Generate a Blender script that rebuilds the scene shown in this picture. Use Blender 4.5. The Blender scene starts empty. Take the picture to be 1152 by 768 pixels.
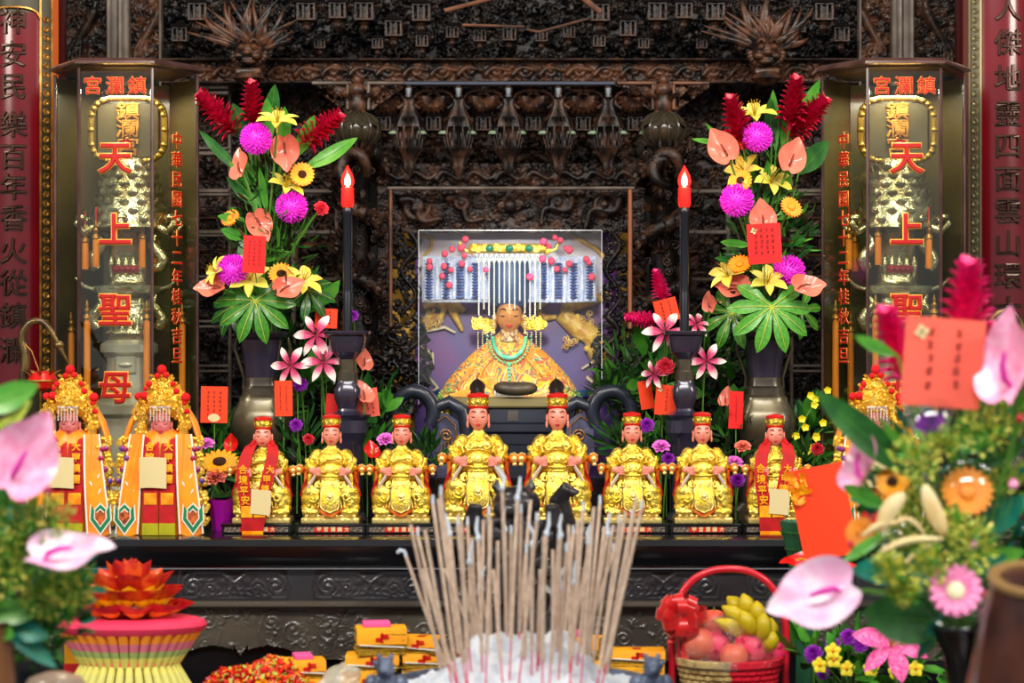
import bpy, math, random
import numpy as np
from mathutils import Vector, Matrix, Euler
PI = math.pi
K = 0.0004                      # metres per pixel per metre of distance
CZ = 1.6                        # eye height
CY = -6.0                       # camera y
COL = bpy.context.scene.collection
U = 0.0024                      # size of one pixel at the statue row
def P(px, py, d):
    return Vector(((px-576)*d*K, CY+d, CZ+(384-py)*d*K))
def rnd(a, b): return random.uniform(a, b)

# ---------------------------------------------------------------- mesh builder
class MB:
    def __init__(s): s.v = []; s.f = []; s.m = []; s.mi = 0; s.n = 0
    def add(s, vs, fs, mi=None):
        mi = s.mi if mi is None else mi
        o = s.n
        s.v.append(np.asarray(vs, dtype=float).reshape(-1, 3)); s.n += len(vs)
        for f in fs: s.f.append([i+o for i in f]); s.m.append(mi)
    def grid(s, pts, cu=False, cv=False, mi=None):
        pts = np.asarray(pts, float); a, b = pts.shape[:2]; fs = []
        for i in range(a if cu else a-1):
            for j in range(b if cv else b-1):
                i2 = (i+1) % a; j2 = (j+1) % b
                fs.append((i*b+j, i*b+j2, i2*b+j2, i2*b+j))
        s.add(pts.reshape(-1, 3), fs, mi)
    def box(s, c, d, rot=None, bev=0.0, mi=None):
        hx, hy, hz = d[0]/2, d[1]/2, d[2]/2
        if bev <= 0:
            vs = [Vector((x, y, z)) for x in (-hx, hx) for y in (-hy, hy) for z in (-hz, hz)]
            fs = [(0,1,3,2),(4,6,7,5),(0,4,5,1),(2,3,7,6),(0,2,6,4),(1,5,7,3)]
        else:
            b = min(bev, hx*.9, hy*.9, hz*.9); vs = []; idx = {}
            for x in (-1, 1):
                for y in (-1, 1):
                    for z in (-1, 1):
                        for a in range(3):
                            q = [x*(hx-b), y*(hy-b), z*(hz-b)]; q[a] = (x, y, z)[a]*(hx, hy, hz)[a]
                            idx[(x, y, z, a)] = len(vs); vs.append(Vector(q))
            fs = []
            for a in range(3):
                o1, o2 = [k for k in range(3) if k != a]
                for sg in (-1, 1):
                    L = []
                    for p, q in ((-1,-1),(1,-1),(1,1),(-1,1)):
                        k = [0, 0, 0]; k[a] = sg; k[o1] = p; k[o2] = q; L.append(idx[(*k, a)])
                    fs.append(L)
                for p in (-1, 1):
                    for q in (-1, 1):
                        L = []
                        for (sg, ax) in ((-1, o1), (1, o1), (1, o2), (-1, o2)):
                            k = [0, 0, 0]; k[a] = sg; k[o1] = p; k[o2] = q; L.append(idx[(*k, ax)])
                        fs.append(L)
            for x in (-1, 1):
                for y in (-1, 1):
                    for z in (-1, 1): fs.append([idx[(x, y, z, a)] for a in range(3)])
        c = Vector(c)
        if rot is not None: vs = [rot @ v for v in vs]
        s.add([tuple(v+c) for v in vs], fs, mi)
    def tube(s, pts, r, n=8, closed=False, flat=1.0, mi=None, up=None):
        pts = [Vector(p) for p in pts]; m = len(pts)
        rs = r if hasattr(r, '__len__') else [r]*m
        ring = []; prev = None
        for i, p in enumerate(pts):
            if closed: t = pts[(i+1) % m]-pts[i-1]
            else: t = pts[min(i+1, m-1)]-pts[max(i-1, 0)]
            if t.length < 1e-12: t = Vector((0, 0, 1))
            t.normalize()
            if prev is None:
                a = Vector(up) if up is not None else (Vector((0, 0, 1)) if abs(t.z) < .9 else Vector((0, 1, 0)))
            else: a = prev
            a = a - t*a.dot(t)
            if a.length < 1e-6: a = t.orthogonal()
            a.normalize(); b = t.cross(a); prev = a
            ring.append([tuple(p + a*(math.cos(2*PI*k/n)*rs[i]*flat) + b*(math.sin(2*PI*k/n)*rs[i])) for k in range(n)])
        s.grid(ring, cu=closed, cv=True, mi=mi)
        if not closed:
            o = s.n
            s.add([ring[0][k] for k in range(n)], [list(range(n))[::-1]], mi)
            s.add([ring[-1][k] for k in range(n)], [list(range(n))], mi)
    def lathe(s, prof, n=32, c=(0, 0, 0), M=None, sq=0.0, sx=1.0, sy=1.0, mi=None, ph=0.0, mod=None, a0=0, a1=2*PI):
        rows = []; full = abs(a1-a0-2*PI) < 1e-6
        for (r, z) in prof:
            row = []
            for k in range(n if full else n+1):
                a = a0+(a1-a0)*k/n+ph
                f = 1.0
                if sq > 0:
                    e = 2/(1-sq*.85) if sq < 1 else 30
                    f = (abs(math.cos(a))**e+abs(math.sin(a))**e)**(-1/e)
                rr = r*f*(mod(a, z) if mod else 1)
                v = Vector((rr*math.cos(a)*sx, rr*math.sin(a)*sy, z))
                if M is not None: v = M @ v
                row.append(tuple(v+Vector(c)))
            rows.append(row)
        s.grid(rows, cv=full, mi=mi)
        if full and prof[0][0] > 1e-6: s.add(rows[0], [list(range(len(rows[0])))[::-1]], mi)
        if full and prof[-1][0] > 1e-6: s.add(rows[-1], [list(range(len(rows[-1])))], mi)
    def ell(s, c, r, nu=10, nv=14, M=None, mi=None):
        if not hasattr(r, '__len__'): r = (r, r, r)
        rows = []
        for i in range(nu+1):
            t = PI*i/nu; row = []
            for k in range(nv):
                a = 2*PI*k/nv
                v = Vector((r[0]*math.sin(t)*math.cos(a), r[1]*math.sin(t)*math.sin(a), r[2]*math.cos(t)))
                if M is not None: v = M @ v
                row.append(tuple(v+Vector(c)))
            rows.append(row)
        s.grid(rows, cv=True, mi=mi)
    def prism(s, poly, y0, y1, mi=None, side=None):
        """outline [(x,z)] in the xz plane extruded in y"""
        n = len(poly)
        s.add([(x, y0, z) for x, z in poly], [list(range(n))], mi)
        s.add([(x, y1, z) for x, z in poly], [list(range(n))[::-1]], mi)
        s.add([(x, y, z) for y in (y0, y1) for x, z in poly], [(i, i+n, (i+1) % n+n, (i+1) % n) for i in range(n)], mi if side is None else side)
    def petal(s, base, d, up, L, W, curl=0.0, cup=0.0, nt=7, nw=4, tip=1.0, base_w=.25, mi=None, wave=0.0, peak=.5, twist=0.0):
        d = Vector(d).normalized(); up = Vector(up); up = (up-d*up.dot(d))
        if up.length < 1e-6: up = d.orthogonal()
        up.normalize(); sd = d.cross(up)
        p = Vector(base); rows = []; ds = L/nt; phs = random.random()*6
        for i in range(nt+1):
            t = i/nt; th = curl*t
            tan = d*math.cos(th)+up*math.sin(th); nrm = up*math.cos(th)-d*math.sin(th)
            e = math.log(.5)/math.log(peak)
            w = math.sin(PI*min(1, t**e))**tip if t > 0 else 0
            w = max(w, base_w*(1-t)) * W/2 if t < .999 else 0.0005*W
            row = []
            tw = twist*t
            sdt = sd*math.cos(tw)+nrm*math.sin(tw); nt_ = nrm*math.cos(tw)-sd*math.sin(tw)
            for j in range(nw+1):
                q = 2*j/nw-1
                row.append(tuple(p+sdt*(q*w)+nt_*(cup*w*q*q+wave*W*math.sin(phs+t*9+q*2)*abs(q))))
            rows.append(row); p = p+tan*ds
        s.grid(rows, mi=mi)
        return p
    def build(s, name, mats, parent=None, loc=(0, 0, 0), scale=1.0, smooth=True, sharp=40):
        me = bpy.data.meshes.new(name)
        if s.n:
            v = np.concatenate(s.v)*scale
            me.from_pydata(v.tolist(), [], s.f)
        mats = mats if isinstance(mats, (list, tuple)) else [mats]
        for m in mats: me.materials.append(m)
        if len(mats) > 1: me.polygons.foreach_set('material_index', s.m)
        if smooth:
            me.shade_smooth()
            try: me.set_sharp_from_angle(angle=math.radians(sharp))
            except Exception: pass
        me.validate(); me.update()
        o = bpy.data.objects.new(name, me); COL.objects.link(o)
        o.location = loc
        if parent is not None: o.parent = parent
        return o

def sculpt(o, voxel, iters=2):
    """fuse the pieces of one part into one continuous skin"""
    md = o.modifiers.new('r', 'REMESH'); md.mode = 'VOXEL'; md.voxel_size = voxel; md.use_smooth_shade = True
    if iters:
        sm = o.modifiers.new('s', 'SMOOTH'); sm.iterations = iters; sm.factor = .5
    dg = bpy.context.evaluated_depsgraph_get(); dg.update()
    me = bpy.data.meshes.new_from_object(o.evaluated_get(dg))
    mats = [m for m in o.data.materials]
    o.modifiers.clear(); o.data = me
    if not me.materials:
        for m in mats: me.materials.append(m)
    me.shade_smooth()
    return o

def tag(o, label=None, cat=None, group=None, kind=None):
    if label: o['label'] = label
    if cat: o['category'] = cat
    if group: o['group'] = group
    if kind: o['kind'] = kind
    return o
def thing(name, label, cat, loc=(0, 0, 0), rot=None, group=None, scale=None):
    o = bpy.data.objects.new(name, None); COL.objects.link(o); o.location = loc
    o.empty_display_size = .02
    if rot is not None: o.rotation_euler = rot
    if scale is not None: o.scale = scale if hasattr(scale, '__len__') else (scale,)*3
    return tag(o, label, cat, group)
USED = set(); OWN = set()
def inst(root, label, loc, rot=None, scale=None, group=None, M=None):
    """first call moves the source itself; later calls copy the thing and its parts"""
    if root.name in USED:
        r = root.copy(); COL.objects.link(r)
        for ch in [c for c in root.children if c.name not in OWN]:
            c2 = ch.copy(); COL.objects.link(c2); c2.parent = r
            for g in [q for q in ch.children]:
                g2 = g.copy(); COL.objects.link(g2); g2.parent = c2
    else:
        USED.add(root.name); r = root
    r['label'] = label
    if group: r['group'] = group
    if M is not None:
        r.rotation_mode = 'XYZ'; r.rotation_euler = M.to_euler()
    if rot is not None: r.rotation_euler = rot
    r.location = loc
    if scale is not None: r.scale = scale if hasattr(scale, '__len__') else (scale,)*3
    return r
def aim(d, roll=0.0):
    """rotation taking local +Z to direction d"""
    q = Vector(d).normalized().to_track_quat('Z', 'Y').to_matrix()
    return q @ Matrix.Rotation(roll, 3, 'Z')
def struct(o): o['kind'] = 'structure'; return o

# ---------------------------------------------------------------- materials
def mat(name, col, rough=.5, metal=0.0, col2=None, nscale=20, bump=0.0, bscale=60, bdist=.002, coat=0.0, sss=0.0,
        emit=None, estr=1.0, trans=0.0, alpha=1.0, btype='noise', ior=1.45, spec=None, detail=4, lo=.4, hi=.6, sheen=0.0):
    m = bpy.data.materials.new(name); m.use_nodes = True
    nt = m.node_tree; N = nt.nodes; L = nt.links; b = N['Principled BSDF']
    b.inputs['Base Color'].default_value = (*col, 1); b.inputs['Roughness'].default_value = rough
    b.inputs['Metallic'].default_value = metal; b.inputs['IOR'].default_value = ior
    b.inputs['Coat Weight'].default_value = coat; b.inputs['Coat Roughness'].default_value = .12
    if spec is not None: b.inputs['Specular IOR Level'].default_value = spec
    if sss: b.inputs['Subsurface Weight'].default_value = sss; b.inputs['Subsurface Radius'].default_value = (.01, .004, .002)
    if sheen: b.inputs['Sheen Weight'].default_value = sheen
    if trans: b.inputs['Transmission Weight'].default_value = trans
    b.inputs['Alpha'].default_value = alpha
    if emit: b.inputs['Emission Color'].default_value = (*emit, 1); b.inputs['Emission Strength'].default_value = estr
    if col2 or bump:
        tc = N.new('ShaderNodeTexCoord')
    if col2:
        n = N.new('ShaderNodeTexNoise'); n.inputs['Scale'].default_value = nscale; n.inputs['Detail'].default_value = detail
        L.new(tc.outputs['Object'], n.inputs['Vector'])
        r = N.new('ShaderNodeValToRGB'); r.color_ramp.elements[0].position = lo; r.color_ramp.elements[1].position = hi
        r.color_ramp.elements[0].color = (*col, 1); r.color_ramp.elements[1].color = (*col2, 1)
        L.new(n.outputs['Fac'], r.inputs['Fac']); L.new(r.outputs['Color'], b.inputs['Base Color'])
    if bump:
        if btype == 'noise':
            n = N.new('ShaderNodeTexNoise'); n.inputs['Detail'].default_value = 3; out = 'Fac'
        elif btype == 'voronoi':
            n = N.new('ShaderNodeTexVoronoi'); out = 'Distance'
        else:
            n = N.new('ShaderNodeTexWave'); n.inputs['Distortion'].default_value = 2; n.bands_direction = btype; out = 'Fac'
        n.inputs['Scale'].default_value = bscale
        L.new(tc.outputs['Object'], n.inputs['Vector'])
        bp = N.new('ShaderNodeBump'); bp.inputs['Strength'].default_value = bump; bp.inputs['Distance'].default_value = bdist
        L.new(n.outputs[out], bp.inputs['Height']); L.new(bp.outputs['Normal'], b.inputs['Normal'])
    return m
def S(r, g, b):
    f = lambda c: (c/255/12.92) if c/255 <= .04045 else ((c/255+.055)/1.055)**2.4
    return (f(r), f(g), f(b))
M_ = {}
M_['carve'] = mat('dark_carved_wood', S(20,15,14), .36, 0, S(84,56,40), 22, .7, 190, .003, coat=.04, spec=.35, lo=.45, hi=.75)  # brown patches paint scattered highlights into the wood colour
M_['carve2'] = mat('blackened_wood', S(9,8,10), .36, 0, S(44,34,28), 18, .5, 120, .003, coat=.04, spec=.3, lo=.45, hi=.75)
M_['carve_hi'] = mat('mottled_brown_wood', S(86,54,36), .38, 0, S(24,18,16), 22, .4, 120, .002, coat=.04, spec=.35)  # brown mottled at random with near-black
M_['backing'] = mat('soot_black_wood', S(8,8,9), .5, 0, S(14,12,12), 5)
M_['frame'] = mat('greyed_wood_moulding', S(112,102,92), .35, 0, S(84,72,62), 12, coat=.3)
M_['framebr'] = mat('brown_wood_moulding', S(120,78,55), .35, 0, S(74,52,42), 12, coat=.3)
M_['black'] = mat('black_lacquer', S(12,12,15), .2, 0, S(18,18,23), 4, coat=.5)
M_['altar'] = mat('black_altar_wood', S(40,39,44), .26, 0, S(52,50,52), 6, .15, 90, .001, coat=.5)
M_['altar2'] = mat('grey_brown_altar_wood', S(84,76,64), .36, 0, S(66,59,52), 6, .2, 70, .001, coat=.4)
M_['bronze'] = mat('dark_patinated_bronze', S(44,42,64), .22, .2, S(54,48,62), 9, .1, 60, .001, coat=.6)
M_['bronze2'] = mat('olive_bronze_edge', S(108,98,72), .3, .6, S(74,66,58), 9, coat=.3)
M_['gold'] = mat('bright_gold_leaf', (.93, .68, .06), .27, .85, (.98, .78, .16), 40, .8, 260, .0028)
M_['goldf'] = mat('pierced_gold_foil', (1.0, .60, .05), .3, .6, (1.0, .76, .14), 30, .5, 120, .003)
M_['goldpale'] = mat('pale_gold', (1.0, .80, .28), .3, .75, None, 30, .4, 120, .002)
M_['goldred'] = mat('red_gold_trim', (.75, .10, .015), .35, .3, (1.0, .35, .03), 50)
M_['skin'] = mat('painted_pink_skin', S(246,152,130), .38, 0, sss=.12, coat=.2)
M_['skin2'] = mat('painted_pink_face', S(232,130,128), .4, 0, sss=.1)
M_['hair'] = mat('black_paint', S(30,18,16), .4)
M_['lip'] = mat('red_lip_paint', S(200,40,40), .4)
M_['red'] = mat('red_lacquer', S(214,24,18), .3, coat=.4)
M_['redcloth'] = mat('red_velvet_cloth', S(196,6,14), .7, 0, S(176,4,12), 30, .3, 300, .001)
M_['white'] = mat('white_lining', S(245,228,214), .6)
M_['pillar'] = mat('crimson_lacquered_board', S(112,6,18), .2, 0, S(92,5,16), 3, coat=.5)
M_['steelglyph'] = mat('bronze_glyph', S(60,34,20), .28, .6, coat=.2)
M_['gilt'] = mat('gilded_border', S(196,140,60), .32, .55, S(150,100,40), 30, .4, 90, .002)
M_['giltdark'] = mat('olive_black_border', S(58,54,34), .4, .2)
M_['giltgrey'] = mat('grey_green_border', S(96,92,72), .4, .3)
M_['orwood'] = mat('orange_brown_edge', S(178,82,26), .35, coat=.3)
M_['brwood'] = mat('red_brown_edge', S(92,50,42), .35, coat=.3)
M_['casewood'] = mat('dark_rosewood', S(62,38,34), .3, 0, S(84,56,52), 10, coat=.4)
M_['caseback'] = mat('olive_case_lining', S(84,72,40), .4, 0, S(60,52,30), 4, coat=.3)
M_['silver'] = mat('chased_silver', S(214,206,170), .24, .9, S(160,150,108), 20, .8, 70, .004)
M_['silverp'] = mat('plain_silver', S(216,212,200), .35, .6, S(186,180,166), 8)
M_['ambtas'] = mat('amber_candle_wax', S(232,134,26), .5, 0, sss=.1)
M_['letter'] = mat('red_letter_paint', S(184,8,8), .45)
M_['letout'] = mat('orange_letter_outline', S(248,168,70), .45)
M_['card'] = mat('vermilion_card', S(255,66,20), .55)
M_['cardred'] = mat('red_card', S(232,24,22), .5)
M_['cardpink'] = mat('coral_card', S(252,104,84), .55)
M_['ink'] = mat('dark_ink', S(120,20,16), .6)
M_['cream'] = mat('cream_paper', S(226,206,150), .6)
M_['leaf'] = mat('green_leaf', S(50,120,32), .38, 0, S(72,142,36), 22, coat=.25)
M_['leafd'] = mat('dark_green_leaf', S(26,84,32), .4, 0, S(44,110,40), 22, coat=.25)
M_['leafdd'] = mat('deep_foliage', S(22,58,26), .45, 0, S(52,88,34), 30)
M_['leafy'] = mat('yellow_green_foliage', S(176,194,60), .5, 0, S(200,210,96), 40)
M_['leafl'] = mat('fresh_green_leaf', S(70,150,46), .38, 0, S(96,168,56), 22, coat=.2)
M_['teal'] = mat('teal_leaf', S(24,120,100), .4, 0, S(30,150,130), 20)
M_['stem'] = mat('green_stem', S(90,140,50), .5)
M_['mum'] = mat('magenta_petals', S(236,40,226), .5, 0, S(252,90,240), 40, sss=.08)
M_['ginger'] = mat('crimson_bracts', S(176,6,44), .4, 0, S(206,14,64), 4, coat=.2)
M_['gingerhot'] = mat('hot_pink_bracts', S(236,16,112), .4, 0, S(248,50,140), 4, coat=.2)
M_['anth'] = mat('salmon_spathe', S(236,120,98), .3, 0, S(240,132,108), 3, coat=.5)
M_['anthd'] = mat('brownish_spadix', S(150,70,50), .5, 0, bump=.5, bscale=30, bdist=.02, btype='voronoi')
M_['anthp'] = mat('pink_spathe', S(252,160,200), .35, 0, S(255,190,220), 10, coat=.4)
M_['anthw'] = mat('white_pink_spathe', S(248,228,240), .35, 0, S(248,190,224), 4, coat=.4)
M_['anthr'] = mat('red_spathe', S(220,24,20), .25, coat=.6)
M_['spadp'] = mat('magenta_spadix', S(216,60,170), .5)
M_['lilyy'] = mat('yellow_lily_petals', S(244,232,120), .45, 0, S(226,214,76), 3, sss=.05)
M_['lilyyc'] = mat('yellow_stamens', S(190,150,20), .5)
M_['sun'] = mat('golden_petals', S(255,186,20), .45, 0, S(255,150,10), 30)
M_['suno'] = mat('orange_petals', S(255,168,20), .45, 0, S(255,130,10), 30)
M_['sunc'] = mat('dark_flower_eye', S(66,34,14), .7, 0, bump=.6, bscale=30, bdist=.02, btype='voronoi')
M_['gerp'] = mat('pink_ray_petals', S(250,110,180), .45, 0, S(255,170,210), 20)
M_['gerpc'] = mat('cream_flower_eye', S(250,240,200), .6)
M_['carnr'] = M_['rosep'] = mat('rose_pink_berry', S(244,90,130), .35, coat=.4)
M_['carn'] = mat('lilac_petals', S(226,90,214), .5, 0, S(250,150,230), 40)
M_['rose'] = mat('red_rose_petals', S(196,20,44), .45, 0, S(220,50,70), 40)
M_['purple'] = mat('violet_petals', S(150,30,180), .45)
M_['yelpet'] = mat('yellow_orchid_petals', S(240,220,30), .45)
M_['pinklily'] = mat('pink_lily_petals', S(246,60,150), .4, 0, S(250,130,190), 20)
M_['beige'] = mat('dried_pod', S(228,196,130), .5, 0, S(240,220,170), 20)
M_['stick'] = mat('incense_paste', S(218,194,172), .8, 0, S(200,172,150), 60)
M_['stickred'] = mat('pink_dyed_stick', S(226,60,104), .6)
M_['ash'] = mat('pale_incense_ash', S(228,234,242), .9, 0, S(204,212,224), 30, .8, 70, .006)
M_['ashtip'] = mat('burnt_ash_tip', S(210,220,232), .9)
M_['pewter'] = mat('blue_grey_pewter', S(110,122,146), .4, .3, S(80,90,112), 30)
M_['joss'] = mat('yellow_joss_paper', S(255,180,16), .6, 0, S(248,160,10), 12)
M_['jossd'] = mat('olive_yellow_paper_edges', S(196,156,30), .6, 0, S(150,110,20), 200, detail=1)
M_['pinkpap'] = mat('pink_paper', S(236,90,160), .6)
M_['basket'] = mat('red_painted_rattan', S(206,20,44), .35, coat=.4)
M_['basketn'] = mat('natural_rattan', S(196,170,110), .5, 0, S(150,120,70), 30)
M_['banana'] = mat('banana_skin', S(196,172,20), .4, 0, S(160,140,10), 18, lo=.5, hi=.8)
M_['dragonf'] = mat('dragon_fruit_skin', S(236,30,90), .4, 0, S(250,60,110), 14)
M_['applef'] = mat('orange_red_fruit', S(236,80,60), .35, 0, S(240,120,90), 10)
M_['bow'] = mat('red_satin_ribbon', S(206,10,12), .3, sheen=.3, coat=.2)
M_['tray'] = mat('red_plastic', S(170,20,24), .3, coat=.3)
M_['pot'] = mat('purple_pot_wrap', S(190,20,190), .35)
M_['pompom'] = mat('red_pompom', S(232,16,24), .85, 0, bump=.6, bscale=700, bdist=.002)
M_['satin'] = mat('orange_satin', S(255,160,20), .32, 0, S(252,140,10), 12, .2, 40, .004, sheen=.2)
M_['emgreen'] = mat('green_embroidery', S(20,130,80), .5)
M_['emwhite'] = mat('white_embroidery', S(250,240,225), .5)
M_['emdark'] = mat('orange_tiger_face', S(226,110,40), .5, 0, S(120,50,30), 90)
M_['fringe'] = mat('yellow_green_fringe', S(196,190,30), .6, bump=.5, bscale=300, bdist=.002, btype='X')
M_['brownjar'] = mat('brown_glazed_jar', S(92,52,40), .22, 0, S(60,34,30), 8, coat=.7)
M_['rim'] = mat('tan_jar_rim', S(150,116,70), .35, coat=.4)
M_['dkdragon'] = mat('dark_cast_bronze', S(34,32,36), .35, .3, S(60,56,58), 16, .5, 90, .003, coat=.3)
M_['bdragon'] = mat('brown_gold_bronze', S(120,98,52), .3, .6, S(60,40,30), 14, .5, 200, .002, coat=.3)
M_['throne'] = mat('blue_black_lacquer', S(36,42,56), .35, coat=.3)
M_['greenfan'] = mat('pleated_green_paper', S(40,98,64), .5)
M_['bulbr'] = mat('red_bulb_base', S(230,24,20), .3, trans=0, coat=.5, emit=(1, .03, .02), estr=.5)
M_['glow'] = mat('lit_filament', (1, .8, .5), .4, emit=(1, .62, .34), estr=14)
M_['floor'] = mat('grey_stone_floor', S(110,104,98), .3, 0, S(90,86,82), 3, coat=.2)
def glassmat(name, alpha=.14, tint=(1, 1, 1), rough=.03):
    m = bpy.data.materials.new(name); m.use_nodes = True; nt = m.node_tree; N = nt.nodes; L = nt.links
    for n in list(N): N.remove(n)
    o = N.new('ShaderNodeOutputMaterial'); mx = N.new('ShaderNodeMixShader'); t = N.new('ShaderNodeBsdfTransparent')
    g = N.new('ShaderNodeBsdfGlossy'); g.inputs['Roughness'].default_value = rough
    lw = N.new('ShaderNodeLayerWeight'); lw.inputs['Blend'].default_value = .5; fr = N.new('ShaderNodeMath'); fr.operation = 'POWER'; fr.inputs[1].default_value = 4.0; L.new(lw.outputs['Facing'], fr.inputs[0])
    a = N.new('ShaderNodeMath'); a.operation = 'MAXIMUM'; a.inputs[1].default_value = alpha
    t.inputs['Color'].default_value = (*tint, 1)
    L.new(fr.outputs[0], a.inputs[0]); L.new(a.outputs[0], mx.inputs[0]); L.new(t.outputs[0], mx.inputs[1]); L.new(g.outputs[0], mx.inputs[2])
    L.new(mx.outputs[0], o.inputs['Surface']); return m
M_['glass'] = glassmat('clear_case_glass', .06, (.93, .95, .90))
M_['ball'] = glassmat('clear_plastic_ball', .10, (.94, .97, .96), .05)
M_['cello'] = glassmat('crinkled_cellophane', .16, (1, 1, 1), .12)
_nt = M_['cello'].node_tree
_n = _nt.nodes.new('ShaderNodeTexNoise'); _n.inputs['Scale'].default_value = 25; _b = _nt.nodes.new('ShaderNodeBump'); _b.inputs['Strength'].default_value = 1; _b.inputs['Distance'].default_value = .02
_nt.links.new(_n.outputs['Fac'], _b.inputs['Height'])
for _g in _nt.nodes:
    if _g.type in ('BSDF_GLOSSY',): _nt.links.new(_b.outputs['Normal'], _g.inputs['Normal'])

def lilypink():
    """white petals flushed pink along the middle: colour follows the distance from the flower's centre line"""
    m = mat('white_pink_lily_petals', S(250,236,230), .45)
    nt = m.node_tree; N = nt.nodes; L = nt.links
    tc = N.new('ShaderNodeTexCoord'); ln = N.new('ShaderNodeVectorMath'); ln.operation = 'LENGTH'
    L.new(tc.outputs['Object'], ln.inputs[0])
    r = N.new('ShaderNodeValToRGB'); r.color_ramp.elements[0].position = .08; r.color_ramp.elements[0].color = (*S(176,24,84), 1)
    r.color_ramp.elements[1].position = .46; r.color_ramp.elements[1].color = (*S(252,236,228), 1)
    e = r.color_ramp.elements.new(.28); e.color = (*S(214,70,120), 1)
    L.new(ln.outputs['Value'], r.inputs['Fac']); L.new(r.outputs['Color'], N['Principled BSDF'].inputs['Base Color'])
    return m
M_['lilyp'] = lilypink()

# ---------------------------------------------------------------- text
def text(name, body, size, m, parent=None, loc=(0, 0, 0), rot=(PI/2, 0, 0), bold=0.0, depth=.0005, group=None, align='CENTER', sx=1.0, mo=None, outline=0.0, ls=1.0):
    """characters as real raised shapes, one mesh"""
    c = bpy.data.curves.new(name, 'FONT'); c.body = body; c.size = size; c.align_x = align; c.align_y = 'CENTER'
    c.bevel_depth = max(bold*size, .00001); c.bevel_resolution = 0; c.extrude = depth; c.resolution_u = 3; c.space_line = ls
    t = bpy.data.objects.new('tmp', c); COL.objects.link(t)
    dg = bpy.context.evaluated_depsgraph_get(); dg.update()
    me = bpy.data.meshes.new_from_object(t.evaluated_get(dg)); me.name = name
    bpy.data.objects.remove(t); bpy.data.curves.remove(c)
    me.materials.clear(); me.materials.append(m)
    o = bpy.data.objects.new(name, me); COL.objects.link(o); o.location = loc; o.rotation_euler = rot; o.scale = (sx, 1, 1)
    if parent is not None: o.parent = parent
    return o

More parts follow.
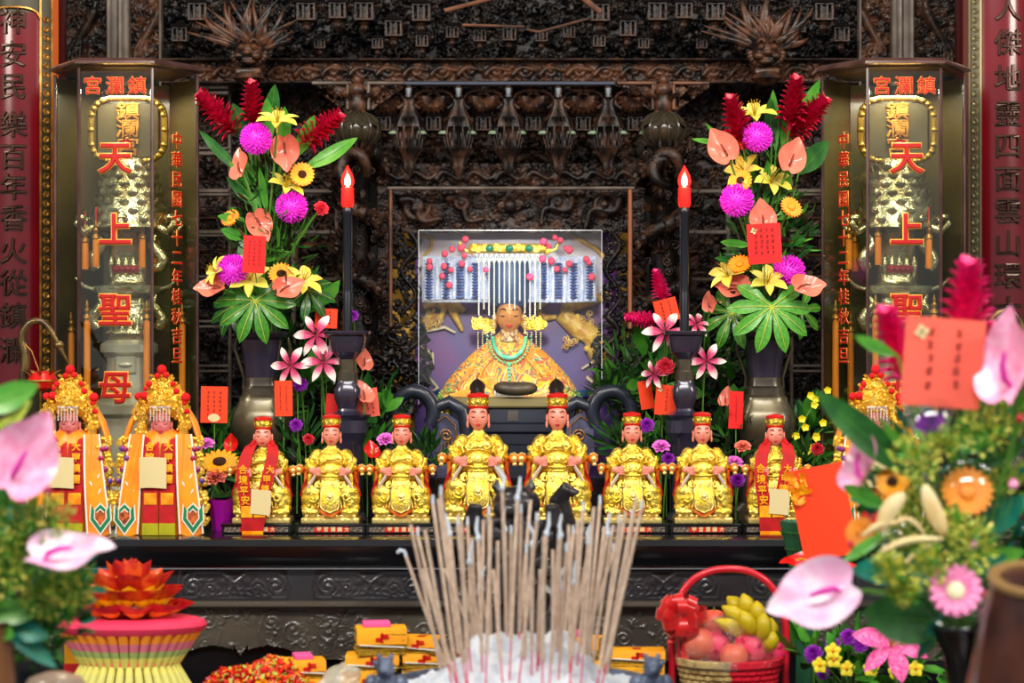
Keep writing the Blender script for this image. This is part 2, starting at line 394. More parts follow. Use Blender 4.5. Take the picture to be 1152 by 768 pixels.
# ---------------------------------------------------------------- carved relief
class Relief:
    def __init__(s, w, h, res=.0035, seed=0):
        s.w, s.h, s.res = w, h, res
        s.nx = max(4, int(w/res)); s.nz = max(4, int(h/res))
        s.X, s.Z = np.meshgrid(np.linspace(-w/2, w/2, s.nx), np.linspace(0, h, s.nz))
        s.H = np.full(s.X.shape, -1.0); s.R = random.Random(seed)
    def dot(s, x, z, r, base=0.0, k=1.0):
        i0 = int((x-r+s.w/2)/s.w*(s.nx-1)); i1 = int((x+r+s.w/2)/s.w*(s.nx-1))+2
        j0 = int((z-r)/s.h*(s.nz-1)); j1 = int((z+r)/s.h*(s.nz-1))+2
        i0 = max(i0, 0); j0 = max(j0, 0); i1 = min(i1, s.nx); j1 = min(j1, s.nz)
        if i0 >= i1 or j0 >= j1: return
        dx = s.X[j0:j1, i0:i1]-x; dz = s.Z[j0:j1, i0:i1]-z
        q = r*r-dx*dx-dz*dz
        hh = np.where(q > 0, base+k*np.sqrt(np.maximum(q, 0)), -1)
        s.H[j0:j1, i0:i1] = np.maximum(s.H[j0:j1, i0:i1], hh)
    def stroke(s, pts, r0, r1, base=0.0, k=1.0):
        for a in range(len(pts)-1):
            (x0, z0), (x1, z1) = pts[a], pts[a+1]
            L = math.hypot(x1-x0, z1-z0); n = max(1, int(L/(min(r0, r1)*.35+.0015)))
            for q in range(n):
                t = (a+q/n)/(len(pts)-1); f = q/n
                s.dot(x0+(x1-x0)*f, z0+(z1-z0)*f, r0+(r1-r0)*t, base, k)
    def spiral(s, x, z, R, turns=1.4, r=.006, ph=0, hand=1, base=0.0, k=1.0):
        n = 22; pts = []
        for i in range(n+1):
            t = i/n; a = ph+hand*t*turns*2*PI; rr = R*(1-t*.85)
            pts.append((x+rr*math.cos(a), z+rr*math.sin(a)))
        s.stroke(pts, r*.6, r, base, k); s.dot(*pts[-1], r*1.3, base, k*1.1)
    def leafy(s, x, z, a, L, r, bend=1.0, base=0.0, k=1.0):
        pts = [(x, z)]
        for i in range(7):
            a += bend/7; x += L/7*math.cos(a); z += L/7*math.sin(a); pts.append((x, z))
        s.stroke(pts, r, r*.25, base, k)
    def fill(s, n, rmin=.012, rmax=.035, base=(0, .012), mask=None, k=1.0):
        R = s.R
        for i in range(n):
            x = R.uniform(-s.w/2, s.w/2); z = R.uniform(0, s.h)
            if mask and not mask(x, z): continue
            b = R.uniform(*base); q = R.uniform(rmin, rmax); t = R.random()
            if t < .4: s.spiral(x, z, q, R.uniform(.9, 1.6), q*.22, R.uniform(0, 6.3), R.choice((-1, 1)), b, k)
            elif t < .85:
                a = R.uniform(0, 6.3)
                for j in range(R.randint(2, 5)):
                    s.leafy(x, z, a+j*.5, q*1.6, q*.2, R.uniform(-2, 2), b+j*.001, k)
            else: s.dot(x, z, q*.45, b, k)
    def sinuous(s, x0, z0, x1, z1, amp, waves, r, base=.01, k=1.0, ph=0, scales=True):
        n = 40; pts = []
        dx, dz = x1-x0, z1-z0; L = math.hypot(dx, dz); nx_, nz_ = -dz/L, dx/L
        for i in range(n+1):
            t = i/n; o = amp*math.sin(ph+t*waves*2*PI)
            pts.append((x0+dx*t+nx_*o, z0+dz*t+nz_*o))
        s.stroke(pts, r, r*.55, base, k)
        if scales:
            for i in range(0, n, 2):
                x, z = pts[i]; a = math.atan2(pts[i+1][1]-z, pts[i+1][0]-x)
                for sg in (-1, 1): s.leafy(x, z, a+sg*1.9, r*2.1, r*.28, sg*.6, base, k)
        return pts
    def mesh(s, name, mats, loc, parent=None, pierced=False, floor=0.0, rotz=0, outline=None):
        H = s.H.copy(); hole = H < floor+1e-5
        H = np.maximum(H, floor)
        V = np.stack([s.X, -H, s.Z], -1).reshape(-1, 3)
        nx, nz = s.nx, s.nz
        I, J = np.meshgrid(np.arange(nx-1), np.arange(nz-1)); a = (J*nx+I).ravel()
        F = np.stack([a, a+1, a+nx+1, a+nx], -1)
        keep = np.ones(len(F), bool)
        if pierced:
            hf = hole.ravel(); keep &= ~(hf[F].all(1))
        if outline is not None:
            cx = V[F].mean(1); keep &= outline(cx[:, 0], cx[:, 2])
        F = F[keep]
        used = np.unique(F); rm = -np.ones(len(V), int); rm[used] = np.arange(len(used)); V = V[used]; F = rm[F]
        me = bpy.data.meshes.new(name); me.vertices.add(len(V)); me.vertices.foreach_set('co', V.ravel().astype(np.float32))
        me.loops.add(len(F)*4); me.loops.foreach_set('vertex_index', F.ravel().astype(np.int32))
        me.polygons.add(len(F)); me.polygons.foreach_set('loop_start', (np.arange(len(F))*4).astype(np.int32))
        me.update(calc_edges=True); me.validate(); me.shade_smooth()
        me.materials.append(mats)
        o = bpy.data.objects.new(name, me); COL.objects.link(o); o.location = loc; o.rotation_euler[2] = rotz
        if parent is not None: o.parent = parent
        return o
def E_(b, x, y, z, rx, ry, rz, M=None, nu=12, nv=18): b.ell((x, y, z), (rx, ry, rz), nu, nv, M)
def spir(b, c, R, r, turns=1.5, ph=0, hand=1, nrm=(0, -1, 0), n=16):
    nrm = Vector(nrm).normalized(); u = nrm.cross(Vector((0, 0, 1))); u = u.normalized() if u.length > .01 else Vector((1, 0, 0)); v = u.cross(nrm)
    pts = []
    for i in range(n+1):
        t = i/n; a = ph+hand*t*turns*2*PI; q = R*(1-.8*t); pts.append(Vector(c)+u*q*math.cos(a)+v*q*math.sin(a))
    b.tube(pts, [r*(.6+.5*i/n) for i in range(n+1)], 6)
random.seed(7)
# ================================================================ THE SETTING
def X(px, d): return (px-576)*d*K
def Zp(py, d): return CZ+(384-py)*d*K
b = MB(); b.box((0, -1, -.05), (9, 12, .1)); struct(b.build('floor', M_['floor'], smooth=False))
b = MB(); b.box((0, 1.75, 1.9), (9, .1, 3.8)); struct(b.build('wall_back', M_['backing'], smooth=False))

def mirror(px): return 1149-px          # the shrine is symmetric about x = 574.5
def rel(name, px0, px1, py0, py1, d, m, parent, n, rmin=.010, rmax=.03, base=(0, .012), seed=1, extra=None, pierced=False, floor=0.0, res=.0036, outline=None, mask=None, k=1.0):
    w = (px1-px0)*d*K; h = (py1-py0)*d*K
    r = Relief(w, h, res, seed); r.fill(n, rmin, rmax, base, mask, k)
    if extra: extra(r, w, h)
    c = P((px0+px1)/2, py1, d)
    return r.mesh(name, M_[m], c, parent, pierced, floor, outline=outline)
def bar(b, px0, py0, px1, py1, d, dep=.02, bev=.003, mi=None):
    b.box(P((px0+px1)/2, (py0+py1)/2, d), (abs(px1-px0)*d*K, dep, abs(py1-py0)*d*K), bev=bev, mi=mi)

# ---- carved canopy above
can = thing('carved_canopy', 'dark carved wooden canopy with tiers of little hanging lanterns across the top of the shrine', 'canopy', (0, 0, 0))
rel('bracket_panel', 178, 972, -14, 70, 7.42, 'carve2', can, 2400, .008, .022, (0, .04), 11, res=.0034)
def beamx(r, w, h):
    for i in range(26):
        x = -w/2+w*(i+.5)/26
        r.sinuous(x-w/60, h*.3, x+w/60, h*.7, h*.18, .7, .009, .014, 1.1, scales=False)
        r.spiral(x, h*.5, h*.36, 1.3, .007, i, (-1)**i, .010)
o = rel('carved_beam', 178, 972, 68, 92, 7.12, 'carve_hi', can, 900, .005, .013, (.0, .014), 12, beamx, res=.0033)
b = MB()
for y0, y1, dd, dp in ((66, 68.5, 7.1, .04), (91.5, 94, 7.1, .04)): bar(b, 178, y0, 972, y1, dd, dp)
b.box(P(575, 80, 7.17), (794*7.17*K, .08, 24*7.17*K))
b.build('beam_moulding', M_['carve'], can, smooth=False)
# little lanterns: cage, roof, bars, drop bud
def lantern_mb(h=.085, w=.05):
    b = MB()
    b.lathe([(w*.12, h*.62), (w*.5, h*.5), (w*.62, h*.44), (w*.42, h*.42)], 8, sq=.5)
    b.box((0, 0, h*.4), (w*.9, w*.9, h*.05), bev=.001); b.box((0, 0, -h*.02), (w*.9, w*.9, h*.06), bev=.001)
    for sx in (-1, -.35, .35, 1):
        for sy in (-1, 1): b.box((sx*w*.38, sy*w*.38, h*.19), (w*.1, w*.1, h*.4))
    b.box((0, 0, h*.19), (w*.45, w*.45, h*.36), bev=.002)
    b.lathe([(w*.1, -h*.04), (w*.3, -h*.1), (w*.18, -h*.16), (w*.22, -h*.26), (w*.06, -h*.4), (0, -h*.43)], 8)
    for sx in (-1, 1):
        for q in range(3): b.lathe([(.003, 0), (.005, -.006), (0, -.014)], 6, (sx*w*(.5+.12*q), 0, h*.42))
    return b
lm = lantern_mb().build('hanging_lantern', M_['carve'], can)
lpos = [(203,38,1.),(223,14,1.2),(316,40,.9),(345,14,1.2),(380,12,1.1),(410,14,1.25),(443,32,1.1),(474,15,1.2),(475,44,.8),(509,34,.8),(540,38,.8),(573,37,.9),(250,28,.8),(300,10,.8),(360,46,.7),(425,46,.7)]
first = True
for (px, py, sc) in lpos:
    for q in (px, mirror(px)):
        if px == 573 and q != px: continue
        o = lm if first else lm.copy()
        if not first: COL.objects.link(o)
        first = False
        o.location = P(q, py+8, 7.15+.08*math.sin(px)); o.scale = (sc*1.15,)*3
# gallery rails and slanted poles at the top centre
b = MB()
for a, c, r in ((P(500,12,7.0), P(562,-4,7.0), .007), (P(520,28,7.05), P(590,30,7.05), .0045), (P(606,36,7.05), P(662,21,7.05), .0045), (P(654,-4,7), P(676,14,7), .010), (P(592,33,7.1), P(606,36,7.1), .004)):
    b.tube([a, c], r, 8)
b.build('gallery_rail', M_['framebr'], can)
# lion masks with plumes of mane
for q, sd in ((280, 3), (862, 4)):
    b = MB(); c = P(q, 60, 6.95)
    b.ell(c, (.048, .04, .042))
    for sx in (-1, 1):
        b.ell(c+Vector((sx*.02, -.036, .014)), .012); b.ell(c+Vector((sx*.02, -.046, .014)), .006)
        b.ell(c+Vector((sx*.026, -.03, -.012)), (.018, .016, .012)); b.petal(c+Vector((sx*.04, 0, .02)), (sx, 0, .4), (0, -1, 0), .03, .02)
        b.tube([c+Vector((sx*(.006+.03*t), -.045+.02*t, .03+.01*math.sin(t*4))) for t in np.linspace(0, 1, 6)], [.006]*5+[.002], 6)
    b.ell(c+Vector((0, -.044, -.002)), (.014, .012, .010)); b.ell(c+Vector((0, -.034, -.03)), (.026, .014, .010)); b.box(c+Vector((0, -.044, -.022)), (.03, .006, .006))
    rr = random.Random(sd)
    for i in range(34):
        a = PI*(.12+.76*i/33)
        L = rr.uniform(.08, .17); p0 = c+Vector((math.cos(a)*.04, .01, math.sin(a)*.035))
        b.tube([p0+Vector((math.cos(a)*L*t+.02*math.sin(t*3+i), -.02*math.sin(t*3), math.sin(a)*L*t)) for t in np.linspace(0, 1, 6)], [.009, .010, .009, .007, .005, .002], 6)
    for i in range(12):
        a = PI+PI*i/11
        b.ell(c+Vector((math.cos(a)*.05, 0, math.sin(a)*.036)), .012)
    b.box(c+Vector((0, .0, -.058)), (.08, .06, .02), bev=.004); b.lathe([(.02, 0), (.05, .02), (.04, .04)], 12, c+Vector((0, 0, -.1)))
    b.build('lion_mask', M_['carve_hi'], can, sharp=60)

# ---- inner canopy: five bell pendants, fans, greenish plates
ic = thing('inner_canopy', 'blackened inner canopy of five bell pendants with pale green discs under the long beam', 'canopy', (0, 0, 0))
rel('carved_backing', 405, 745, 94, 186, 7.38, 'carve', ic, 1000, .007, .022, (0, .03), 21, res=.0034)
b = MB(); bar(b, 452, 92.5, 692, 96.5, 7.0, .05); b.build('edge_moulding', mat('blue_black_moulding', S(62,68,84), .3, coat=.3), ic, smooth=False)
for px in (460, 516, 572, 628, 684):
    b = MB(); c = P(px, 96, 6.98)
    b.lathe([(.004, 0), (.012, -.01), (.010, -.03), (.020, -.045), (.016, -.06), (.024, -.085), (.040, -.115), (.043, -.132), (.028, -.14), (.03, -.19), (.04, -.2), (.024, -.225), (.016, -.25), (.02, -.26), (0, -.285)], 16, c, mod=lambda a, z: 1+.12*math.cos(8*a))
    for k in range(10):
        a = 2*PI*k/10; b.tube([c+Vector((math.cos(a)*.042, math.sin(a)*.042, -.13)), c+Vector((math.cos(a)*.046, math.sin(a)*.046, -.16)), c+Vector((math.cos(a)*.036, math.sin(a)*.036, -.2))], .0035, 5); b.petal(c+Vector((math.cos(a)*.03, math.sin(a)*.03, -.10)), (math.cos(a), math.sin(a), -.1), (0, 0, -1), .034, .016, 1.2); b.petal(c+Vector((math.cos(a)*.012, math.sin(a)*.012, -.04)), (math.cos(a), math.sin(a), -.4), (0, 0, 1), .03, .014, 1.2)
        b.ell(c+Vector((math.cos(a)*.032, math.sin(a)*.032, -.165)), (.008, .008, .02), 5, 6)
    b.build('bell_pendant', M_['carve'], ic, sharp=60)
    b = MB(); b.lathe([(.0, 0), (.009, -.004), (.008, -.016), (.003, -.03)], 10, c+Vector((0, -.015, -.008))); b.build('pendant_knob', mat('pale_metal', S(150,160,168), .3, .4), ic)
for i, px in enumerate((432, 488, 544, 600, 656, 714)):
    b = MB(); c = P(px, 118, 7.08)
    for k in range(11):
        a = PI*(1+k/10); L = .06
        b.tube([c+Vector((math.cos(a)*L*t, -.01-.02*math.sin(t*PI), .02+math.sin(a)*L*t*.9)) for t in np.linspace(0.1, 1, 5)], [.004, .007, .009, .008, .003], 6)
    for sx in (-1, 1): b.tube([c+Vector((sx*(.02+.045*math.cos(t)), -.02, .012+.03*math.sin(t))) for t in np.linspace(-1, 3.6, 9)], .006, 6)
    b.build('carved_fan', M_['carve_hi'], ic)
    o = lm.copy(); o.name = 'hanging_lantern'; COL.objects.link(o); o.parent = ic; o.location = P(px, 146, 7.08); o.scale = (1.1,)*3
    for sx in (-14, 11):
        b = MB(); b.lathe([(0, .010), (.012, .010), (.017, .004), (.016, 0), (0, -.002)], 14, P(px+sx, 151, 6.97)); b.build('pale_disc', mat('pale_green_jade', S(128,150,122), .35, coat=.3), ic)
o = rel('lower_carved_beam', 424, 726, 184, 209, 7.05, 'carve', ic, 520, .005, .014, (.0, .014), 23, lambda r, w, h: [r.sinuous(-w/2+w*i/9, h*.3, -w/2+w*(i+1)/9, h*.6, h*.22, 1, .010, .014) for i in range(9)], res=.0033)

# ---- corner brackets with grey L-shaped mouldings
for px in (351, 413, ):
    for q in (0, 1):
        x0 = px if q == 0 else mirror(px+42); x1 = x0+42
        name = thing('corner_bracket', {(351,0): 'carved corner bracket in a grey moulding just right of the left tall bouquet', (413,0): 'carved corner bracket in a grey moulding right of the left globe capital',
                 (413,1): 'carved corner bracket in a grey moulding left of the right globe capital', (351,1): 'carved corner bracket in a grey moulding just left of the right tall bouquet'}[(px, q)], 'bracket', (0, 0, 0))
        b = MB(); bar(b, x0, 92, x1, 95.5, 6.98, .03)
        inner = (x1-3.5, x1) if (px == 351) == (q == 0) else (x0, x0+3.5)
        bar(b, inner[0], 95, inner[1], 124, 6.98, .03); b.build('moulding', M_['frame'] if q == 0 else M_['framebr'], name, smooth=False)
        lft = (px == 351) == (q == 0)
        rel('scrollwork', x0, x1, 95, 128, 7.03, 'carve_hi', name, 46, .008, .022, (0, .012), px+q, pierced=True, floor=.002, res=.003,
            outline=(lambda X_, Z_, w=42*7.03*K, h=33*7.03*K: Z_ > h*(.0+.9*(.5+(-1)*X_/w))) if lft else (lambda X_, Z_, w=42*7.03*K, h=33*7.03*K: Z_ > h*(.9*(.5+X_/w))))

# ---- dragon columns with globe capitals
def dragon_column(px, hand, label):
    t = thing('dragon_column', label, 'column', P(px, 590, 7.0))
    base = P(px, 590, 7.0)
    def L(p): return p-base
    top = P(px, 168, 7.0); 
    b = MB(); b.lathe([(.075, .0), (.075, .06), (.05, .09), (.038, (top-base).z), (.05, (top-base).z+.02)], 20)
    b.build('shaft', M_['carve2'], t)
    b = MB(); c = L(P(px, 146, 6.98)); b.ell(c, (.072, .07, .055), 14, 24)
    for k in range(14):
        a = 2*PI*k/14; b.tube([c+Vector((math.cos(a)*.073*math.sin(u), math.sin(a)*.07*math.sin(u), .057*math.cos(u))) for u in np.linspace(.35, 2.8, 8)], .004, 5)
    for k in range(10):
        a = 2*PI*k/10; b.petal(c+Vector((math.cos(a)*.05, math.sin(a)*.05, .03)), (math.cos(a), math.sin(a), -.2), (0, 0, -1), .05, .04, 1.0, .2)
    b.build('globe_capital', mat('bronzed_globe', S(66,58,44), .25, .3, coat=.4), t)
    b = MB()
    # standing guardian figure above the globe
    c = L(P(px, 128, 6.98))
    b.ell(c+Vector((0, 0, .03)), (.03, .025, .045)); b.ell(c+Vector((0, -.005, .075)), (.026, .022, .025)); b.ell(c+Vector((0, -.01, .105)), (.015, .015, .018))
    for sx in (-1, 1):
        b.tube([c+Vector((sx*.022, 0, .085)), c+Vector((sx*.045, -.01, .06)), c+Vector((sx*.02, -.03, .05))], .009, 7)
        b.tube([c+Vector((sx*.012, 0, .02)), c+Vector((sx*.02, -.01, -.01)), c+Vector((sx*.016, -.015, -.03))], .012, 7)
        for k in range(3): b.petal(c+Vector((sx*.02, .01, .06+.02*k)), (sx, 0, .3-.4*k), (0, -1, 0), .06, .03, .6)
    b.build('guardian_figure', M_['carve_hi'], t, sharp=60)
    b = MB(); n = 150; zt = (top-base).z-.01; zb = .25; pts = []; rs = []
    for i in range(n+1):
        u = i/n; a = hand*u*4.4*2*PI-.8; R = .062+.012*math.sin(u*30)
        pts.append(Vector((R*math.cos(a), R*math.sin(a)*.9-.01, zt+(zb-zt)*u))); rs.append(.029*(1-.5*u)*(1+.10*math.sin(i*2.2)))
    b.tube(pts, rs, 10)
    for i in range(2, n, 2):
        dd = (pts[i]-Vector((0, 0, pts[i].z))).normalized(); w = pts[min(i+1, n)]-pts[i-1]
        for s3 in (-.9, -.3, .35, 1.0): b.petal(pts[i]+dd*rs[i]*.6+Vector((0, 0, s3*rs[i]*.75)), dd+Vector((0, 0, s3*1.2))+w.normalized()*.6, w, .026, .014, .7, nt=3, nw=2)
    # looping head
    hc = Vector((hand*-.005, -.085, zt-.06))
    ring = [hc+Vector((.042*math.cos(a), -.012*math.sin(a*2), .05*math.sin(a))) for a in np.linspace(-.4, 4.6, 18)]
    b.tube(ring, [.012+.012*math.sin(PI*i/17) for i in range(18)], 8)
    for i, p in enumerate(ring):
        dd = (p-hc).normalized()
        for q in (-.25, .25): b.petal(p+dd*.01, dd+Vector((q, -.3, 0)), (0, 0, 1), .04, .012, .4, nt=3, nw=2)
    # claws and flames
    rr = random.Random(px)
    for k in range(70):
        z = rr.uniform(zb, zt); a = rr.uniform(-PI, 0); p = Vector((.07*math.cos(a), .07*math.sin(a), z))
        for j in range(4):
            d2 = Vector((math.cos(a)+rr.uniform(-.8, .8), math.sin(a), rr.uniform(-.9, .9)))
            b.tube([p, p+d2*.022, p+d2*.036+Vector((0, -.006, .014))], [.008, .005, .001], 5)
    [spir(b, Vector((px_, -.062+.02*abs(px_)/.06, z_)), rr.uniform(.010, .018), .0045, 1.4, z_*50) for px_, z_ in [(rr.uniform(-.06, .06), rr.uniform(zb, zt)) for _ in range(60)]]; b.build('coiled_dragon', M_['carve'], t, sharp=60)
    return t
dragon_column(402, 1, 'dark column wound with a carved dragon behind the left candle lamp')
dragon_column(746, -1, 'dark column wound with a carved dragon behind the right candle lamp')

# ---- side cabinets of stacked carved panels
def side_cab(m, label):
    f = (lambda a, c: (a, c)) if not m else (lambda a, c: (mirror(c), mirror(a)))
    t = thing('carved_cabinet', label, 'cabinet', (0, 0, 0)); bb = MB(); x0, x1 = f(181, 386); zt_ = Zp(92, 7.4); bb.box(((X(x0, 7.4)+X(x1, 7.4))/2, 1.42, zt_/2), ((x1-x0)*7.4*K, .1, zt_)); bb.build('back_board', M_['carve2'], t, smooth=False)
    b = MB()
    for y in (97, 103, 166, 171, 213, 218, 259, 264, 310, 315, 360, 366, 410, 416, 458, 500):
        x0, x1 = f(219, 258); bar(b, x0, y, x1, y+4 if y % 2 else y+2.5, 7.18, .05, .002)
    for y in (213, 259, 312, 364, 420):
        x0, x1 = f(330, 380); bar(b, x0, y, x1, y+4.5, 7.2, .03, .003)
    for (a, c) in ((328, 333), (377, 381)): x0, x1 = f(a, c); bar(b, x0, 213, x1, 520, 7.24, .03, .002)
    for (a, c) in ((218, 220), (257, 260)): x0, x1 = f(a, c); bar(b, x0, 92, x1, 540, 7.25, .03, .002)
    b.build('moulding', M_['frame'], t, smooth=False)
    x0, x1 = f(180, 386); rel('carved_panel', x0, x1, 92, 330, 7.33, 'carve', t, 1500, .008, .024, (0, .024), 31+m, res=.0036)
    rel('lower_carved_panel', x0, x1, 330, 560, 7.33, 'carve2', t, 1100, .008, .026, (0, .024), 33+m, res=.004)
    b = MB()
    rr = random.Random(9+m)
    for y in (232, 238, 244, 280, 286):
        x0, x1 = f(224, 254); b = MB(); bar(b, x0, y, x1, y+2, 7.2, .02, .002); b.build('louvre', M_['carve_hi'], t, smooth=False)
side_cab(0, 'tall dark cabinet of carved panels behind the left tall bouquet')
side_cab(1, 'tall dark cabinet of carved panels behind the right tall bouquet')

# ---- top corner panels with birds, and their posts
def corner(m, nm, nums):
    f = (lambda a, c: (a, c)) if not m else (lambda a, c: (1148-c, 1148-a))
    x0, x1 = f(58, 121); px = f(88, 88)[0]
    def bird(r, w, h):
        s = -1 if m else 1
        r.stroke([(s*-.02, .02), (s*.0, .07), (s*.03, .12), (s*.05, .16)], .006, .02, .02); r.stroke([(s*.05, .16), (s*.055, .19), (s*.045, .2)], .013, .007, .02)
        for q in range(4): r.stroke([(s*.0+q*.004, .09), (s*(-.03+.012*q), .04), (s*(-.035+.012*q), -.02)], .006, .004, .022)
    rel('trim_%d' % nums[0], x0, x1, -12, 70, 7.2, 'carve', None, 260, .007, .022, (0, .02), 41+m, bird, res=.0036)['kind'] = 'structure'
    x0, x1 = f(146, 181); rel('trim_%d' % nums[1], x0, x1, -12, 70, 7.2, 'carve_hi', None, 160, .007, .022, (0, .02), 43+m, bird, res=.0036)['kind'] = 'structure'
    b = MB(); 
    for (a, c, dd) in ((121, 126, 7.1), (126, 134, 7.13), (134, 139, 7.1), (139, 146, 7.14), (180, 182.5, 7.1), (56, 60, 7.12)):
        x0, x1 = f(a, c); bar(b, x0, -14, x1, 620, dd, .05, .004)
    o = b.build('trim_%d' % nums[2], M_['frame'], smooth=False); struct(o)
    x0, x1 = f(58, 181); rel('trim_%d' % nums[3], x0, x1, 68, 560, 7.3, 'carve2', None, 700, .010, .03, (0, .02), 45+m, res=.006)['kind'] = 'structure'
corner(0, 'left', (1, 2, 3, 4)); corner(1, 'right', (5, 6, 7, 8))

# ---- central niche frame
nf = thing('niche_frame', 'pierced black carved frame around the seated goddess with narrow brown mouldings', 'frame', (0, 0, 0))
b = MB(); bar(b, 436, 210, 714, 213.5, 6.94, .03, .003); b.build('top_moulding', M_['frame'], nf, smooth=False)
b = MB(); bar(b, 438, 213, 441.5, 368, 6.94, .03, .003); b.build('left_moulding', M_['framebr'], nf, smooth=False)
b = MB(); bar(b, 706.5, 213, 711, 370, 6.94, .03, .003); b.build('right_moulding', mat('copper_brown_moulding', S(150,92,58), .35, coat=.4), nf, smooth=False)
for (a, c) in ((424, 438), (711, 726)): b = MB(); bar(b, a, 209, c, 560, 7.02, .05, .004); b.build('side_post', M_['carve'], nf, smooth=False)
for s_, (a, c) in enumerate(((425, 437), (712, 725))):
    rel('post_carving', a, c, 213, 430, 6.98, 'carve', nf, 60, .008, .016, (0, .01), 61+s_, res=.003)
def drag2(r, w, h):
    for sx in (-1, 1):
        r.sinuous(sx*w*.46, h*.75, sx*w*.30, h*.2, h*.14, 1.2, .014, .018); r.spiral(sx*w*.40, h*.6, .045, 1.3, .014, 0, sx, .014)
        r.sinuous(sx*w*.26, h*.8, sx*w*.12, h*.25, h*.16, 1.1, .012, .016); r.spiral(sx*w*.20, h*.7, .03, 1.4, .011, 1, -sx, .016)
        r.spiral(sx*w*.03, h*.62, .02, 1.4, .008, 0, sx, .02)
    r.dot(0, h*.62, .022, .02)
rel('dragon_frieze', 441, 707, 213.5, 262, 7.0, 'carve', nf, 620, .005, .015, (0, .012), 63, drag2, res=.003)
def side_out(sgn, w, h):
    def f(X_, Z_):
        t = 1-Z_/h; x = X_*sgn/w+.5      # 0 at the outer edge, 1 inner
        lim = np.where(t < .52, .62+.05*np.sin(t*40), .62+.30*np.sin((t-.52)/.48*PI)**.7+.04*np.sin(t*50))
        return x < lim
    return f
for sgn, (a, c) in ((1, (441, 492)), (-1, (660, 708))):
    w = (c-a)*6.97*K; h = (452-262)*6.97*K
    def ex(r, w_, h_, sgn=sgn):
        r.sinuous(-sgn*w_*.1, h_, -sgn*w_*.15, h_*.5, w_*.16, 1.7, .007, .012, .9); r.sinuous(0, h_*.5, sgn*w_*.05, 0, w_*.24, 1.6, .009, .012, .9)
    rel('pierced_carving', a, c, 262, 452, 6.97, 'carve2', nf, 330, .006, .014, (.0, .014), 71+sgn, ex, pierced=True, floor=.0005, res=.0028, outline=side_out(sgn, w, h))
# black carved clusters outside, low down
for sgn, (a, c) in ((1, (388, 470)), (-1, (690, 740))):
    rel('carved_cluster', a, c, 370, 505, 6.86, 'carve2', nf, 190, .012, .03, (.0, .03), 75+sgn, pierced=True, floor=.0005, res=.0034,
        outline=lambda X_, Z_, w=(c-a)*6.86*K, h=135*6.86*K: ((X_/(w*.5))**2+((Z_-h*.5)/(h*.52))**2) < 1-.12*np.sin(Z_*90))

# ================================================================ THE COUPLET BOARDS
def board(px, chars, ys, outer, name, label, bcol, edge, R=.158):
    d = 6.75; k = (d)*K; cx = X(px, d); cy = CY+d+R
    t = thing(name, label, 'board', (cx, cy, 0)); zt = 2.60 if outer < 0 else 2.72; zb = 1.46
    def arc(b, a0, a1, r, z0, z1, th=.012, n=20):
        b.lathe([(r, z0), (r, z1)], n, a0=a0-PI/2, a1=a1-PI/2); b.lathe([(r-th, z0), (r-th, z1)], n, a0=a0-PI/2, a1=a1-PI/2)
    b = MB(); arc(b, -.50, .50, R, zb, zt, n=24); o = b.build('red_panel', M_['pillar'], t)
    # border strips either side: gilt line, dark band with scrolls, gilt line, wooden edge
    g = MB(); dk = MB(); ed = MB(); zt2, zb2 = zt+.09, zb-.1
    for s_ in (-1, 1):
        for (a0, a1, r, B) in ((.49, .53, R+.004, g), (.53, .72, R+.001, dk), (.72, .76, R+.004, g), (.76, .92, R-.002, ed)):
            lo, hi = sorted((s_*a0, s_*a1)); arc(B, lo, hi, r, zb2, zt2, n=5)
        z = zb; i = 0
        while z < zt:
            for q in (0, 1):
                pts = []
                for u in np.linspace(0, 1, 10):
                    rr = .011*(1-u*.8); a = u*7+q*PI; aa = s_*(.625)+s_*((rr*math.cos(a)*(1 if i % 2 else -1))/R)
                    zz = z+rr*math.sin(a); aa -= PI/2
                    pts.append((math.cos(aa)*(R+.003), math.sin(aa)*(R+.003), zz))
                g.tube(pts, .0018, 4)
            z += .028; i += 1
    # arched heads and feet
    for zz, sg in ((zt, 1), (zb, -1)):
        pts = []
        for u in np.linspace(-1, 1, 17):
            aa = .51*u-PI/2; pts.append((math.cos(aa)*(R+.004), math.sin(aa)*(R+.004), zz+sg*(.0+.035*math.sqrt(max(0, 1-abs(u)**3)))-sg*.02))
        g.tube(pts, .004, 6)
    dk.lathe([(R-.002, zt), (R-.002, zt2)], 20, a0=-.53-PI/2, a1=.53-PI/2); dk.lathe([(R-.002, zb2), (R-.002, zb)], 20, a0=-.53-PI/2, a1=.53-PI/2)
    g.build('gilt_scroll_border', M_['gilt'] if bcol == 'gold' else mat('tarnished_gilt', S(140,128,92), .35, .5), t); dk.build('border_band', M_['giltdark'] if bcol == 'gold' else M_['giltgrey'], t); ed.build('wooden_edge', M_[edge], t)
    # round column behind
    c = MB(); c.lathe([(R-.03, 0), (R-.03, 3.2)], 32); c.build('column_shaft', mat('dark_red_column', S(70,14,16), .3, coat=.5), t)
    for ch, py in zip(chars, ys):
        o = text('raised_character', ch, .084, M_['steelglyph'], t, (0, 0, Zp(py, d)), bold=.012, depth=.004)
        me = o.data; o.rotation_euler = (0, 0, 0)
        for v in me.vertices:
            a = v.co.x/R-PI/2; r = R+.004+v.co.z; v.co = (math.cos(a)*r, math.sin(a)*r, v.co.y)
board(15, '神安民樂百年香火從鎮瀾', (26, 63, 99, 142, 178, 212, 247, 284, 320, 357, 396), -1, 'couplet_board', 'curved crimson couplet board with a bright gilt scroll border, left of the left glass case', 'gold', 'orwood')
board(1134, '人傑地靈四面雲山環大', (11, 50, 90, 130, 166, 203, 239, 276, 312, 350), 1, 'couplet_board', 'curved crimson couplet board with a grey-green scroll border, right of the right glass case', 'grey', 'brwood')

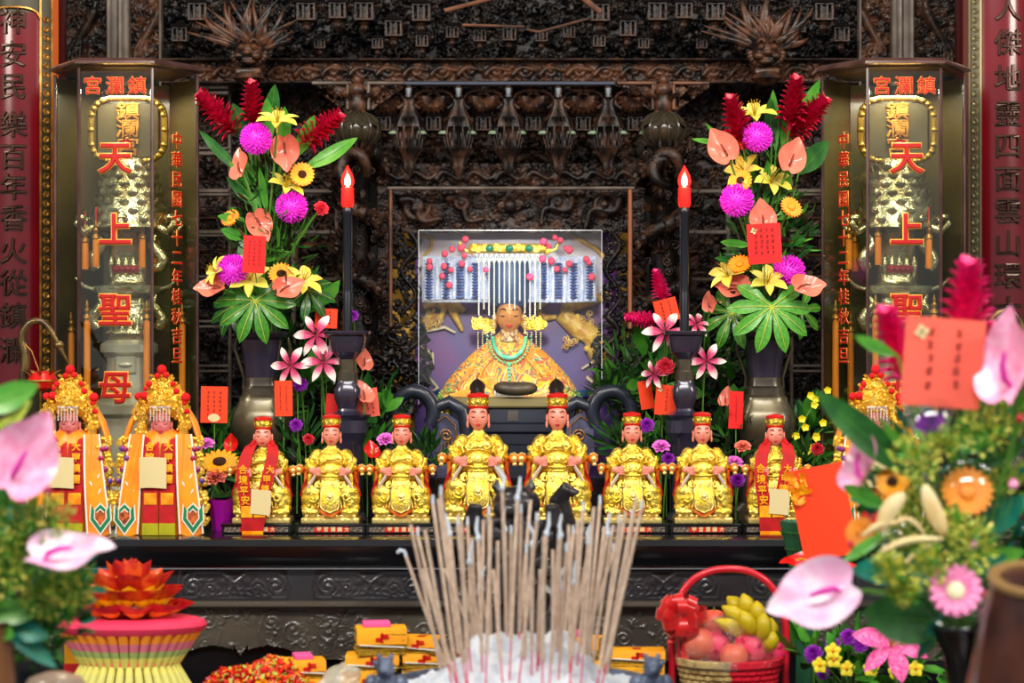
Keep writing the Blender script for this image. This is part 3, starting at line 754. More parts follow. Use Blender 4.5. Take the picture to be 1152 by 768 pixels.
# ================================================================ ALTAR TABLE
at_ = thing('altar_table', 'long black altar table with carved scroll friezes under the row of statues', 'table', (0, 0, 0))
AZ = 1.083; AF = -6+5.86+.0   # top height, front y
xw = 1.70
b = MB()
prof = [(-.14, AZ), (-.155, AZ-.004), (-.165, AZ-.02), (-.16, AZ-.05), (-.15, AZ-.068), (-.13, AZ-.075), (-.13, AZ-.08), (-.10, AZ-.08), (.5, AZ-.08), (.5, AZ)]
b.grid([[(x, y, z) for y, z in prof] for x in (-xw, xw)], cv=True); b.add([(-xw, y, z) for y, z in prof], [list(range(len(prof)))]); b.add([(xw, y, z) for y, z in prof], [list(range(len(prof)))[::-1]])
b.box((0, .875, AZ-.04), (2.68, .75, .08)); b.build('table_top', M_['black'], at_, sharp=30)
b = MB(); b.box((0, -.128, AZ-.0825), (2*xw, .02, .004), bev=.001); b.build('highlight_strip', mat('painted_highlight_grey', S(120,120,128), .25, coat=.5), at_)  # pale grey strip painting in the highlight line below the slab
b = MB(); b.box((0, .2, AZ-.33), (2*xw-.1, .56, .5)); b.box((0, .85, AZ-.33), (2.6, .7, .5)); b.box((0, -.02, AZ-.127), (2*xw-.06, .16, .088)); b.build('body', M_['black'], at_, smooth=False)
d = 5.885
def frz(pn):
    def ex(r, w, h):
        for (a, c) in pn:
            x0, x1 = X(a, d)-fc, X(c, d)-fc; m = (x0+x1)/2; L = x1-x0
            for sg in (-1, 1):
                e = m+sg*L*.5
                r.spiral(e-sg*h*.33, h*.5, h*.34, 1.5, .0055, PI/2, -sg, .001, .8)
                r.stroke([(e-sg*h*.4, h*.84), (m+sg*L*.12, h*.84), (m, h*.55), (m-sg*L*.05, h*.22)], .005, .004, .001, .8)
                r.stroke([(e+sg*h*.05, h*.1), (e+sg*h*.12, h*.5), (e+sg*h*.02, h*.92), (m, h*.92)], .0028, .0028, .001, .8); r.stroke([(e+sg*h*.05, h*.1), (m, h*.08)], .0028, .0028, .001, .8)
                for j in range(7): r.leafy(m+sg*L*(.05+.055*j), h*(.35+.3*(j % 2)), j*1.3, h*.34, .0038, sg*2, .001, .8)
                r.spiral(m+sg*L*.22, h*.40, h*.24, 1.5, .0045, 0, sg, .001, .8); r.spiral(m+sg*L*.1, h*.62, h*.15, 1.3, .004, 2, -sg, .001, .8)
                for j in range(5): r.leafy(m+sg*L*(.06+.07*j), h*.2, 1.2*sg+PI/2, h*.3, .004, -sg*1.5, .001, .8)
                r.stroke([(e-sg*h*.5, h*.16), (m+sg*L*.25, h*.13), (m, h*.25)], .004, .003, .001, .8)
    return ex
pan = [(205, 322), (357, 476), (520, 640), (686, 806), (846, 960), (1000, 1110), (48, 168)]
w = 2*xw-.08; fc = 0.0
r = Relief(w, 36*d*K, .0028, 5); frz(pan)(r, w, 36*d*K); r.H *= .6; r.mesh('scroll_frieze', M_['altar'], (0, -.115, Zp(676, d)), at_)
b = MB(); prof = [(-.10, 0), (-.125, -.002), (-.135, -.008), (-.135, -.014), (-.125, -.020), (-.10, -.024)]
z0 = Zp(675, d)
b.grid([[(x, y, z0+z) for y, z in prof] for x in (-xw+.03, xw-.03)]); b.build('waist_moulding', M_['altar2'], at_, sharp=25)
H = .155
def apr(r, w, h):
    for i, cpx in enumerate((-130, 270, 575, 880, 1180)):
        pass
    for (a, c) in ((288, 560), (590, 862), (-16, 250), (900, 1170)):
        x0, x1 = X(a, d), X(c, d); L = x1-x0; m = (x0+x1)/2
        for sg in (-1, 1):
            e = m+sg*L*.47
            r.spiral(e-sg*.02, h*.78, .026, 1.5, .0055, PI/2, -sg, .0, .8); r.spiral(e-sg*.08, h*.62, .034, 1.6, .0055, 0, sg, .0, .8)
            r.spiral(m+sg*L*.2, h*.62, .036, 1.6, .0055, 1, -sg, 0, .8); r.spiral(m+sg*L*.09, h*.5, .026, 1.5, .005, 2, sg, 0, .8); r.spiral(m+sg*L*.31, h*.42, .022, 1.5, .005, 3, sg, 0, .8)
            r.stroke([(e, h*.93), (m+sg*L*.3, h*.93), (m+sg*L*.22, h*.85)], .005, .004, 0, .8)
            for j in range(7): r.leafy(m+sg*L*(.05+.06*j), h*.35, j, .035, .004, sg*2, 0, .8)
            r.stroke([(e, h*.9), (e+sg*.012, h*.6), (e, h*.3)], .004, .004, 0, .8)
def apo(X_, Z_):
    px = 576+X_/(d*K); 
    u = np.abs(((px-270+152.5) % 305)-152.5)     # distance from a cusp
    edge = .018+.030*np.exp(-((u-34)/34.)**2)-.0*u+.012*np.exp(-(u/5.)**2)*0
    edge = np.where(u < 8, .018+.03*(u/8.), edge)
    edge = edge+.012-.0001*u
    return Z_ > edge
r = Relief(w, H, .0028, 6); r.fill(520, .007, .02, (0, .001), None, .55); apr(r, w, H); r.mesh('carved_apron', M_['altar2'], (0, -.10, z0-.024-H), at_, outline=apo)
rr = Relief(w, .16, .004, 8); rr.fill(260, .014, .035, (0, .012)); rr.mesh('lower_carving', M_['altar'], (0, -.06, z0-.31), at_)
for sx in (-1, 1):
    for yy in (-.05, .4): b = MB(); b.box((sx*(xw-.12), yy, .35), (.12, .12, .7), bev=.01); b.build('leg', M_['black'], at_)
# mouldings of the raised shelf behind (back rows stand on it)
sh = thing('rear_shelf', 'low black step along the back of the altar under the vases', 'shelf', (0, 0, 0))
b = MB(); b.box((0, .72, AZ+.06), (1.6, .5, .12), bev=.004); b.build('step', M_['black'], sh)

# ================================================================ LIGHT + CAMERA
w_ = bpy.data.worlds.new('World'); bpy.context.scene.world = w_; w_.use_nodes = True
nt = w_.node_tree; bg = nt.nodes['Background']
tc = nt.nodes.new('ShaderNodeTexCoord'); sp = nt.nodes.new('ShaderNodeSeparateXYZ'); r_ = nt.nodes.new('ShaderNodeValToRGB')
nt.links.new(tc.outputs['Generated'], sp.inputs[0])
mm = nt.nodes.new('ShaderNodeMath'); mm.operation = 'MULTIPLY_ADD'; mm.inputs[1].default_value = -.5; mm.inputs[2].default_value = .5
nt.links.new(sp.outputs['Y'], mm.inputs[0]); nt.links.new(mm.outputs[0], r_.inputs['Fac'])
r_.color_ramp.elements[0].position = .35; r_.color_ramp.elements[0].color = (.05, .05, .06, 1)
r_.color_ramp.elements[1].position = .95; r_.color_ramp.elements[1].color = (.95, .97, 1.0, 1)
nt.links.new(r_.outputs['Color'], bg.inputs['Color']); bg.inputs['Strength'].default_value = .33
def area(name, loc, target, size, e, col=(1, 1, 1), sy=None):
    l = bpy.data.lights.new(name, 'AREA'); l.energy = e; l.color = col; l.shape = 'RECTANGLE'; l.size = size; l.size_y = sy or size
    o = bpy.data.objects.new(name, l); COL.objects.link(o); o.location = loc
    o.rotation_euler = (Vector(target)-Vector(loc)).to_track_quat('-Z', 'Y').to_euler(); return o
area('hall_light_panel', (0, -4.4, 4.6), (0, 0, 1.3), 3.2, 150, (1, .97, .93), .8)
area('added_side_light_left', (-3.2, -3.2, 3.4), (-.4, .2, 1.4), 1.0, 60, (1, .93, .82))  # added side lamp out of view, put in for sparkle
area('added_side_light_right', (3.2, -3.2, 3.4), (.4, .2, 1.4), 1.0, 60, (1, .93, .82))  # its added twin on the right, also for sparkle
area('added_altar_light_left', (-1.0, -.6, 3.3), (-.9, .3, 1.2), .4, 14, (1, .88, .72))  # added warm lamp out of view, brightens the left of the altar
area('added_altar_light_right', (1.0, -.6, 3.3), (.9, .3, 1.2), .4, 14, (1, .88, .72))  # added warm lamp out of view, brightens the altar's right side
sl = bpy.data.lights.new('added_goddess_spot', 'SPOT'); sl.energy = 300; sl.spot_size = math.radians(14); sl.spot_blend = .35; sl.shadow_soft_size = .12; sl.color = (1, .96, .95); so = bpy.data.objects.new('added_goddess_spot', sl); COL.objects.link(so); so.location = (0, -1.6, 2.25); so.rotation_euler = (Vector((0, .95, 1.66))-Vector((0, -1.6, 2.25))).to_track_quat('-Z', 'Y').to_euler()  # added spot out in the hall, standing in for the niche light
cam = bpy.data.cameras.new('Camera'); co = bpy.data.objects.new('Camera', cam); COL.objects.link(co)
co.location = (0, CY, CZ); co.rotation_euler = (PI/2, 0, 0)
cam.sensor_width = 36; cam.lens = 36/(1152*K); cam.clip_start = .1; cam.clip_end = 50
cam.dof.use_dof = True; cam.dof.focus_distance = 6.35; cam.dof.aperture_fstop = 2.6
bpy.context.scene.camera = co
vs = bpy.context.scene.view_settings; vs.view_transform = 'Standard'; vs.look = 'None'; vs.gamma = 1; vs.use_curve_mapping = False; vs.exposure = .3
# ================================================================ GLASS CASES
def hexpts(cx, cy, a, r=None):
    r = r or a; return [(cx+r*math.cos(PI/3*i), cy+r*math.sin(PI/3*i)) for i in range(6)]
def glass_case(cx, m, word):
    a = .207; cy = CY+6.3+.179; z0 = AZ; z1 = Zp(72, 6.3)
    t = thing('glass_case', 'tall six-sided glass case with red characters, %s of the %s tall bouquet' % word, 'case', (cx, cy, z0))
    H = z1-z0
    v = hexpts(0, 0, a)
    # cap
    b = MB()
    b.lathe([(0, H+.022), (a*1.0, H+.018), (a*1.08, H+.008), (a*1.10, H), (a*1.0, H-.004), (a*.98, H-.008), (a*.9, H-.008)], 6)
    b.build('cap', M_['casewood'], t, sharp=20)
    b = MB(); b.lathe([(0, .05), (a*.97, .05), (a*1.02, .04), (a*1.05, 0), (0, 0)], 6); b.build('base', M_['casewood'], t, sharp=20)
    for i in range(6):
        b = MB(); b.box((v[i][0], v[i][1], H/2), (.009, .009, H-.02), rot=Matrix.Rotation(PI/3*i, 3, 'Z'), bev=.002); b.build('corner_post', M_['casewood'], t)
    # panes: 3 front are glass, 3 rear are olive lining.  edges i -> i+1
    for i in range(6):
        p, q = Vector((*v[i], 0)), Vector((*v[(i+1) % 6], 0)); mid = (p+q)/2
        ang = math.atan2((q-p).y, (q-p).x)
        b = MB(); b.box((mid.x*.99, mid.y*.99, H/2), ((q-p).length-.01, .004, H-.04), rot=Matrix.Rotation(ang, 3, 'Z'))
        front = mid.y < -.01
        o = b.build('glass_pane' if front else 'lining_panel', M_['glass'] if front else M_['caseback'], t, smooth=False)
    fy = -.179-.004
    def zz(py): return Zp(py, 6.3)-z0
    def lab(body, px, py, size, par, bold=.03, d2=6.3, loc=None, rot=(PI/2, 0, 0), outl=.035):
        L = loc or Vector((px, fy-.001, zz(py)))
        n = Vector((math.sin(rot[2]), -math.cos(rot[2]), 0))
        text('letter_outline', body, size, M_['letout'], par, L, rot, bold=bold+outl, depth=.0002)
        text('letter', body, size, M_['letter'], par, L+n*((outl*size)+.0008), rot, bold=bold, depth=.0002)
    for ch, dx in (('宮', -.064), ('瀾', -.001), ('鎮', .062)): lab(ch, dx, 98, .054, t, .010, outl=.020)
    for ch, py in zip('天上聖母', (180, 261, 351, 438)): lab(ch, 0 if m == 0 else .006, py, .096, t, .022, outl=.03)
    ang = PI/3 if m == 0 else -PI/3
    # inscription on the face towards the middle
    s_ = 1 if m == 0 else -1
    p, q = Vector((a*.5*s_, -.179, 0)), Vector((a*s_, 0, 0)); mid = p.lerp(q, .52 if m == 0 else .5); n = Vector((math.sin(ang), -math.cos(ang), 0))
    for i, ch in enumerate('中華民國七十二年桂秋吉旦'):
        L = mid+n*.004+Vector((0, 0, zz(156+22.3*i)))
        lab(ch, 0, 0, .050, t, .010, loc=L, rot=(PI/2, 0, ang), outl=.012)
    area('case_lamp', (cx, cy-.03, z1-.06), (cx, cy, z0), .16, 3.0, (1, .9, .74))
    # ---- silver incense tower inside
    tw = thing('silver_tower', 'chased silver tower inside the %s glass case' % ('left' if m == 0 else 'right'), 'tower', (cx+(.008), cy+.0, z0+.05), scale=(1.25, 1.1, 1))
    def zt(py): return Zp(py, 6.45)-z0-.05
    prof = [(.0, 0), (.095, 0), (.1, .02), (.075, .05), (.07, zt(470)), (.085, zt(465)), (.085, zt(455)), (.055, zt(445)), (.05, zt(402)), (.066, zt(396)), (.066, zt(388)), (.05, zt(382)), (0, zt(380))]
    b = MB(); b.lathe(prof, 24, sq=.35); b.box((0, -.056, zt(410)), (.05, .012, .05), bev=.004); b.ell((0, -.064, zt(410)), (.016, .006, .008)); b.build('pedestal', M_['silverp'], tw, sharp=30)
    b = MB()
    b.lathe([(.05, zt(382)), (.058, zt(375)), (.048, zt(370)), (.046, zt(335)), (.08, zt(330)), (.082, zt(322)), (.05, zt(320)), (.046, zt(316)), (.044, zt(262)), (.06, zt(258))], 24, sq=.4)
    for sx in (-1, 1):
        for (zc, R) in ((352, .03), (285, .024)):
            b.tube([(sx*(.07+.012*math.sin(u*6)), -.03, zt(zc+18)+u*.1) for u in np.linspace(0, 1, 12)], [.013, .016, .014, .016, .014, .016, .014, .016, .014, .012, .01, .006], 8)
        b.tube([(sx*.05, -.03, zt(330)), (sx*.10, -.035, zt(322)), (sx*.12, -.035, zt(312))], [.008, .007, .003], 6)
    for k in range(-2, 3): b.ell((k*.017, -.05, zt(300)), (.007, .008, .03)); b.ell((k*.018, -.05, zt(362)), (.007, .008, .02))
    b.build('body', M_['silver'], tw, sharp=60)
    b = MB(); b.box((0, -.058, zt(303)), (.06, .006, .022), bev=.003)
    for k in range(4): b.ell((-.02+.013*k, -.062, zt(303)), .007)
    b.build('red_panel', mat('dull_red_enamel', S(150,40,50), .4), tw)
    b = MB()
    b.lathe([(.05, zt(262)), (.094, zt(256)), (.088, zt(250)), (.075, zt(225)), (.056, zt(195)), (.052, zt(188)), (.044, zt(186)), (.044, zt(178)), (0, zt(178))], 28)
    rr = random.Random(3)
    for row in range(7):
        u = row/6; R = .094-.036*u; z = zt(252)+(zt(192)-zt(252))*u
        n_ = 12
        for k in range(n_):
            aa = 2*PI*(k+.5*(row % 2))/n_; dd = Vector((math.cos(aa), math.sin(aa), 0))
            b.petal(dd*R*.93+Vector((0, 0, z-.005)), dd*.9+Vector((0, 0, .8)), (-dd.x, -dd.y, .3), .034, .026, 1.5, .4, nt=5, nw=2)
    for k in range(6):
        aa = 2*PI*k/6+PI/6; dd = Vector((math.cos(aa), math.sin(aa), 0))
        b.tube([dd*.088+Vector((0, 0, zt(256))), dd*.115+Vector((0, 0, zt(262))), dd*.13+Vector((0, 0, zt(252))), dd*.122+Vector((0, 0, zt(244)))], [.011, .010, .009, .003], 7)
        b.ell(dd*.12+Vector((0, 0, zt(246))), (.014, .014, .012))
    b.build('flame_roof', M_['silver'], tw, sharp=60)
    b = MB()    # plaque with arched frame on top
    zc = zt(146)
    pts = [(.09*math.cos(u)*(1 if abs(math.cos(u)) < .8 else 1), -.02, zc+.084*math.sin(u)) for u in np.linspace(0, 2*PI, 40, endpoint=False)]
    sqp = [Vector((.086*math.copysign(abs(math.cos(u))**.55, math.cos(u)), -.02, zc+.092*math.copysign(abs(math.sin(u))**.55, math.sin(u)))) for u in np.linspace(0, 2*PI, 48, endpoint=False)]
    b.tube(sqp, .008, 8, closed=True)
    for p in sqp[::2]: b.ell(p*1.0+Vector((0, -.003, 0)), .009, 6, 8)
    b.build('plaque_frame', mat('old_gold', S(150,118,48), .3, .7, bump=.6, bscale=150, bdist=.003), tw)
    b = MB(); b.box((0, -.014, zc), (.15, .012, .165), bev=.01); b.build('plaque_board', M_['caseback'], tw)
    g = M_['gilt']
    for i, ch in enumerate('鎮瀾宮'): text('plaque_letter', ch, .056, g, tw, (0, -.023, zc+.052-.052*i), bold=.02, depth=.0015)
    b = MB()
    for k in range(10): aa = k*.63; b.petal((0, -.04, zt(163)), (math.cos(aa), -.5, math.sin(aa)), (0, -1, 0), .02, .016, .4)
    b.ell((0, -.048, zt(163)), .008); b.build('rosette', M_['redcloth'], tw)
    # ---- amber candles / tassels
    def amber(px, y0, y1, dy, w, kind, lab_):
        d_ = 6.479+dy; zt_, zb_ = Zp(y0, d_), Zp(y1, d_)
        n_ = thing(kind, lab_, 'candle' if kind == 'amber_candle' else 'tassel', (X(px, d_), CY+d_, zb_), group=('long amber candles in the glass cases' if kind == 'amber_candle' else 'orange tassels in the glass cases'))
        h = zt_-zb_
        bb = MB(); bb.lathe([(w*.9, 0), (w, .004), (w*.95, h*.96), (w*.4, h)], 14); bb.build('wax' if kind == 'amber_candle' else 'fringe', M_['ambtas'], n_)
        bb = MB(); bb.lathe([(w*1.2, h), (w*1.1, h+.008), (w*.5, h+.014), (w*.9, h+.024), (w*.3, h+.032), (w*.5, h+.04), (0, h+.056)], 12); bb.build('gold_tip', M_['gilt'], n_)
        if kind == 'tassel': bb = MB(); bb.tube([(0, 0, h+.05), (0, 0, h+.09)], .002, 5); bb.build('cord', M_['red'], n_)
        else: bb = MB(); bb.lathe([(w*1.5, 0), (w*1.8, -.004), (w*.6, -.02), (w*.6, -(zb_-AZ-.06)), (w*2.2, -(zb_-AZ-.052)), (0, -(zb_-AZ-.05))], 14); bb.build('candlestick', M_['gilt'], n_)
    side = 'left' if m == 0 else 'right'
    tl = [(96, 'outermost of the left case', -.06, 272, 303), (108, 'second from the left in the left case', -.07, 268, 300), (160, 'beside the character in the right half of the left case', -.06, 268, 301), (176, 'nearest the right corner post of the left case', -.02, 275, 305)] if m == 0 else \
         [(955, 'left of the left corner post in the right case', -.02, 268, 303), (962, 'behind the left corner post of the right case', .03, 272, 305), (988, 'left of the tower in the right case', -.06, 265, 298), (1045, 'right of the tower in the right case', -.07, 268, 302)]
    for (px, w_, dy, y0, y1) in tl: amber(px, y0, y1, dy, .010, 'tassel', 'orange hanging tassel, %s' % w_)
    cl = [(98, 'left of the tower', -.07, 358, 475), (165, 'right of the tower', -.06, 358, 475), (205, 'in the right-hand corner', -.01, 362, 478), (80, 'in the far left corner', .05, 372, 475)] if m == 0 else \
         [(940, 'in the left-hand corner', -.02, 358, 475), (985, 'left of the tower', -.07, 352, 475), (1051, 'right of the tower', -.06, 352, 475), (957, 'at the back left', .09, 372, 475)]
    for (px, w_, dy, y0, y1) in cl: amber(px, y0, y1, dy, .010, 'amber_candle', 'long amber candle %s inside the %s glass case' % (w_, side))
glass_case(-1.124, 0, ('left', 'left')); glass_case(1.112, 1, ('right', 'right'))

# ================================================================ GOLD STATUES (modelled with 1 unit = one pixel at the row, front = -y)
def make_face(t, zc, sc, hair=True, crownmat=None):
    """head of a statue, face towards -y"""
    b = MB(); n = 26; rows = []
    for i in range(n+1):
        th = PI*i/n; row = []
        z = math.cos(th)
        for k in range(28):
            a = 2*PI*k/28
            rx = 9.2*(1 if z > 0 else (1-.28*(-z)**2)); x = rx*math.sin(th)*math.cos(a); y = 9.5*math.sin(th)*math.sin(a)
            zz = 12.2*z
            if y < 0:
                nx = abs(x)
                y -= 2.3*math.exp(-(nx/1.5)**2)*math.exp(-((zz+1.2)/2.8)**2)         # nose
                y -= .8*math.exp(-(nx/2.6)**2)*math.exp(-((zz+6.2)/1.3)**2)           # lips
                y -= .9*math.exp(-(nx/2.6)**2)*math.exp(-((zz+10)/1.8)**2)            # chin
                y += 1.0*math.exp(-((nx-4)/2.0)**2)*math.exp(-((zz-2.0)/1.6)**2)      # eye sockets
                y -= .6*math.exp(-((nx-4)/1.8)**2)*math.exp(-((zz-1.4)/.9)**2)        # lids
                y -= .7*math.exp(-((nx-5.2)/2.2)**2)*math.exp(-((zz+4)/2.6)**2)       # cheeks
            row.append((x*sc, y*sc, zc+zz*sc))
        rows.append(row)
    b.grid(rows, cv=True)
    b.lathe([(4.8*sc, -15*sc), (4.6*sc, -8*sc)], 16, (0, 1.5*sc, zc))
    for sx in (-1, 1):
        b.ell((sx*9.6*sc, .8*sc, zc-1*sc), (1.3*sc, 2.0*sc, 4.0*sc)); b.ell((sx*9.9*sc, .2*sc, zc-6*sc), (1.3*sc, 1.4*sc, 3.0*sc))
    head = b.build('head', M_['skin'], t, scale=U)
    b = MB()
    for sx in (-1, 1):
        b.tube([Vector((sx*(1.9+4.6*u)*sc, (-8.7+2.4*u*u)*sc, zc+(1.0-1.0*math.sin(PI*u))*sc)) for u in np.linspace(0, 1, 7)], [.2*sc, .45*sc, .6*sc, .6*sc, .55*sc, .45*sc, .15*sc], 5)
        b.tube([Vector((sx*(1.8+5.2*u)*sc, (-9.2+2.7*u*u)*sc, zc+(4.0+1.3*math.sin(PI*u))*sc)) for u in np.linspace(0, 1, 7)], [.15*sc, .36*sc, .42*sc, .4*sc, .34*sc, .26*sc, .05*sc], 5)
    b.build('eye_line', M_['hair'], head, scale=U)
    b = MB(); b.ell((0, -9.4*sc, zc-6.0*sc), (2.4*sc, .9*sc, .75*sc)); b.ell((0, -9.3*sc, zc-6.9*sc), (1.7*sc, .9*sc, .6*sc)); b.build('lips', M_['lip'], head, scale=U)
    if hair:
        b = MB(); E_(b, 0, 3.4*sc, zc+1*sc, 10.9*sc, 8.6*sc, 12.5*sc); b.build('hair', M_['hair'], head, scale=U)
    return head
def crown_small(t, z, sc, knot):
    b = MB(); 
    def md(a, z_): return 1
    b.lathe([(9.4*sc, z-1), (10.2*sc, z), (10.2*sc, z+1.8), (9.5*sc, z+2)], 24, (0, 1.5, 0), sy=.95); b.lathe([(9.2*sc, z+9), (10.3*sc, z+9.5), (10.4*sc, z+12), (9.6*sc, z+12.6)], 24, (0, 1.5, 0), sy=.95)
    b.lathe([(9.6*sc, z+12.6), (4*sc, z+14), (0, z+14.4)], 24, (0, 1.5, 0), sy=.95)
    cr = b.build('crown', M_['red'], t, scale=U)
    b = MB(); b.lathe([(9.6*sc, z+1.8), (10.0*sc, z+5), (10.2*sc, z+9.3)], 24, (0, 1.5, 0), sy=.95)
    b.tube([Vector((math.cos(a)*10.5*sc, 1.5+math.sin(a)*10.0*sc, z+5.5+1.5*math.cos(a*8))) for a in np.linspace(0, 2*PI, 64, endpoint=False)], .55, 5, closed=True)
    b.ell((0, -9*sc, z+5.6), (2.0, 1.2, 2.0)); b.build('gold_band', M_['gold'], cr, scale=U)
    if knot:
        b = MB(); b.petal((-5, 2, z+11), (0, 0, 1), (1, 0, 0), 20, 16, .5, .3, tip=.8, base_w=1); b.petal((0, 2, z+11), (-.1, 0, 1), (0, -1, 0), 17, 17, .3, .3, tip=.8, base_w=1); b.petal((5.5, 4, z+12), (.0, 0, 1), (-1, 0, 0), 11, 9, .9, .3)
        E_(b, -3, 4, z+14, 5.5, 3.5, 7); b.build('hair_knot', mat('smoky_black_hair', S(48,36,30), .5), cr, scale=U)
def make_statue(name, knot, sash):
    t = thing(name, '', 'statue')
    # --- seat block
    b = MB(); b.box((0, 0, 3), (70, 46, 6), bev=1); b.box((0, 1, 8), (62, 40, 4.5), bev=1)
    for k in range(-4, 5): b.ell((k*7, -20.5, 8.2), (2.8, 1.4, 1.8), 6, 8); b.box((k*7.4, -23, 3), (4.4, 1.2, 3), bev=.5)
    b.build('pedestal', M_['goldpale'], t, scale=U)
    # --- throne
    b = MB()
    b.box((0, 16, 36), (58, 7, 56), bev=2)
    for sx in (-1, 1):
        b.box((sx*30, 2, 34), (5, 30, 48), bev=1.5)
        b.tube([(sx*27, 12, 60), (sx*31, 0, 60), (sx*35, -9, 59), (sx*38, -12, 60)], [3, 3.4, 3.6, 4], 8)
        b.ell((sx*38, -14, 60), 4.6)
    th = b.build('throne', M_['goldred'], t, scale=U)
    b = MB()
    for sx in (-1, 1):
        b.ell((sx*38, -17.2, 60), (3.2, 2.6, 3.2)); b.ell((sx*38.4, -17, 55), (2.6, 2, 1.8)); b.tube([(sx*34, -14, 64), (sx*38, -16, 65.6), (sx*42, -14, 63)], 1.0, 6)
    b.build('arm_finial', M_['goldpale'], th, scale=U)
    # --- robe, one continuous sculpted body
    b = MB()
    E_(b, 0, 2, 66, 17, 13, 20); E_(b, 0, -4, 58, 16, 15, 12); E_(b, 0, 1, 75, 19, 11, 7); E_(b, 0, 0, 44, 22, 17, 10)
    for sx in (-1, 1):
        M1 = Matrix.Rotation(sx*.35, 3, 'Y')
        E_(b, sx*17, 2, 74, 8.5, 9, 8.5); E_(b, sx*22, -2, 68, 7.5, 8, 13, Matrix.Rotation(-sx*.45, 3, 'Y')); E_(b, sx*25, -9, 62, 7.5, 10, 6.5)
        E_(b, sx*21, -14, 58, 6, 8, 5); E_(b, sx*21, -10, 35, 14.5, 16, 9.5); E_(b, sx*23, -12, 27, 13, 12, 13); E_(b, sx*24, -13, 17, 12, 10, 7)
        b.tube([(sx*20, -13, 60), (sx*25, -17, 52), (sx*26, -17, 44), (sx*24, -15, 36)], [4, 3, 2.4, 2], 10)
        b.ell((sx*26, -17, 14), (7, 7, 4.2)); b.tube([(sx*14, -20, 13), (sx*24, -22, 12), (sx*33, -18, 13)], [3, 3.5, 3], 8)
    E_(b, 0, -10, 30, 17, 13, 20)
    # relief ornament
    for sx in (-1, 1):
        spir(b, (sx*19, -25.5, 30), 7, 1.9, 1.6, 0, sx, (sx*.25, -1, .1)); spir(b, (sx*25, -21, 40), 5, 1.3, 1.5, 1, -sx, (sx*.5, -1, .4)); spir(b, (sx*14, -22, 43), 5, 1.3, 1.5, 2, sx, (0, -1, .5))
        spir(b, (sx*25, -23, 22), 4.5, 1.2, 1.5, 3, sx, (sx*.4, -1, 0)); spir(b, (sx*9, -14, 72), 4.5, 1.2, 1.5, 0, sx, (0, -1, .2)); spir(b, (sx*8, -19, 60), 4.5, 1.2, 1.5, 2, -sx, (0, -1, .1))
        spir(b, (sx*21, -8.5, 74), 4, 1.1, 1.4, 1, sx, (sx*.5, -1, .6)); spir(b, (sx*29, -10, 70), 3.4, 1.1, 1.4, 1, sx, (sx*.8, -1, .2))
        b.tube([(sx*4, -12, 84), (sx*12, -11, 79), (sx*17, -11, 72), (sx*15, -14, 66)], 1.3, 6)
        for k in range(5): b.tube([(sx*(13+3.6*k), -23+1.2*k, 26), (sx*(14+3.8*k), -24+1.3*k, 18), (sx*(13+4*k), -22+1.3*k, 12)], [1.0, 1.5, 1.0], 6)
        for k in range(4): b.ell((sx*(27-1.5*k), -17-k, 66-3*k), (2, 2, 2))
    b.tube([(20*math.cos(a), -3+17*math.sin(a), 52.5) for a in np.linspace(-PI, 0, 20)], 1.8, 8)
    b.tube([(19*math.cos(a), -3+17.5*math.sin(a), 49) for a in np.linspace(-PI, 0, 20)], 1.1, 8)
    o = b.build('robe', M_['gold'], t, scale=U); sculpt(o, .0017, 1)
    # --- collar
    b = MB(); b.lathe([(21, 71.5), (18.5, 76), (12, 80.5), (7.5, 83.5), (6.2, 86), (5.6, 86)], 32, sy=.66, mod=lambda a, z: 1+(.07*math.cos(8*a) if z < 74 else 0))
    for k in range(9):
        a = PI+PI*(k+.5)/9; spir(b, (15.5*math.cos(a), 11.5*math.sin(a), 78), 2.6, .8, 1.3, k, 1, (math.cos(a), math.sin(a), 1.1), 10)
    b.build('cloud_collar', M_['gold'], t, scale=U)
    # --- apron tongue with a red and gold border
    def tongue(w, z0, z1, y, bulge):
        P_ = []
        for i in range(11):
            u = i/10; z = z1+(z0-z1)*u; ww = w*(.80+.2*math.sin(u*PI*.6)) * (math.sqrt(max(0.0, 1-((u-.72)/.28)**2)) if u > .72 else 1)
            P_.append([(q*ww/2*1.0, y-bulge*math.sin(min(1, u*1.15)*PI*.55)+1.6*q*q, z) for q in np.linspace(-1, 1, 9)])
        return P_
    b = MB(); b.grid(tongue(24, 12, 51, -19, 7.5)); ap = b.build('apron', M_['gold'], t, scale=U)
    b = MB(); g_ = tongue(24, 12, 51, -19.3, 7.5); b.tube([g_[i][0] for i in range(10)]+[g_[10][4]]+[g_[i][8] for i in range(9, -1, -1)], .8, 6)
    spir(b, (0, -28.2, 30), 5.2, 1.0, 1.8, 0, 1); b.ell((0, -28.5, 30), (2.2, 1.2, 2.2))
    for sx in (-1, 1): spir(b, (sx*5.5, -26, 43), 3, .7, 1.4, 0, sx); spir(b, (sx*5, -27, 19), 2.6, .7, 1.4, 2, sx)
    for k in range(6): b.tube([(-8+3.2*k, -26.5, 47), (-7.5+3*k, -27, 45)], .6, 5)
    b.build('apron_ornament', M_['goldpale'], ap, scale=U)
    b = MB()   # red scalloped hem under the robe
    for i in range(2):
        pts = [Vector((x, -23.5+.012*x*x*.6-i*.8, 16-i*1.6-6.0*math.cos(x*.125)*(1 if abs(x) < 26 else .5))) for x in np.linspace(-31, 31, 33)]
        b.tube(pts, 1.5-i*.4, 6, flat=1)
    b.box((0, -13, 14), (54, 18, 6), bev=2)
    b.build('red_hem', M_['goldred'], t, scale=U)
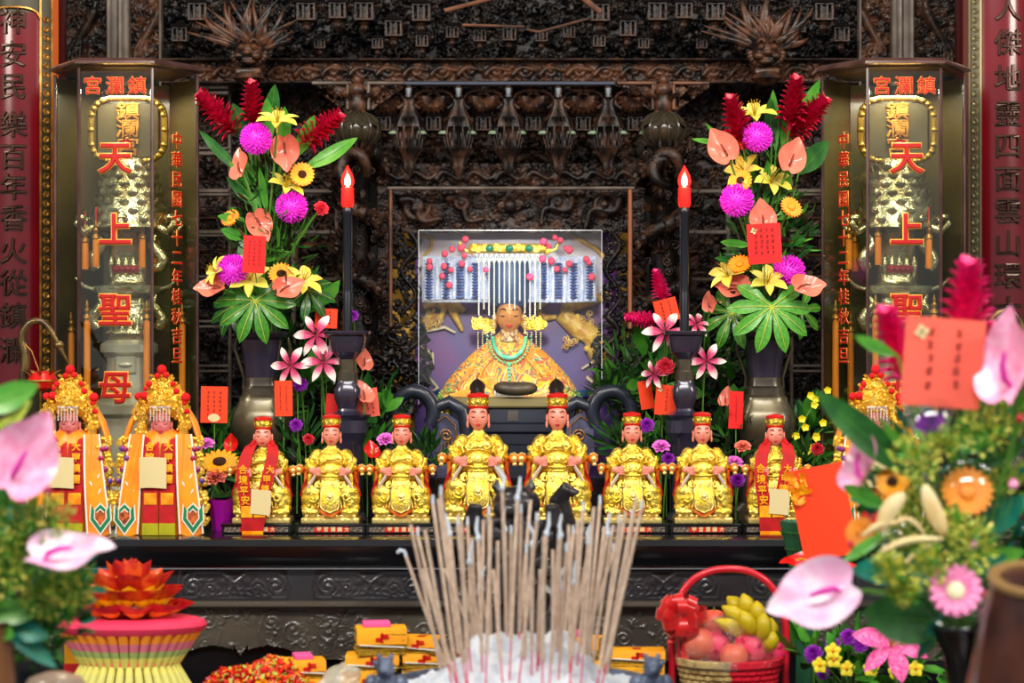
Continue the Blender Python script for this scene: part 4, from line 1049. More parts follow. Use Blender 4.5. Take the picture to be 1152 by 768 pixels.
    # --- lining strips and red sleeves ends
    for sx in (-1, 1):
        b = MB(); b.tube([(sx*17, -24, 54), (sx*22, -22.5, 47), (sx*25.5, -21, 41), (sx*28, -20, 37)], [3.2, 3.8, 3.0, 1.4], 8, flat=.5); b.build('cuff_lining', M_['white'], t, scale=U)
        b = MB(); b.tube([(sx*27, -16, 52), (sx*31, -14, 44), (sx*34, -12, 36), (sx*36, -10, 30)], [1.6, 3, 3, 1.6], 8, flat=.5); b.build('red_ribbon', M_['redcloth'], t, scale=U)
        # hand: palm, four curled fingers and a thumb
        b = MB(); hx = sx*15.5; b.ell((hx, -23.5, 57.5), (5.4, 4, 4.8))
        for f in range(4):
            z = 60.4-1.9*f
            b.tube([(hx+sx*2.6, -24.4, z), (hx+sx*.6, -27.6, z), (hx-sx*2.6, -27.8, z-.2), (hx-sx*4.2, -25.6, z-.3)], [1.05, 1.15, 1.05, .8], 7)
        b.tube([(hx+sx*1, -23.5, 61), (hx-sx*1.8, -26, 62.6), (hx-sx*4.0, -26.6, 61.2)], [1.4, 1.3, .9], 7)
        b.tube([(hx+sx*7, -18, 59), (hx+sx*2, -22, 58)], [4.2, 3.6], 10)
        b.build('hand', M_['skin'], t, scale=U, sharp=70)
    b = MB(); b.box((0, -17.6, 53), (6, 2, 4), bev=.8); b.build('belt_clasp', M_['red'], t, scale=U)
    make_face(t, 98.5, 1.12); crown_small(t, 107.5, 1.06, knot)
    if sash: make_sash(t)
    return t
def cloth_strip(b, pts, w, th=.5, mi=None, wave=.25):
    pts = [Vector(p) for p in pts]; rows = []
    for i, p in enumerate(pts):
        ww = w[i] if hasattr(w, '__len__') else w
        rows.append([(p.x+q*ww/2, p.y+wave*math.sin(q*5+i*.4)+.0*q, p.z) for q in np.linspace(-1, 1, 7)])
    b.grid(rows, mi=mi); b.grid([[(x, y+th, z) for x, y, z in r] for r in rows], mi=mi)
def make_sash(t, z0=92, long_=-8, dx=-8.5):
    """red scarf round the neck with two hanging ends"""
    L = ((-9, -2, 92), (-14, -14, 87), (-19, -23, 74), (-21, -28.5, 58), (-20, -31, 42), (-17, -31.5, 26), (-15.5, -32, 10), (-15, -32, 2), (-15, -31, long_))
    R_ = ((9, -2, 92), (13, -14, 87), (14, -23, 74), (10, -28.5, 58), (6, -30.5, 42), (2, -31, 26), (0, -31.5, 10), (-2, -31.5, 0), (-3, -31, long_))
    b = MB(); cloth_strip(b, L, [8, 13, 15, 15, 15, 15, 15, 15, 14]); cloth_strip(b, R_, [8, 13, 15, 15, 15, 15, 15, 14, 14])
    b.tube([(-14, -12, 87), (-11, -2, 91), (-7, 6, 92), (0, 9, 92.5), (7, 6, 92), (11, -2, 91), (14, -12, 87)], [2.4, 3.6, 3.6, 3, 3.6, 3.6, 2.4], 10)
    sa = b.build('red_scarf', M_['redcloth'], t, scale=U, sharp=60)
    b = MB()
    for (cx, cz) in ((-15.8, 12), (-.5, 12)):
        b.box((cx, -32.6, cz+2), (13.5, .5, 13), bev=.2)
    pt = b.build('scarf_patch', M_['sun'], sa, scale=U)
    b = MB()
    for cx in (-15, -3):
        for k in range(10): b.tube([(cx-6+1.3*k, -31, long_), (cx-6.3+1.4*k, -31.5, long_-6)], [.7, .5], 4)
    b.build('scarf_fringe', M_['sun'], sa, scale=U)
    for ch, (x, y, z) in zip('合境平安', ((-21, -29.5, 61), (-20.4, -31.6, 49), (-19.5, -32.6, 37), (-17.6, -33, 26))): text('scarf_letter', ch, 11*U, M_['sun'], sa, Vector((x, y, z))*U, bold=.03)
    for ch, (x, y, z) in zip('大甲鎮瀾', ((11.5, -29.5, 61), (8, -31.2, 50), (6, -32, 39), (3.4, -32.4, 28))): text('scarf_letter', ch, 10*U, M_['sun'], sa, Vector((x, y, z))*U, bold=.03)
    b = MB(); b.grid([[(-12+24*q+1.5*math.sin(v*2), -33.5-.8*math.sin(q*3), 12+28*v-2*q) for q in np.linspace(0, 1, 5)] for v in np.linspace(0, 1, 5)])
    b.build('paper_note', M_['cream'], sa, scale=U)

stat_small = make_statue('gold_statue', False, False)
stat_big = make_statue('gold_statue', True, False)
stat_sash = make_statue('gold_statue', False, True)
def put_stat(src, px, sc, lab, rz=0, group='gold seated goddess statues in the row'):
    o = inst(src, lab, (X(px, 6.02), .02, AZ+.0285), rot=(0, 0, rz), scale=sc, group=group); return o
put_stat(stat_sash, 296, (.93, .95, .98), 'gold seated statue in a red scarf, in front of the left vase', group='scarfed gold statues')
put_stat(stat_small, 373, (.93, .95, 1.0), 'small gold seated statue directly below the left candle stand, next right of the scarfed statue')
put_stat(stat_small, 452, (.93, .95, 1.0), 'small gold seated statue immediately left of the two tall ones')
put_stat(stat_big, 538, (1.07, 1.10, 1.20), 'tall gold statue with a dark topknot, left of the pair', group='tall gold statues')
put_stat(stat_big, 627, (1.07, 1.10, 1.20), 'tall gold statue with a dark topknot, right of the pair', group='tall gold statues')
put_stat(stat_small, 711, (.93, .95, 1.02), 'small gold seated statue immediately right of the two tall ones')
put_stat(stat_small, 790, (.93, .95, 1.02), 'small gold seated statue directly below the right candle stand, next left of the scarfed statue')
put_stat(stat_sash, 872, (.93, .95, 1.0), 'gold seated statue in a red scarf, in front of the right vase', group='scarfed gold statues')

# plinths with red name plates
def make_plinth():
    t = thing('statue_plinth', '', 'plinth')
    b = MB(); b.box((0, 0, .026), (.192, .13, .005), bev=.0015); b.box((0, .002, .0125), (.186, .12, .020)); b.build('block', M_['black'], t)
    b = MB(); b.box((0, -.059, .0125), (.172, .003, .0135), bev=.0008); b.build('lattice_strip', mat('grey_lattice', S(150,134,116), .4, .2, S(40,30,30), 300, detail=0, lo=.48, hi=.52), t)
    b = MB(); b.box((.004, -.0612, .0125), (.094, .002, .0135), bev=.0006); pl = b.build('name_plate', M_['red'], t)
    for i, ch in enumerate('甲宮瀾鎮大'): text('plate_letter', ch, .0135, M_['cream'], pl, (-.034+.0185*i+.004, -.0628, .0125), bold=.03, depth=.0003)
    return t
pl = make_plinth()
for px, w_ in ((290, 'under the scarfed statue at the left'), (373, 'below the left candle stand'), (452, 'just left of the tall pair'), (538, 'under the left tall statue'), (627, 'under the right tall statue'),
               (711, 'just right of the tall pair'), (792, 'below the right candle stand'), (874, 'under the scarfed statue at the right')):
    inst(pl, 'low black plinth with a red name plate, %s' % w_, (X(px, 6.0), .02, AZ), group='statue plinths')

# ================================================================ DRESSED STATUES IN TALL CROWNS
def make_dressed():
    t = thing('robed_statue', '', 'statue')
    # inner figure
    b = MB(); rows = []
    for i in range(16):
        u = i/15; z = 118*u; 
        w_ = 36-6*u if u < .75 else 31*math.sqrt(max(0, 1-((u-.75)/.27)**2)); dp = w_*.5+4
        rows.append([((w_+1.2*math.sin(9*a+z*.02))*math.cos(a)*(.96 if u < .8 else .9), (dp+1.2*math.sin(9*a))*math.sin(a), z) for a in np.linspace(0, 2*PI, 54, endpoint=False)])
    b.grid(rows, cv=True); body = b.build('gown', M_['satin'], t, scale=U)
    # two long front panels of the cape with emblems
    for sx in (-1, 1):
        b = MB(); rows = []; wr = []; 
        for i in range(14):
            u = i/13; z = 112-110*u; xc = sx*(26+10*u); ww = 8+4.5*u; yy = -15-11*u-3*math.sin(u*PI)
            rows.append([(xc+q*ww, yy+1.6*math.sin(q*4+u*5)+2.5*q*sx, z-(4*(1-abs(q)) if i == 13 else 0)) for q in np.linspace(-1, 1, 9)])
        b.grid(rows); b.grid([[(x, y+1.2, z) for x, y, z in r] for r in rows]); cp = b.build('cape_panel', M_['satin'], t, scale=U)
        b = MB()
        for s2 in (0, 8): b.tube([Vector(r[s2])+Vector((0, -.6, 0)) for r in rows], [1.1]*14, 6)
        # crane feather strokes
        for k in range(3): b.petal(Vector(rows[6+k][4])+Vector(((-1)**k*3, -1.5, 2)), ((-1)**k*.5, 0, 1), (0, -1, 0), 7, 2, .2)
        b.build('white_piping', M_['emwhite'], cp, scale=U)
        cx, cz, cy = sx*38, 22, -27.5
        out = [(-10, 12), (-7, 6), (0, 13), (7, 6), (10, 12), (11, -4), (5, -12), (0, -19), (-5, -12), (-11, -4)]
        for (mm_, s3, yo) in (('emwhite', 1.14, 0), ('emgreen', 1.0, -.5), ('emwhite', .66, -1.0), ('emdark', .55, -1.5)):
            b = MB(); b.prism([(cx+x*s3, cz+z*s3) for x, z in out], cy+yo, cy+yo+.6); b.build('hem_emblem', M_[mm_], cp, scale=U, smooth=False)
        b = MB(); rr = random.Random(5)
        for k in range(110):
            z = rr.uniform(12, 108); x = sx*(38+(108-z)*.08+rr.uniform(-6, 8)); b.ell((x, -8+rr.uniform(-9, 5), z), rr.uniform(1.6, 3.6), 5, 7)
            if k % 3 == 0: spir(b, (x, -17, z), 3.6, .8, 1.4, k)
        b.box((sx*38, -2, 60), (13, 8, 90), bev=3)
        b.build('gold_ornament', M_['goldf'], t, scale=U, sharp=60)
        b = MB()
        for k in range(9): z = rr.uniform(20, 106); b.ell((sx*(42+rr.uniform(-5, 6)), -19, z), (3.4, 2, 3.4), 6, 8)
        b.build('coloured_bead', mat('purple_red_gem', S(170,20,60), .2, coat=.5, col2=S(60,60,150), nscale=30), t, scale=U)
        b = MB(); b.tube([(sx*27, 4, 140), (sx*35, 2, 125), (sx*41, 0, 108), (sx*43, -1, 90)], [5, 7, 6, 3], 8, flat=.5); b.build('orange_streamer', M_['satin'], t, scale=U)
    # red scarf: two broad bands meeting in front
    b = MB()
    for sx in (-1, 1):
        cloth_strip(b, ((sx*10.4, -8, 110), (sx*10.8, -15, 106), (sx*10, -20, 98), (sx*9.4, -24, 80), (sx*9.2, -27, 50), (sx*9.6, -29, 12)), [15, 18, 18, 18, 18, 17.5], .8, wave=.5)
    b.tube([(-14, -8, 107), (-13, 0, 111), (0, 6, 112), (13, 0, 111), (14, -8, 107)], [3.6, 4, 3.6, 4, 3.6], 10)
    b.lathe([(7.5, 98), (8, 104), (7, 108)], 16, (0, -8, 0))
    sa = b.build('red_scarf', M_['redcloth'], t, scale=U, sharp=60)
    for sx in (-1, 1):
        b = MB(); b.box((sx*9.3, -28.4, 41), (14, .6, 13), bev=.3); b.build('scarf_patch', M_['sun'], sa, scale=U)
        b = MB(); b.box((sx*9.3, -29, 41), (11, .6, 10), bev=.3); b.build('patch_emblem', M_['suno'], sa, scale=U)
        b = MB()
        for k in range(14): b.tube([(sx*9.4-8+1.24*k, -29, 14), (sx*9.4-8.4+1.3*k, -30, 1)], [.9, .7], 5)
        b.build('scarf_fringe', M_['fringe'], sa, scale=U)
    for ch, z in zip('合境平安', (98, 86, 74, 62)): text('scarf_letter', ch, 10*U, M_['sun'], sa, Vector((-10.5, -25-(101-z)*.09, z))*U, bold=.05)
    for ch, z in zip('大甲鎮瀾', (98, 86, 74, 62)): text('scarf_letter', ch, 10*U, M_['sun'], sa, Vector((10.5, -25-(101-z)*.09, z))*U, bold=.05)
    b = MB(); b.grid([[(-21+30*q, -31-.8*math.sin(q*3+v), 53+34*v+.6*math.sin(q*4)) for q in np.linspace(0, 1, 6)] for v in np.linspace(0, 1, 6)])
    pn = b.build('paper_note', M_['cream'], sa, scale=U)
    head = make_face(t, 123, 1.12)
    head.data.materials[0] = M_['skin2']
    for o in [c for c in t.children if c.name.startswith('head')]: o.location.y = -.014*1.0
    # crown: base cap, stacked gold filigree, ear plates, pompoms, bead veil
    b = MB()
    b.lathe([(12, 130), (19, 138), (22, 150), (18, 160), (11, 169), (5, 178), (0, 180)], 20, (0, 1, 0), sy=.6)
    rr = random.Random(12)
    for k in range(230):
        u = rr.random(); a = rr.uniform(-PI, 0) if k % 5 else rr.uniform(0, PI); z = 135+45*u; R = (27*(1-u)**.6+2); p = Vector((R*math.cos(a), R*.6*math.sin(a)-2, z))
        dd = Vector((math.cos(a), math.sin(a)-.3, rr.uniform(-.2, .9)))
        if k % 3 == 0: spir(b, p, rr.uniform(2, 3.4), .65, 1.4, k, 1, (math.cos(a)*.4, -1, .1), 9)
        elif k % 3 == 1: b.petal(p, dd, (0, -1, .3), rr.uniform(4, 8), 4, .8, .4, nt=4, nw=2)
        else: b.ell(p, rr.uniform(1, 2.1), 5, 7)
    for sx in (-1, 1):
        for k in range(36):
            z = rr.uniform(103, 150); x = sx*(22+rr.uniform(-6, 9)); p = Vector((x, -4+rr.uniform(-5, 3), z))
            if k % 2: b.ell(p, rr.uniform(1.6, 3), 6, 8)
            else: spir(b, p+Vector((0, -3, 0)), rr.uniform(2, 3.4), .7, 1.4, k, sx, (0, -1, 0), 9)
        b.box((sx*23, 0, 126), (12, 6, 44), bev=3)
    cr = b.build('filigree_crown', M_['goldf'], t, scale=U, sharp=60)
    b = MB()
    for (x, y, z, r) in ((0, -6, 184, 5.2), (-4.5, -9, 177, 3.2), (5, -9, 178, 3.2), (-14, -10, 168, 3.2), (13, -10, 168, 3.0), (-26, -8, 154, 4.2), (-19, -11, 155, 4.4), (27, -8, 153, 5.0), (17, -12, 160, 3.4), (-27, -7, 137, 3.2), (28, -7, 137, 3.2), (-17, -12, 163, 2.6), (26, -8, 147, 3)):
        b = MB()
        n_ = 12
        rows = []
        for i in range(n_+1):
            th = PI*i/n_; rows.append([Vector((math.sin(th)*math.cos(a), math.sin(th)*math.sin(a), math.cos(th)))*r*(1+.09*math.sin(7*a+5*th)) for a in np.linspace(0, 2*PI, 16, endpoint=False)])
        b.grid([[tuple(v+Vector((x, y, z))) for v in row] for row in rows], cv=True); b.build('pompom', M_['pompom'], cr, scale=U)
    b = MB(); b.box((0, -18, 142), (24, 2.4, 3), bev=.8)
    for k in range(7):
        for j in range(8): b.ell((-10.5+3.5*k, -19-.1*j, 140-1.7*j), 1.05 if j % 2 else .8, 5, 6)
    b.build('bead_veil', mat('silvery_beads', S(236,214,206), .25, .2, coat=.5), cr, scale=U)
    return t
dr = make_dressed()
for px, sc, lab in ((80, 1.0, 'orange-robed statue in a tall gold crown, partly behind the pink foreground flower'), (183, 1.0, 'orange-robed statue in a tall gold crown, fully visible before the left glass case'), (984, 1.0, 'orange-robed statue in a tall gold crown, half hidden behind the right foreground bouquet')):
    inst(dr, lab, (X(px, 5.98), -.02, AZ), scale=sc, group='robed and crowned statues')
# ================================================================ THE SEATED GODDESS IN THE NICHE
V_ = 6.95*K
def G(px, py): return (px-573, 455-py)           # niche pixel units
gloc = (X(573, 6.95), CY+6.95, Zp(455, 6.95))
th_ = thing('altar_stand', 'dark stepped stand with a khaki top edge under the robed goddess figure', 'stand', (X(577, 6.8), CY+6.86, AZ+.12))
b = MB(); zb_ = AZ+.12
for (w, y0, y1, dp) in ((140, 458, 476, .20), (150, 476, 486, .22), (134, 486, 500, .20)): b.box((0, 0, (Zp(y0, 6.8)+Zp(y1, 6.8))/2-zb_), (w*6.8*K, dp, (y1-y0)*6.8*K), bev=.004)
b.box((0, 0, (Zp(500, 6.8)-zb_)/2), (.42, .2, Zp(500, 6.8)-zb_)); b.build('body', M_['throne'], th_)
b = MB(); b.box((0, 0, Zp(452, 6.8)-zb_), (152*6.8*K, .24, 12*6.8*K), bev=.005); b.build('top_board', mat('khaki_gilt_edge', S(128,116,72), .35, .3, coat=.3), th_)
b = MB(); b.box((0, -.102, Zp(467, 6.8)-zb_), (.032, .004, .032), bev=.001)
for q in (-1, 1): b.box((q*.007, -.106, Zp(467, 6.8)-zb_), (.003, .003, .02)); b.box((0, -.106, Zp(467, 6.8)-zb_+q*.007), (.02, .003, .003))
b.build('square_boss', mat('dull_boss', S(84,76,70), .4, coat=.3), th_)

gd = thing('seated_goddess', 'large seated goddess figure in an orange embroidered robe behind the niche glass', 'statue', (gloc[0], gloc[1]-.02, gloc[2]-.02))
def robe_mat():
    m = mat('embroidered_orange_robe', S(240,160,50), .5, bump=.5, bscale=120, bdist=.003, sheen=.2)
    nt = m.node_tree; N = nt.nodes; L = nt.links; tc = N.new('ShaderNodeTexCoord')
    v = N.new('ShaderNodeTexVoronoi'); v.inputs['Scale'].default_value = 16; v.feature = 'F1'
    n = N.new('ShaderNodeTexNoise'); n.inputs['Scale'].default_value = 11; n.inputs['Distortion'].default_value = 2.5
    L.new(tc.outputs['Object'], v.inputs['Vector']); L.new(tc.outputs['Object'], n.inputs['Vector'])
    r = N.new('ShaderNodeValToRGB'); r.color_ramp.interpolation = 'CONSTANT'; cs = [(0, S(236,140,20)), (.38, S(246,176,40)), (.45, S(40,130,110)), (.475, S(232,96,40)), (.52, S(246,190,50)), (.59, S(130,60,120)), (.62, S(238,150,30))]
    r.color_ramp.elements[0].position = 0; r.color_ramp.elements[0].color = (*cs[0][1], 1); r.color_ramp.elements[1].position = .40; r.color_ramp.elements[1].color = (*cs[1][1], 1)
    for p_, c_ in cs[2:]: e = r.color_ramp.elements.new(p_); e.color = (*c_, 1)
    L.new(n.outputs['Fac'], r.inputs['Fac'])
    mx = N.new('ShaderNodeMix'); mx.data_type = 'RGBA'; lt = N.new('ShaderNodeMath'); lt.operation = 'LESS_THAN'; lt.inputs[1].default_value = .008
    v2 = N.new('ShaderNodeTexVoronoi'); v2.feature = 'DISTANCE_TO_EDGE'; v2.inputs['Scale'].default_value = 22; L.new(tc.outputs['Object'], v2.inputs['Vector'])
    L.new(v2.outputs['Distance'], lt.inputs[0]); L.new(lt.outputs[0], mx.inputs['Factor']); L.new(r.outputs['Color'], mx.inputs['A']); mx.inputs['B'].default_value = (*S(250,236,180), 1)
    L.new(mx.outputs['Result'], N['Principled BSDF'].inputs['Base Color']); return m
b = MB()
rows_ = []
for u in np.linspace(0, 1, 26):
    z = -2+92*u; xw_ = float(np.interp(z, [-2, 15, 35, 52, 66, 78, 88, 92], [84, 81, 70, 55, 41, 25, 12, 9])); rows_.append([(xw_*math.cos(a), 2+(21-9*u)*math.sin(a)*(1+.05*math.sin(a*7)), z) for a in np.linspace(0, 2*PI, 60, endpoint=False)])
b.grid(rows_, cv=True); b.add(rows_[0], [list(range(60))[::-1]]); b.add(rows_[-1], [list(range(60))])
for sx in (-1, 1):
    E_(b, sx*60, -8, 10, 20, 18, 18); E_(b, sx*34, -16, 14, 30, 12, 18, Matrix.Rotation(-sx*.6, 3, 'Y'))
    for k in range(4): b.tube([(sx*(14+6*k), -14, 66-4*k), (sx*(30+7*k), -17, 46-5*k), (sx*(40+9*k), -20, 16-3*k)], 1.6, 6)
b.box((0, 2, -2), (150, 34, 10), bev=4)
o = b.build('robe', robe_mat(), gd, scale=V_); sculpt(o, .0045, 4)
pc_ = mat('green_gold_pearls', S(190,196,90), .25, .3, S(90,150,90), 60, coat=.5, detail=0)
for sx in (-1, 1):
    b = MB()
    for k in range(60):
        a = random.uniform(0, 2*PI); q = random.random()**.5; x = sx*(66+15*q*math.cos(a)); z = 10+17*q*math.sin(a); b.ell((x, -24+abs(sx*x-60)*.25, z), 2.0, 6, 8)
    b.build('pearl_cuff', pc_, gd, scale=V_)
b = MB()
for sx in (-1, 1):
    for k in range(7): b.tube([(sx*(62+2*k), -25+k*.6, 3+2*k), (sx*(50-1*k), -28, 8+3*k)], 1.3, 5)
    b.ell((sx*48, -24, 8), (12, 4, 10))
b.build('sleeve_opening', mat('amber_sleeve_folds', S(250,170,70), .5), gd, scale=V_)
b = MB()
for i in range(26):
    a = PI*(.0+i/25); b.ell((18*math.cos(a), -18-4*math.sin(a), 82-22*math.sin(a)), 2.4, 8, 10)
for i in range(22):
    a = PI*(i/21); b.ell((24*math.cos(a), -17-4*math.sin(a), 84-30*math.sin(a)), 1.5, 7, 8)
for j in range(5): b.ell((0, -24, 52-4*j), 2.0, 8, 10)
b.ell((0, -24, 30), (3, 2, 3))
b.build('necklace', mat('turquoise_beads', S(60,170,140), .25, coat=.6, col2=S(120,200,150), nscale=60, detail=0), gd, scale=V_)
b = MB(); b.box((0, -17, 20), (38, 8, 14), bev=3)
for k in range(9): b.ell((-16+4*k, -22, 20), (1.6, 1, 5), 6, 8)
b.build('belt_plaque', mat('silver_grey_belt', S(150,146,140), .35, .6), gd, scale=V_)
b = MB(); b.lathe([(13, 78), (11, 88), (9, 94), (8.6, 97)], 20, (0, -2, 0)); b.build('inner_collar', mat('brocade_collar', S(220,190,150), .5, col2=S(120,60,40), nscale=90), gd, scale=V_)
hd = make_face(gd, 0, 1.0)
hd.scale = (V_/U*1.62,)*3; hd.location = (0, -.010, 106*V_); hd.data.materials[0] = mat('gilded_brown_face', S(214,142,88), .3, .25, coat=.4)
b = MB(); b.lathe([(19, 118), (24, 126), (26, 150), (22, 168), (0, 172)], 24, (0, 6, 0)); b.build('inner_cap', mat('blue_cap', S(60,80,130), .4), gd, scale=V_)
# wide crown: blue and lilac tassel screens, gold bar, pompoms, bead veil
lil = mat('lilac_silk_tassels', S(222,222,250), .5, 0, S(176,190,240), 60, sheen=.3); blu = mat('blue_bead_columns', S(56,70,130), .35, 0, S(90,110,190), 60, coat=.3)
b = MB(); b.box((0, 4, 148), (196, 3, 52), bev=1)
for x in np.linspace(-94, 94, 30):
    if abs(x) < 20: continue
    b.tube([(x, 0, 176-.06*abs(x)), (x+.6, -1.5, 150), (x, 0, 124+2*math.sin(x))], [1.6, 2.6, 2.9], 7)
cr = b.build('tassel_screen', lil, gd, scale=V_)
for x in (-90, -71, -55, -38, 38, 55, 72, 90):
    b = MB()
    for j in range(12): b.ell((x, -4, 165-3.4*j), (4.6, 3, 1.5), 6, 10)
    b.build('bead_column', blu, cr, scale=V_)
b = MB(); b.box((0, -9, 182), (92, 8, 11), bev=3)
for k in range(22): spir(b, (-43+4.1*k, -14, 182+2.5*math.sin(k*2)), 3, .8, 1.4, k)
for sx in (-1, 1):
    b.tube([(sx*40, -6, 176), (sx*52, -5, 182), (sx*56, -5, 190)], 1.8, 6)
    for k in range(16): spir(b, (sx*(28+random.uniform(-12, 12)), -8, 97+random.uniform(-7, 7)), 4, 1.1, 1.5, k)
    b.box((sx*28, -5, 97), (24, 3, 12), bev=1)
b.build('gold_headband', M_['goldf'], gd, scale=V_, sharp=60)
b = MB()
for x in (-22, 0, 22): b.ell((x, -16, 182), (4.6, 3, 4), 8, 12)
b.build('green_gem', mat('emerald_glass', S(10,130,110), .12, coat=.8), gd, scale=V_)
b = MB()
for k in range(13):
    x = -34+5.7*k; zb2 = 108+5*math.sin(k*1.7)+(10 if 3 < k < 9 else 0)
    for z in np.arange(168, zb2, -2.3): b.ell((x, -20+.02*(168-z), z), (1.0, 1.0, 1.15), 5, 6)
    b.tube([(x-2.9, -19, 176), (x, -20, 168), (x+2.9, -19, 176)], .8, 5)
    b.tube([(x-2.9, -19, 171), (x, -20, 164), (x+2.9, -19, 171)], .6, 5)
b.build('bead_veil', mat('white_pearl_strings', S(240,240,246), .3, coat=.5), gd, scale=V_)
b = MB()
for sx in (-1, 1):
    for j in range(7): b.ell((sx*17.5, -15, 106-3*j), 1.3 if j % 3 else 2, 6, 8)
    for q in range(4):
        for j in range(8): b.ell((sx*(20+5*q), -9, 88-2.4*j), .8, 5, 6)
b.build('earring', mat('pale_gold_beads', S(230,220,170), .3, .4), gd, scale=V_)
rr = random.Random(21); pp = mat('pink_pompom', S(240,50,100), .85, 0, S(250,90,130), 60)
first = None
for (px, py) in ((484,287),(484,294),(501,279),(509,274),(521,271),(524,263),(519,273),(500,293),(520,290),(508,297),(529,296),(498,304),(506,314),(523,281),(611,266),(624,261),(617,271),(636,273),(640,275),(610,285),(620,287),(640,290),(635,297),(626,296),(659,285),(662,289),(665,305),(630,264),(547,297),(596,305)):
    x, z = G(px, py)
    if first is None:
        b = MB(); rows = []
        for i in range(9):
            t_ = PI*i/8; rows.append([tuple(Vector((math.sin(t_)*math.cos(a), math.sin(t_)*math.sin(a), math.cos(t_)))*3.8*(1+.08*math.sin(7*a+5*t_))) for a in np.linspace(0, 2*PI, 14, endpoint=False)])
        b.grid(rows, cv=True); first = o = b.build('pompom', pp, cr, scale=V_)
    else: o = first.copy(); COL.objects.link(o); o.name = 'pompom'
    o.location = Vector((x, -13 if abs(x) > 40 else -22, z))*V_; o.scale = (rr.uniform(.8, 1.15),)*3

# purple board with golden dragons behind the figure
bd = thing('painted_backboard', 'purple painted backboard with golden dragon and wave relief behind the goddess figure', 'panel', (gloc[0], CY+7.12, 0))
b = MB(); b.box((X(581, 7.12)-gloc[0], .02, (Zp(255, 7.12)+AZ)/2), (228*7.12*K, .02, Zp(255, 7.12)-AZ)); b.build('board', mat('purple_painted_board', S(112,44,132), .4, 0, S(84,58,140), 8, coat=.1), bd)
b = MB(); b.box((X(574, 7.1)-gloc[0], .004, (Zp(258, 7.12)+Zp(330, 7.12))/2), (206*7.1*K, .012, 72*7.1*K)); b.build('pale_upper_panel', mat('lilac_white_panel', S(236,224,240), .4, 0, S(214,200,232), 8), bd)
def BP(px, py, y=-.01): return (X(px, 7.08)-gloc[0], y, Zp(py, 7.08))
b = MB()
b.tube([BP(*q) for q in ((688, 330), (665, 338), (640, 342), (636, 356), (650, 368), (668, 378), (672, 396), (682, 412), (692, 418))], [.012, .018, .026, .032, .036, .038, .034, .026, .014], 10); b.tube([BP(*q) for q in ((618, 338), (604, 346), (612, 358), (626, 356))], [.006, .012, .014, .008], 8); b.tube([BP(*q) for q in ((522, 350), (508, 340), (500, 330), (510, 352), (520, 372))], [.010, .016, .018, .014, .006], 8)
for (px, py) in ((640,346),(650,356),(658,366),(662,376),(670,388),(674,398),(645,364),(654,372),(664,384),(660,392)): b.ell(BP(px, py, -.03), (.010, .006, .010), 6, 8)
b.tube([BP(*q) for q in ((476, 345), (490, 340), (500, 346), (496, 356), (486, 354), (488, 347))], [.010, .014, .014, .012, .009, .005], 8)
b.tube([BP(*q) for q in ((472, 262), (486, 268), (484, 280), (474, 288))], [.006, .008, .006, .003], 8); b.tube([BP(*q) for q in ((640, 262), (655, 270), (672, 280), (690, 300))], [.004, .008, .008, .006], 8)
for q in range(26): spir(b, Vector(BP(480+random.uniform(-6, 16), 360+random.uniform(-8, 8), -.02)), .012, .003, 1.4, q)
for q in range(16): spir(b, Vector(BP(654+random.uniform(-18, 26), 372+random.uniform(-20, 20), -.035)), .012, .003, 1.4, q)
b.build('golden_dragon', mat('dragon_gold_paint', S(240,196,96), .35, 0, S(206,146,60), 40, bump=.6, bscale=120, bdist=.003), bd, sharp=60)
for (pts, wd) in ((((472, 388), (486, 398), (488, 414), (474, 404)), .004), (((480, 372), (500, 368), (512, 374)), .004), (((660, 424), (672, 434), (690, 430)), .005), (((478, 448), (492, 436), (482, 424), (474, 418)), .004), (((655, 415), (675, 402), (690, 408)), .003)):
    b = MB(); b.tube([BP(*q, -.012) for q in pts], [wd*1.3, wd*1.4, wd, wd*.4][:len(pts)], 6); b.build('pale_flame', mat('cream_relief', S(226,206,180), .4), bd)
b = MB()
for k in range(9): b.petal(BP(470+3.0*k, 452-1*k, -.01), (.9, -.2, .5-.15*k*.3), (0, -1, 0), .09, .02, .8)
for k in range(9): b.petal(BP(694-3.0*k, 452-1*k, -.01), (-.9, -.2, .5-.05*k), (0, -1, 0), .09, .02, .8)
b.build('blue_wave', mat('blue_wave_paint', S(60,100,180), .4), bd)
# yellow silk seen through the piercings beside the board
yb = thing('yellow_backing', 'yellow gilded backing showing through the pierced frame beside the goddess figure', 'panel', (0, 1.2, 0))
for (a, c) in ((440, 468), (683, 708)):
    b = MB(); b.box(((X(a, 7.2)+X(c, 7.2))/2, 0, (Zp(262, 7.2)+AZ)/2), ((c-a)*7.2*K, .01, Zp(262, 7.2)-AZ)); b.build('gilded_strip', mat('gold_lacquer', S(222,170,60), .35, .2), yb)
# glass pane
gp = MB(); gp.box((0, 0, 0), (204*6.87*K, .004, 196*6.87*K)); o = gp.build('niche_glass', M_['glass'], smooth=False); o.location = P(574, 357, 6.87)
nz = thing('glass_screen', 'clear upright glass sheet in front of the seated goddess figure', 'glass', (X(574, 6.87), CY+6.87, Zp(455, 6.87)))
o.parent = nz; o.location = (0, 0, 98*6.87*K)
b = MB(); b.box((0, 0, 196*6.87*K), (206*6.87*K, .005, .0022)); b.box((-103*6.87*K, 0, 98*6.87*K), (.0015, .005, 196*6.87*K)); b.box((103*6.87*K, 0, 98*6.87*K), (.0015, .005, 196*6.87*K)); b.box((0, 0, -.115), (.3, .01, .23)); b.build('polished_edge', mat('pale_glass_edge', S(214,220,226), .2, coat=.5), nz)
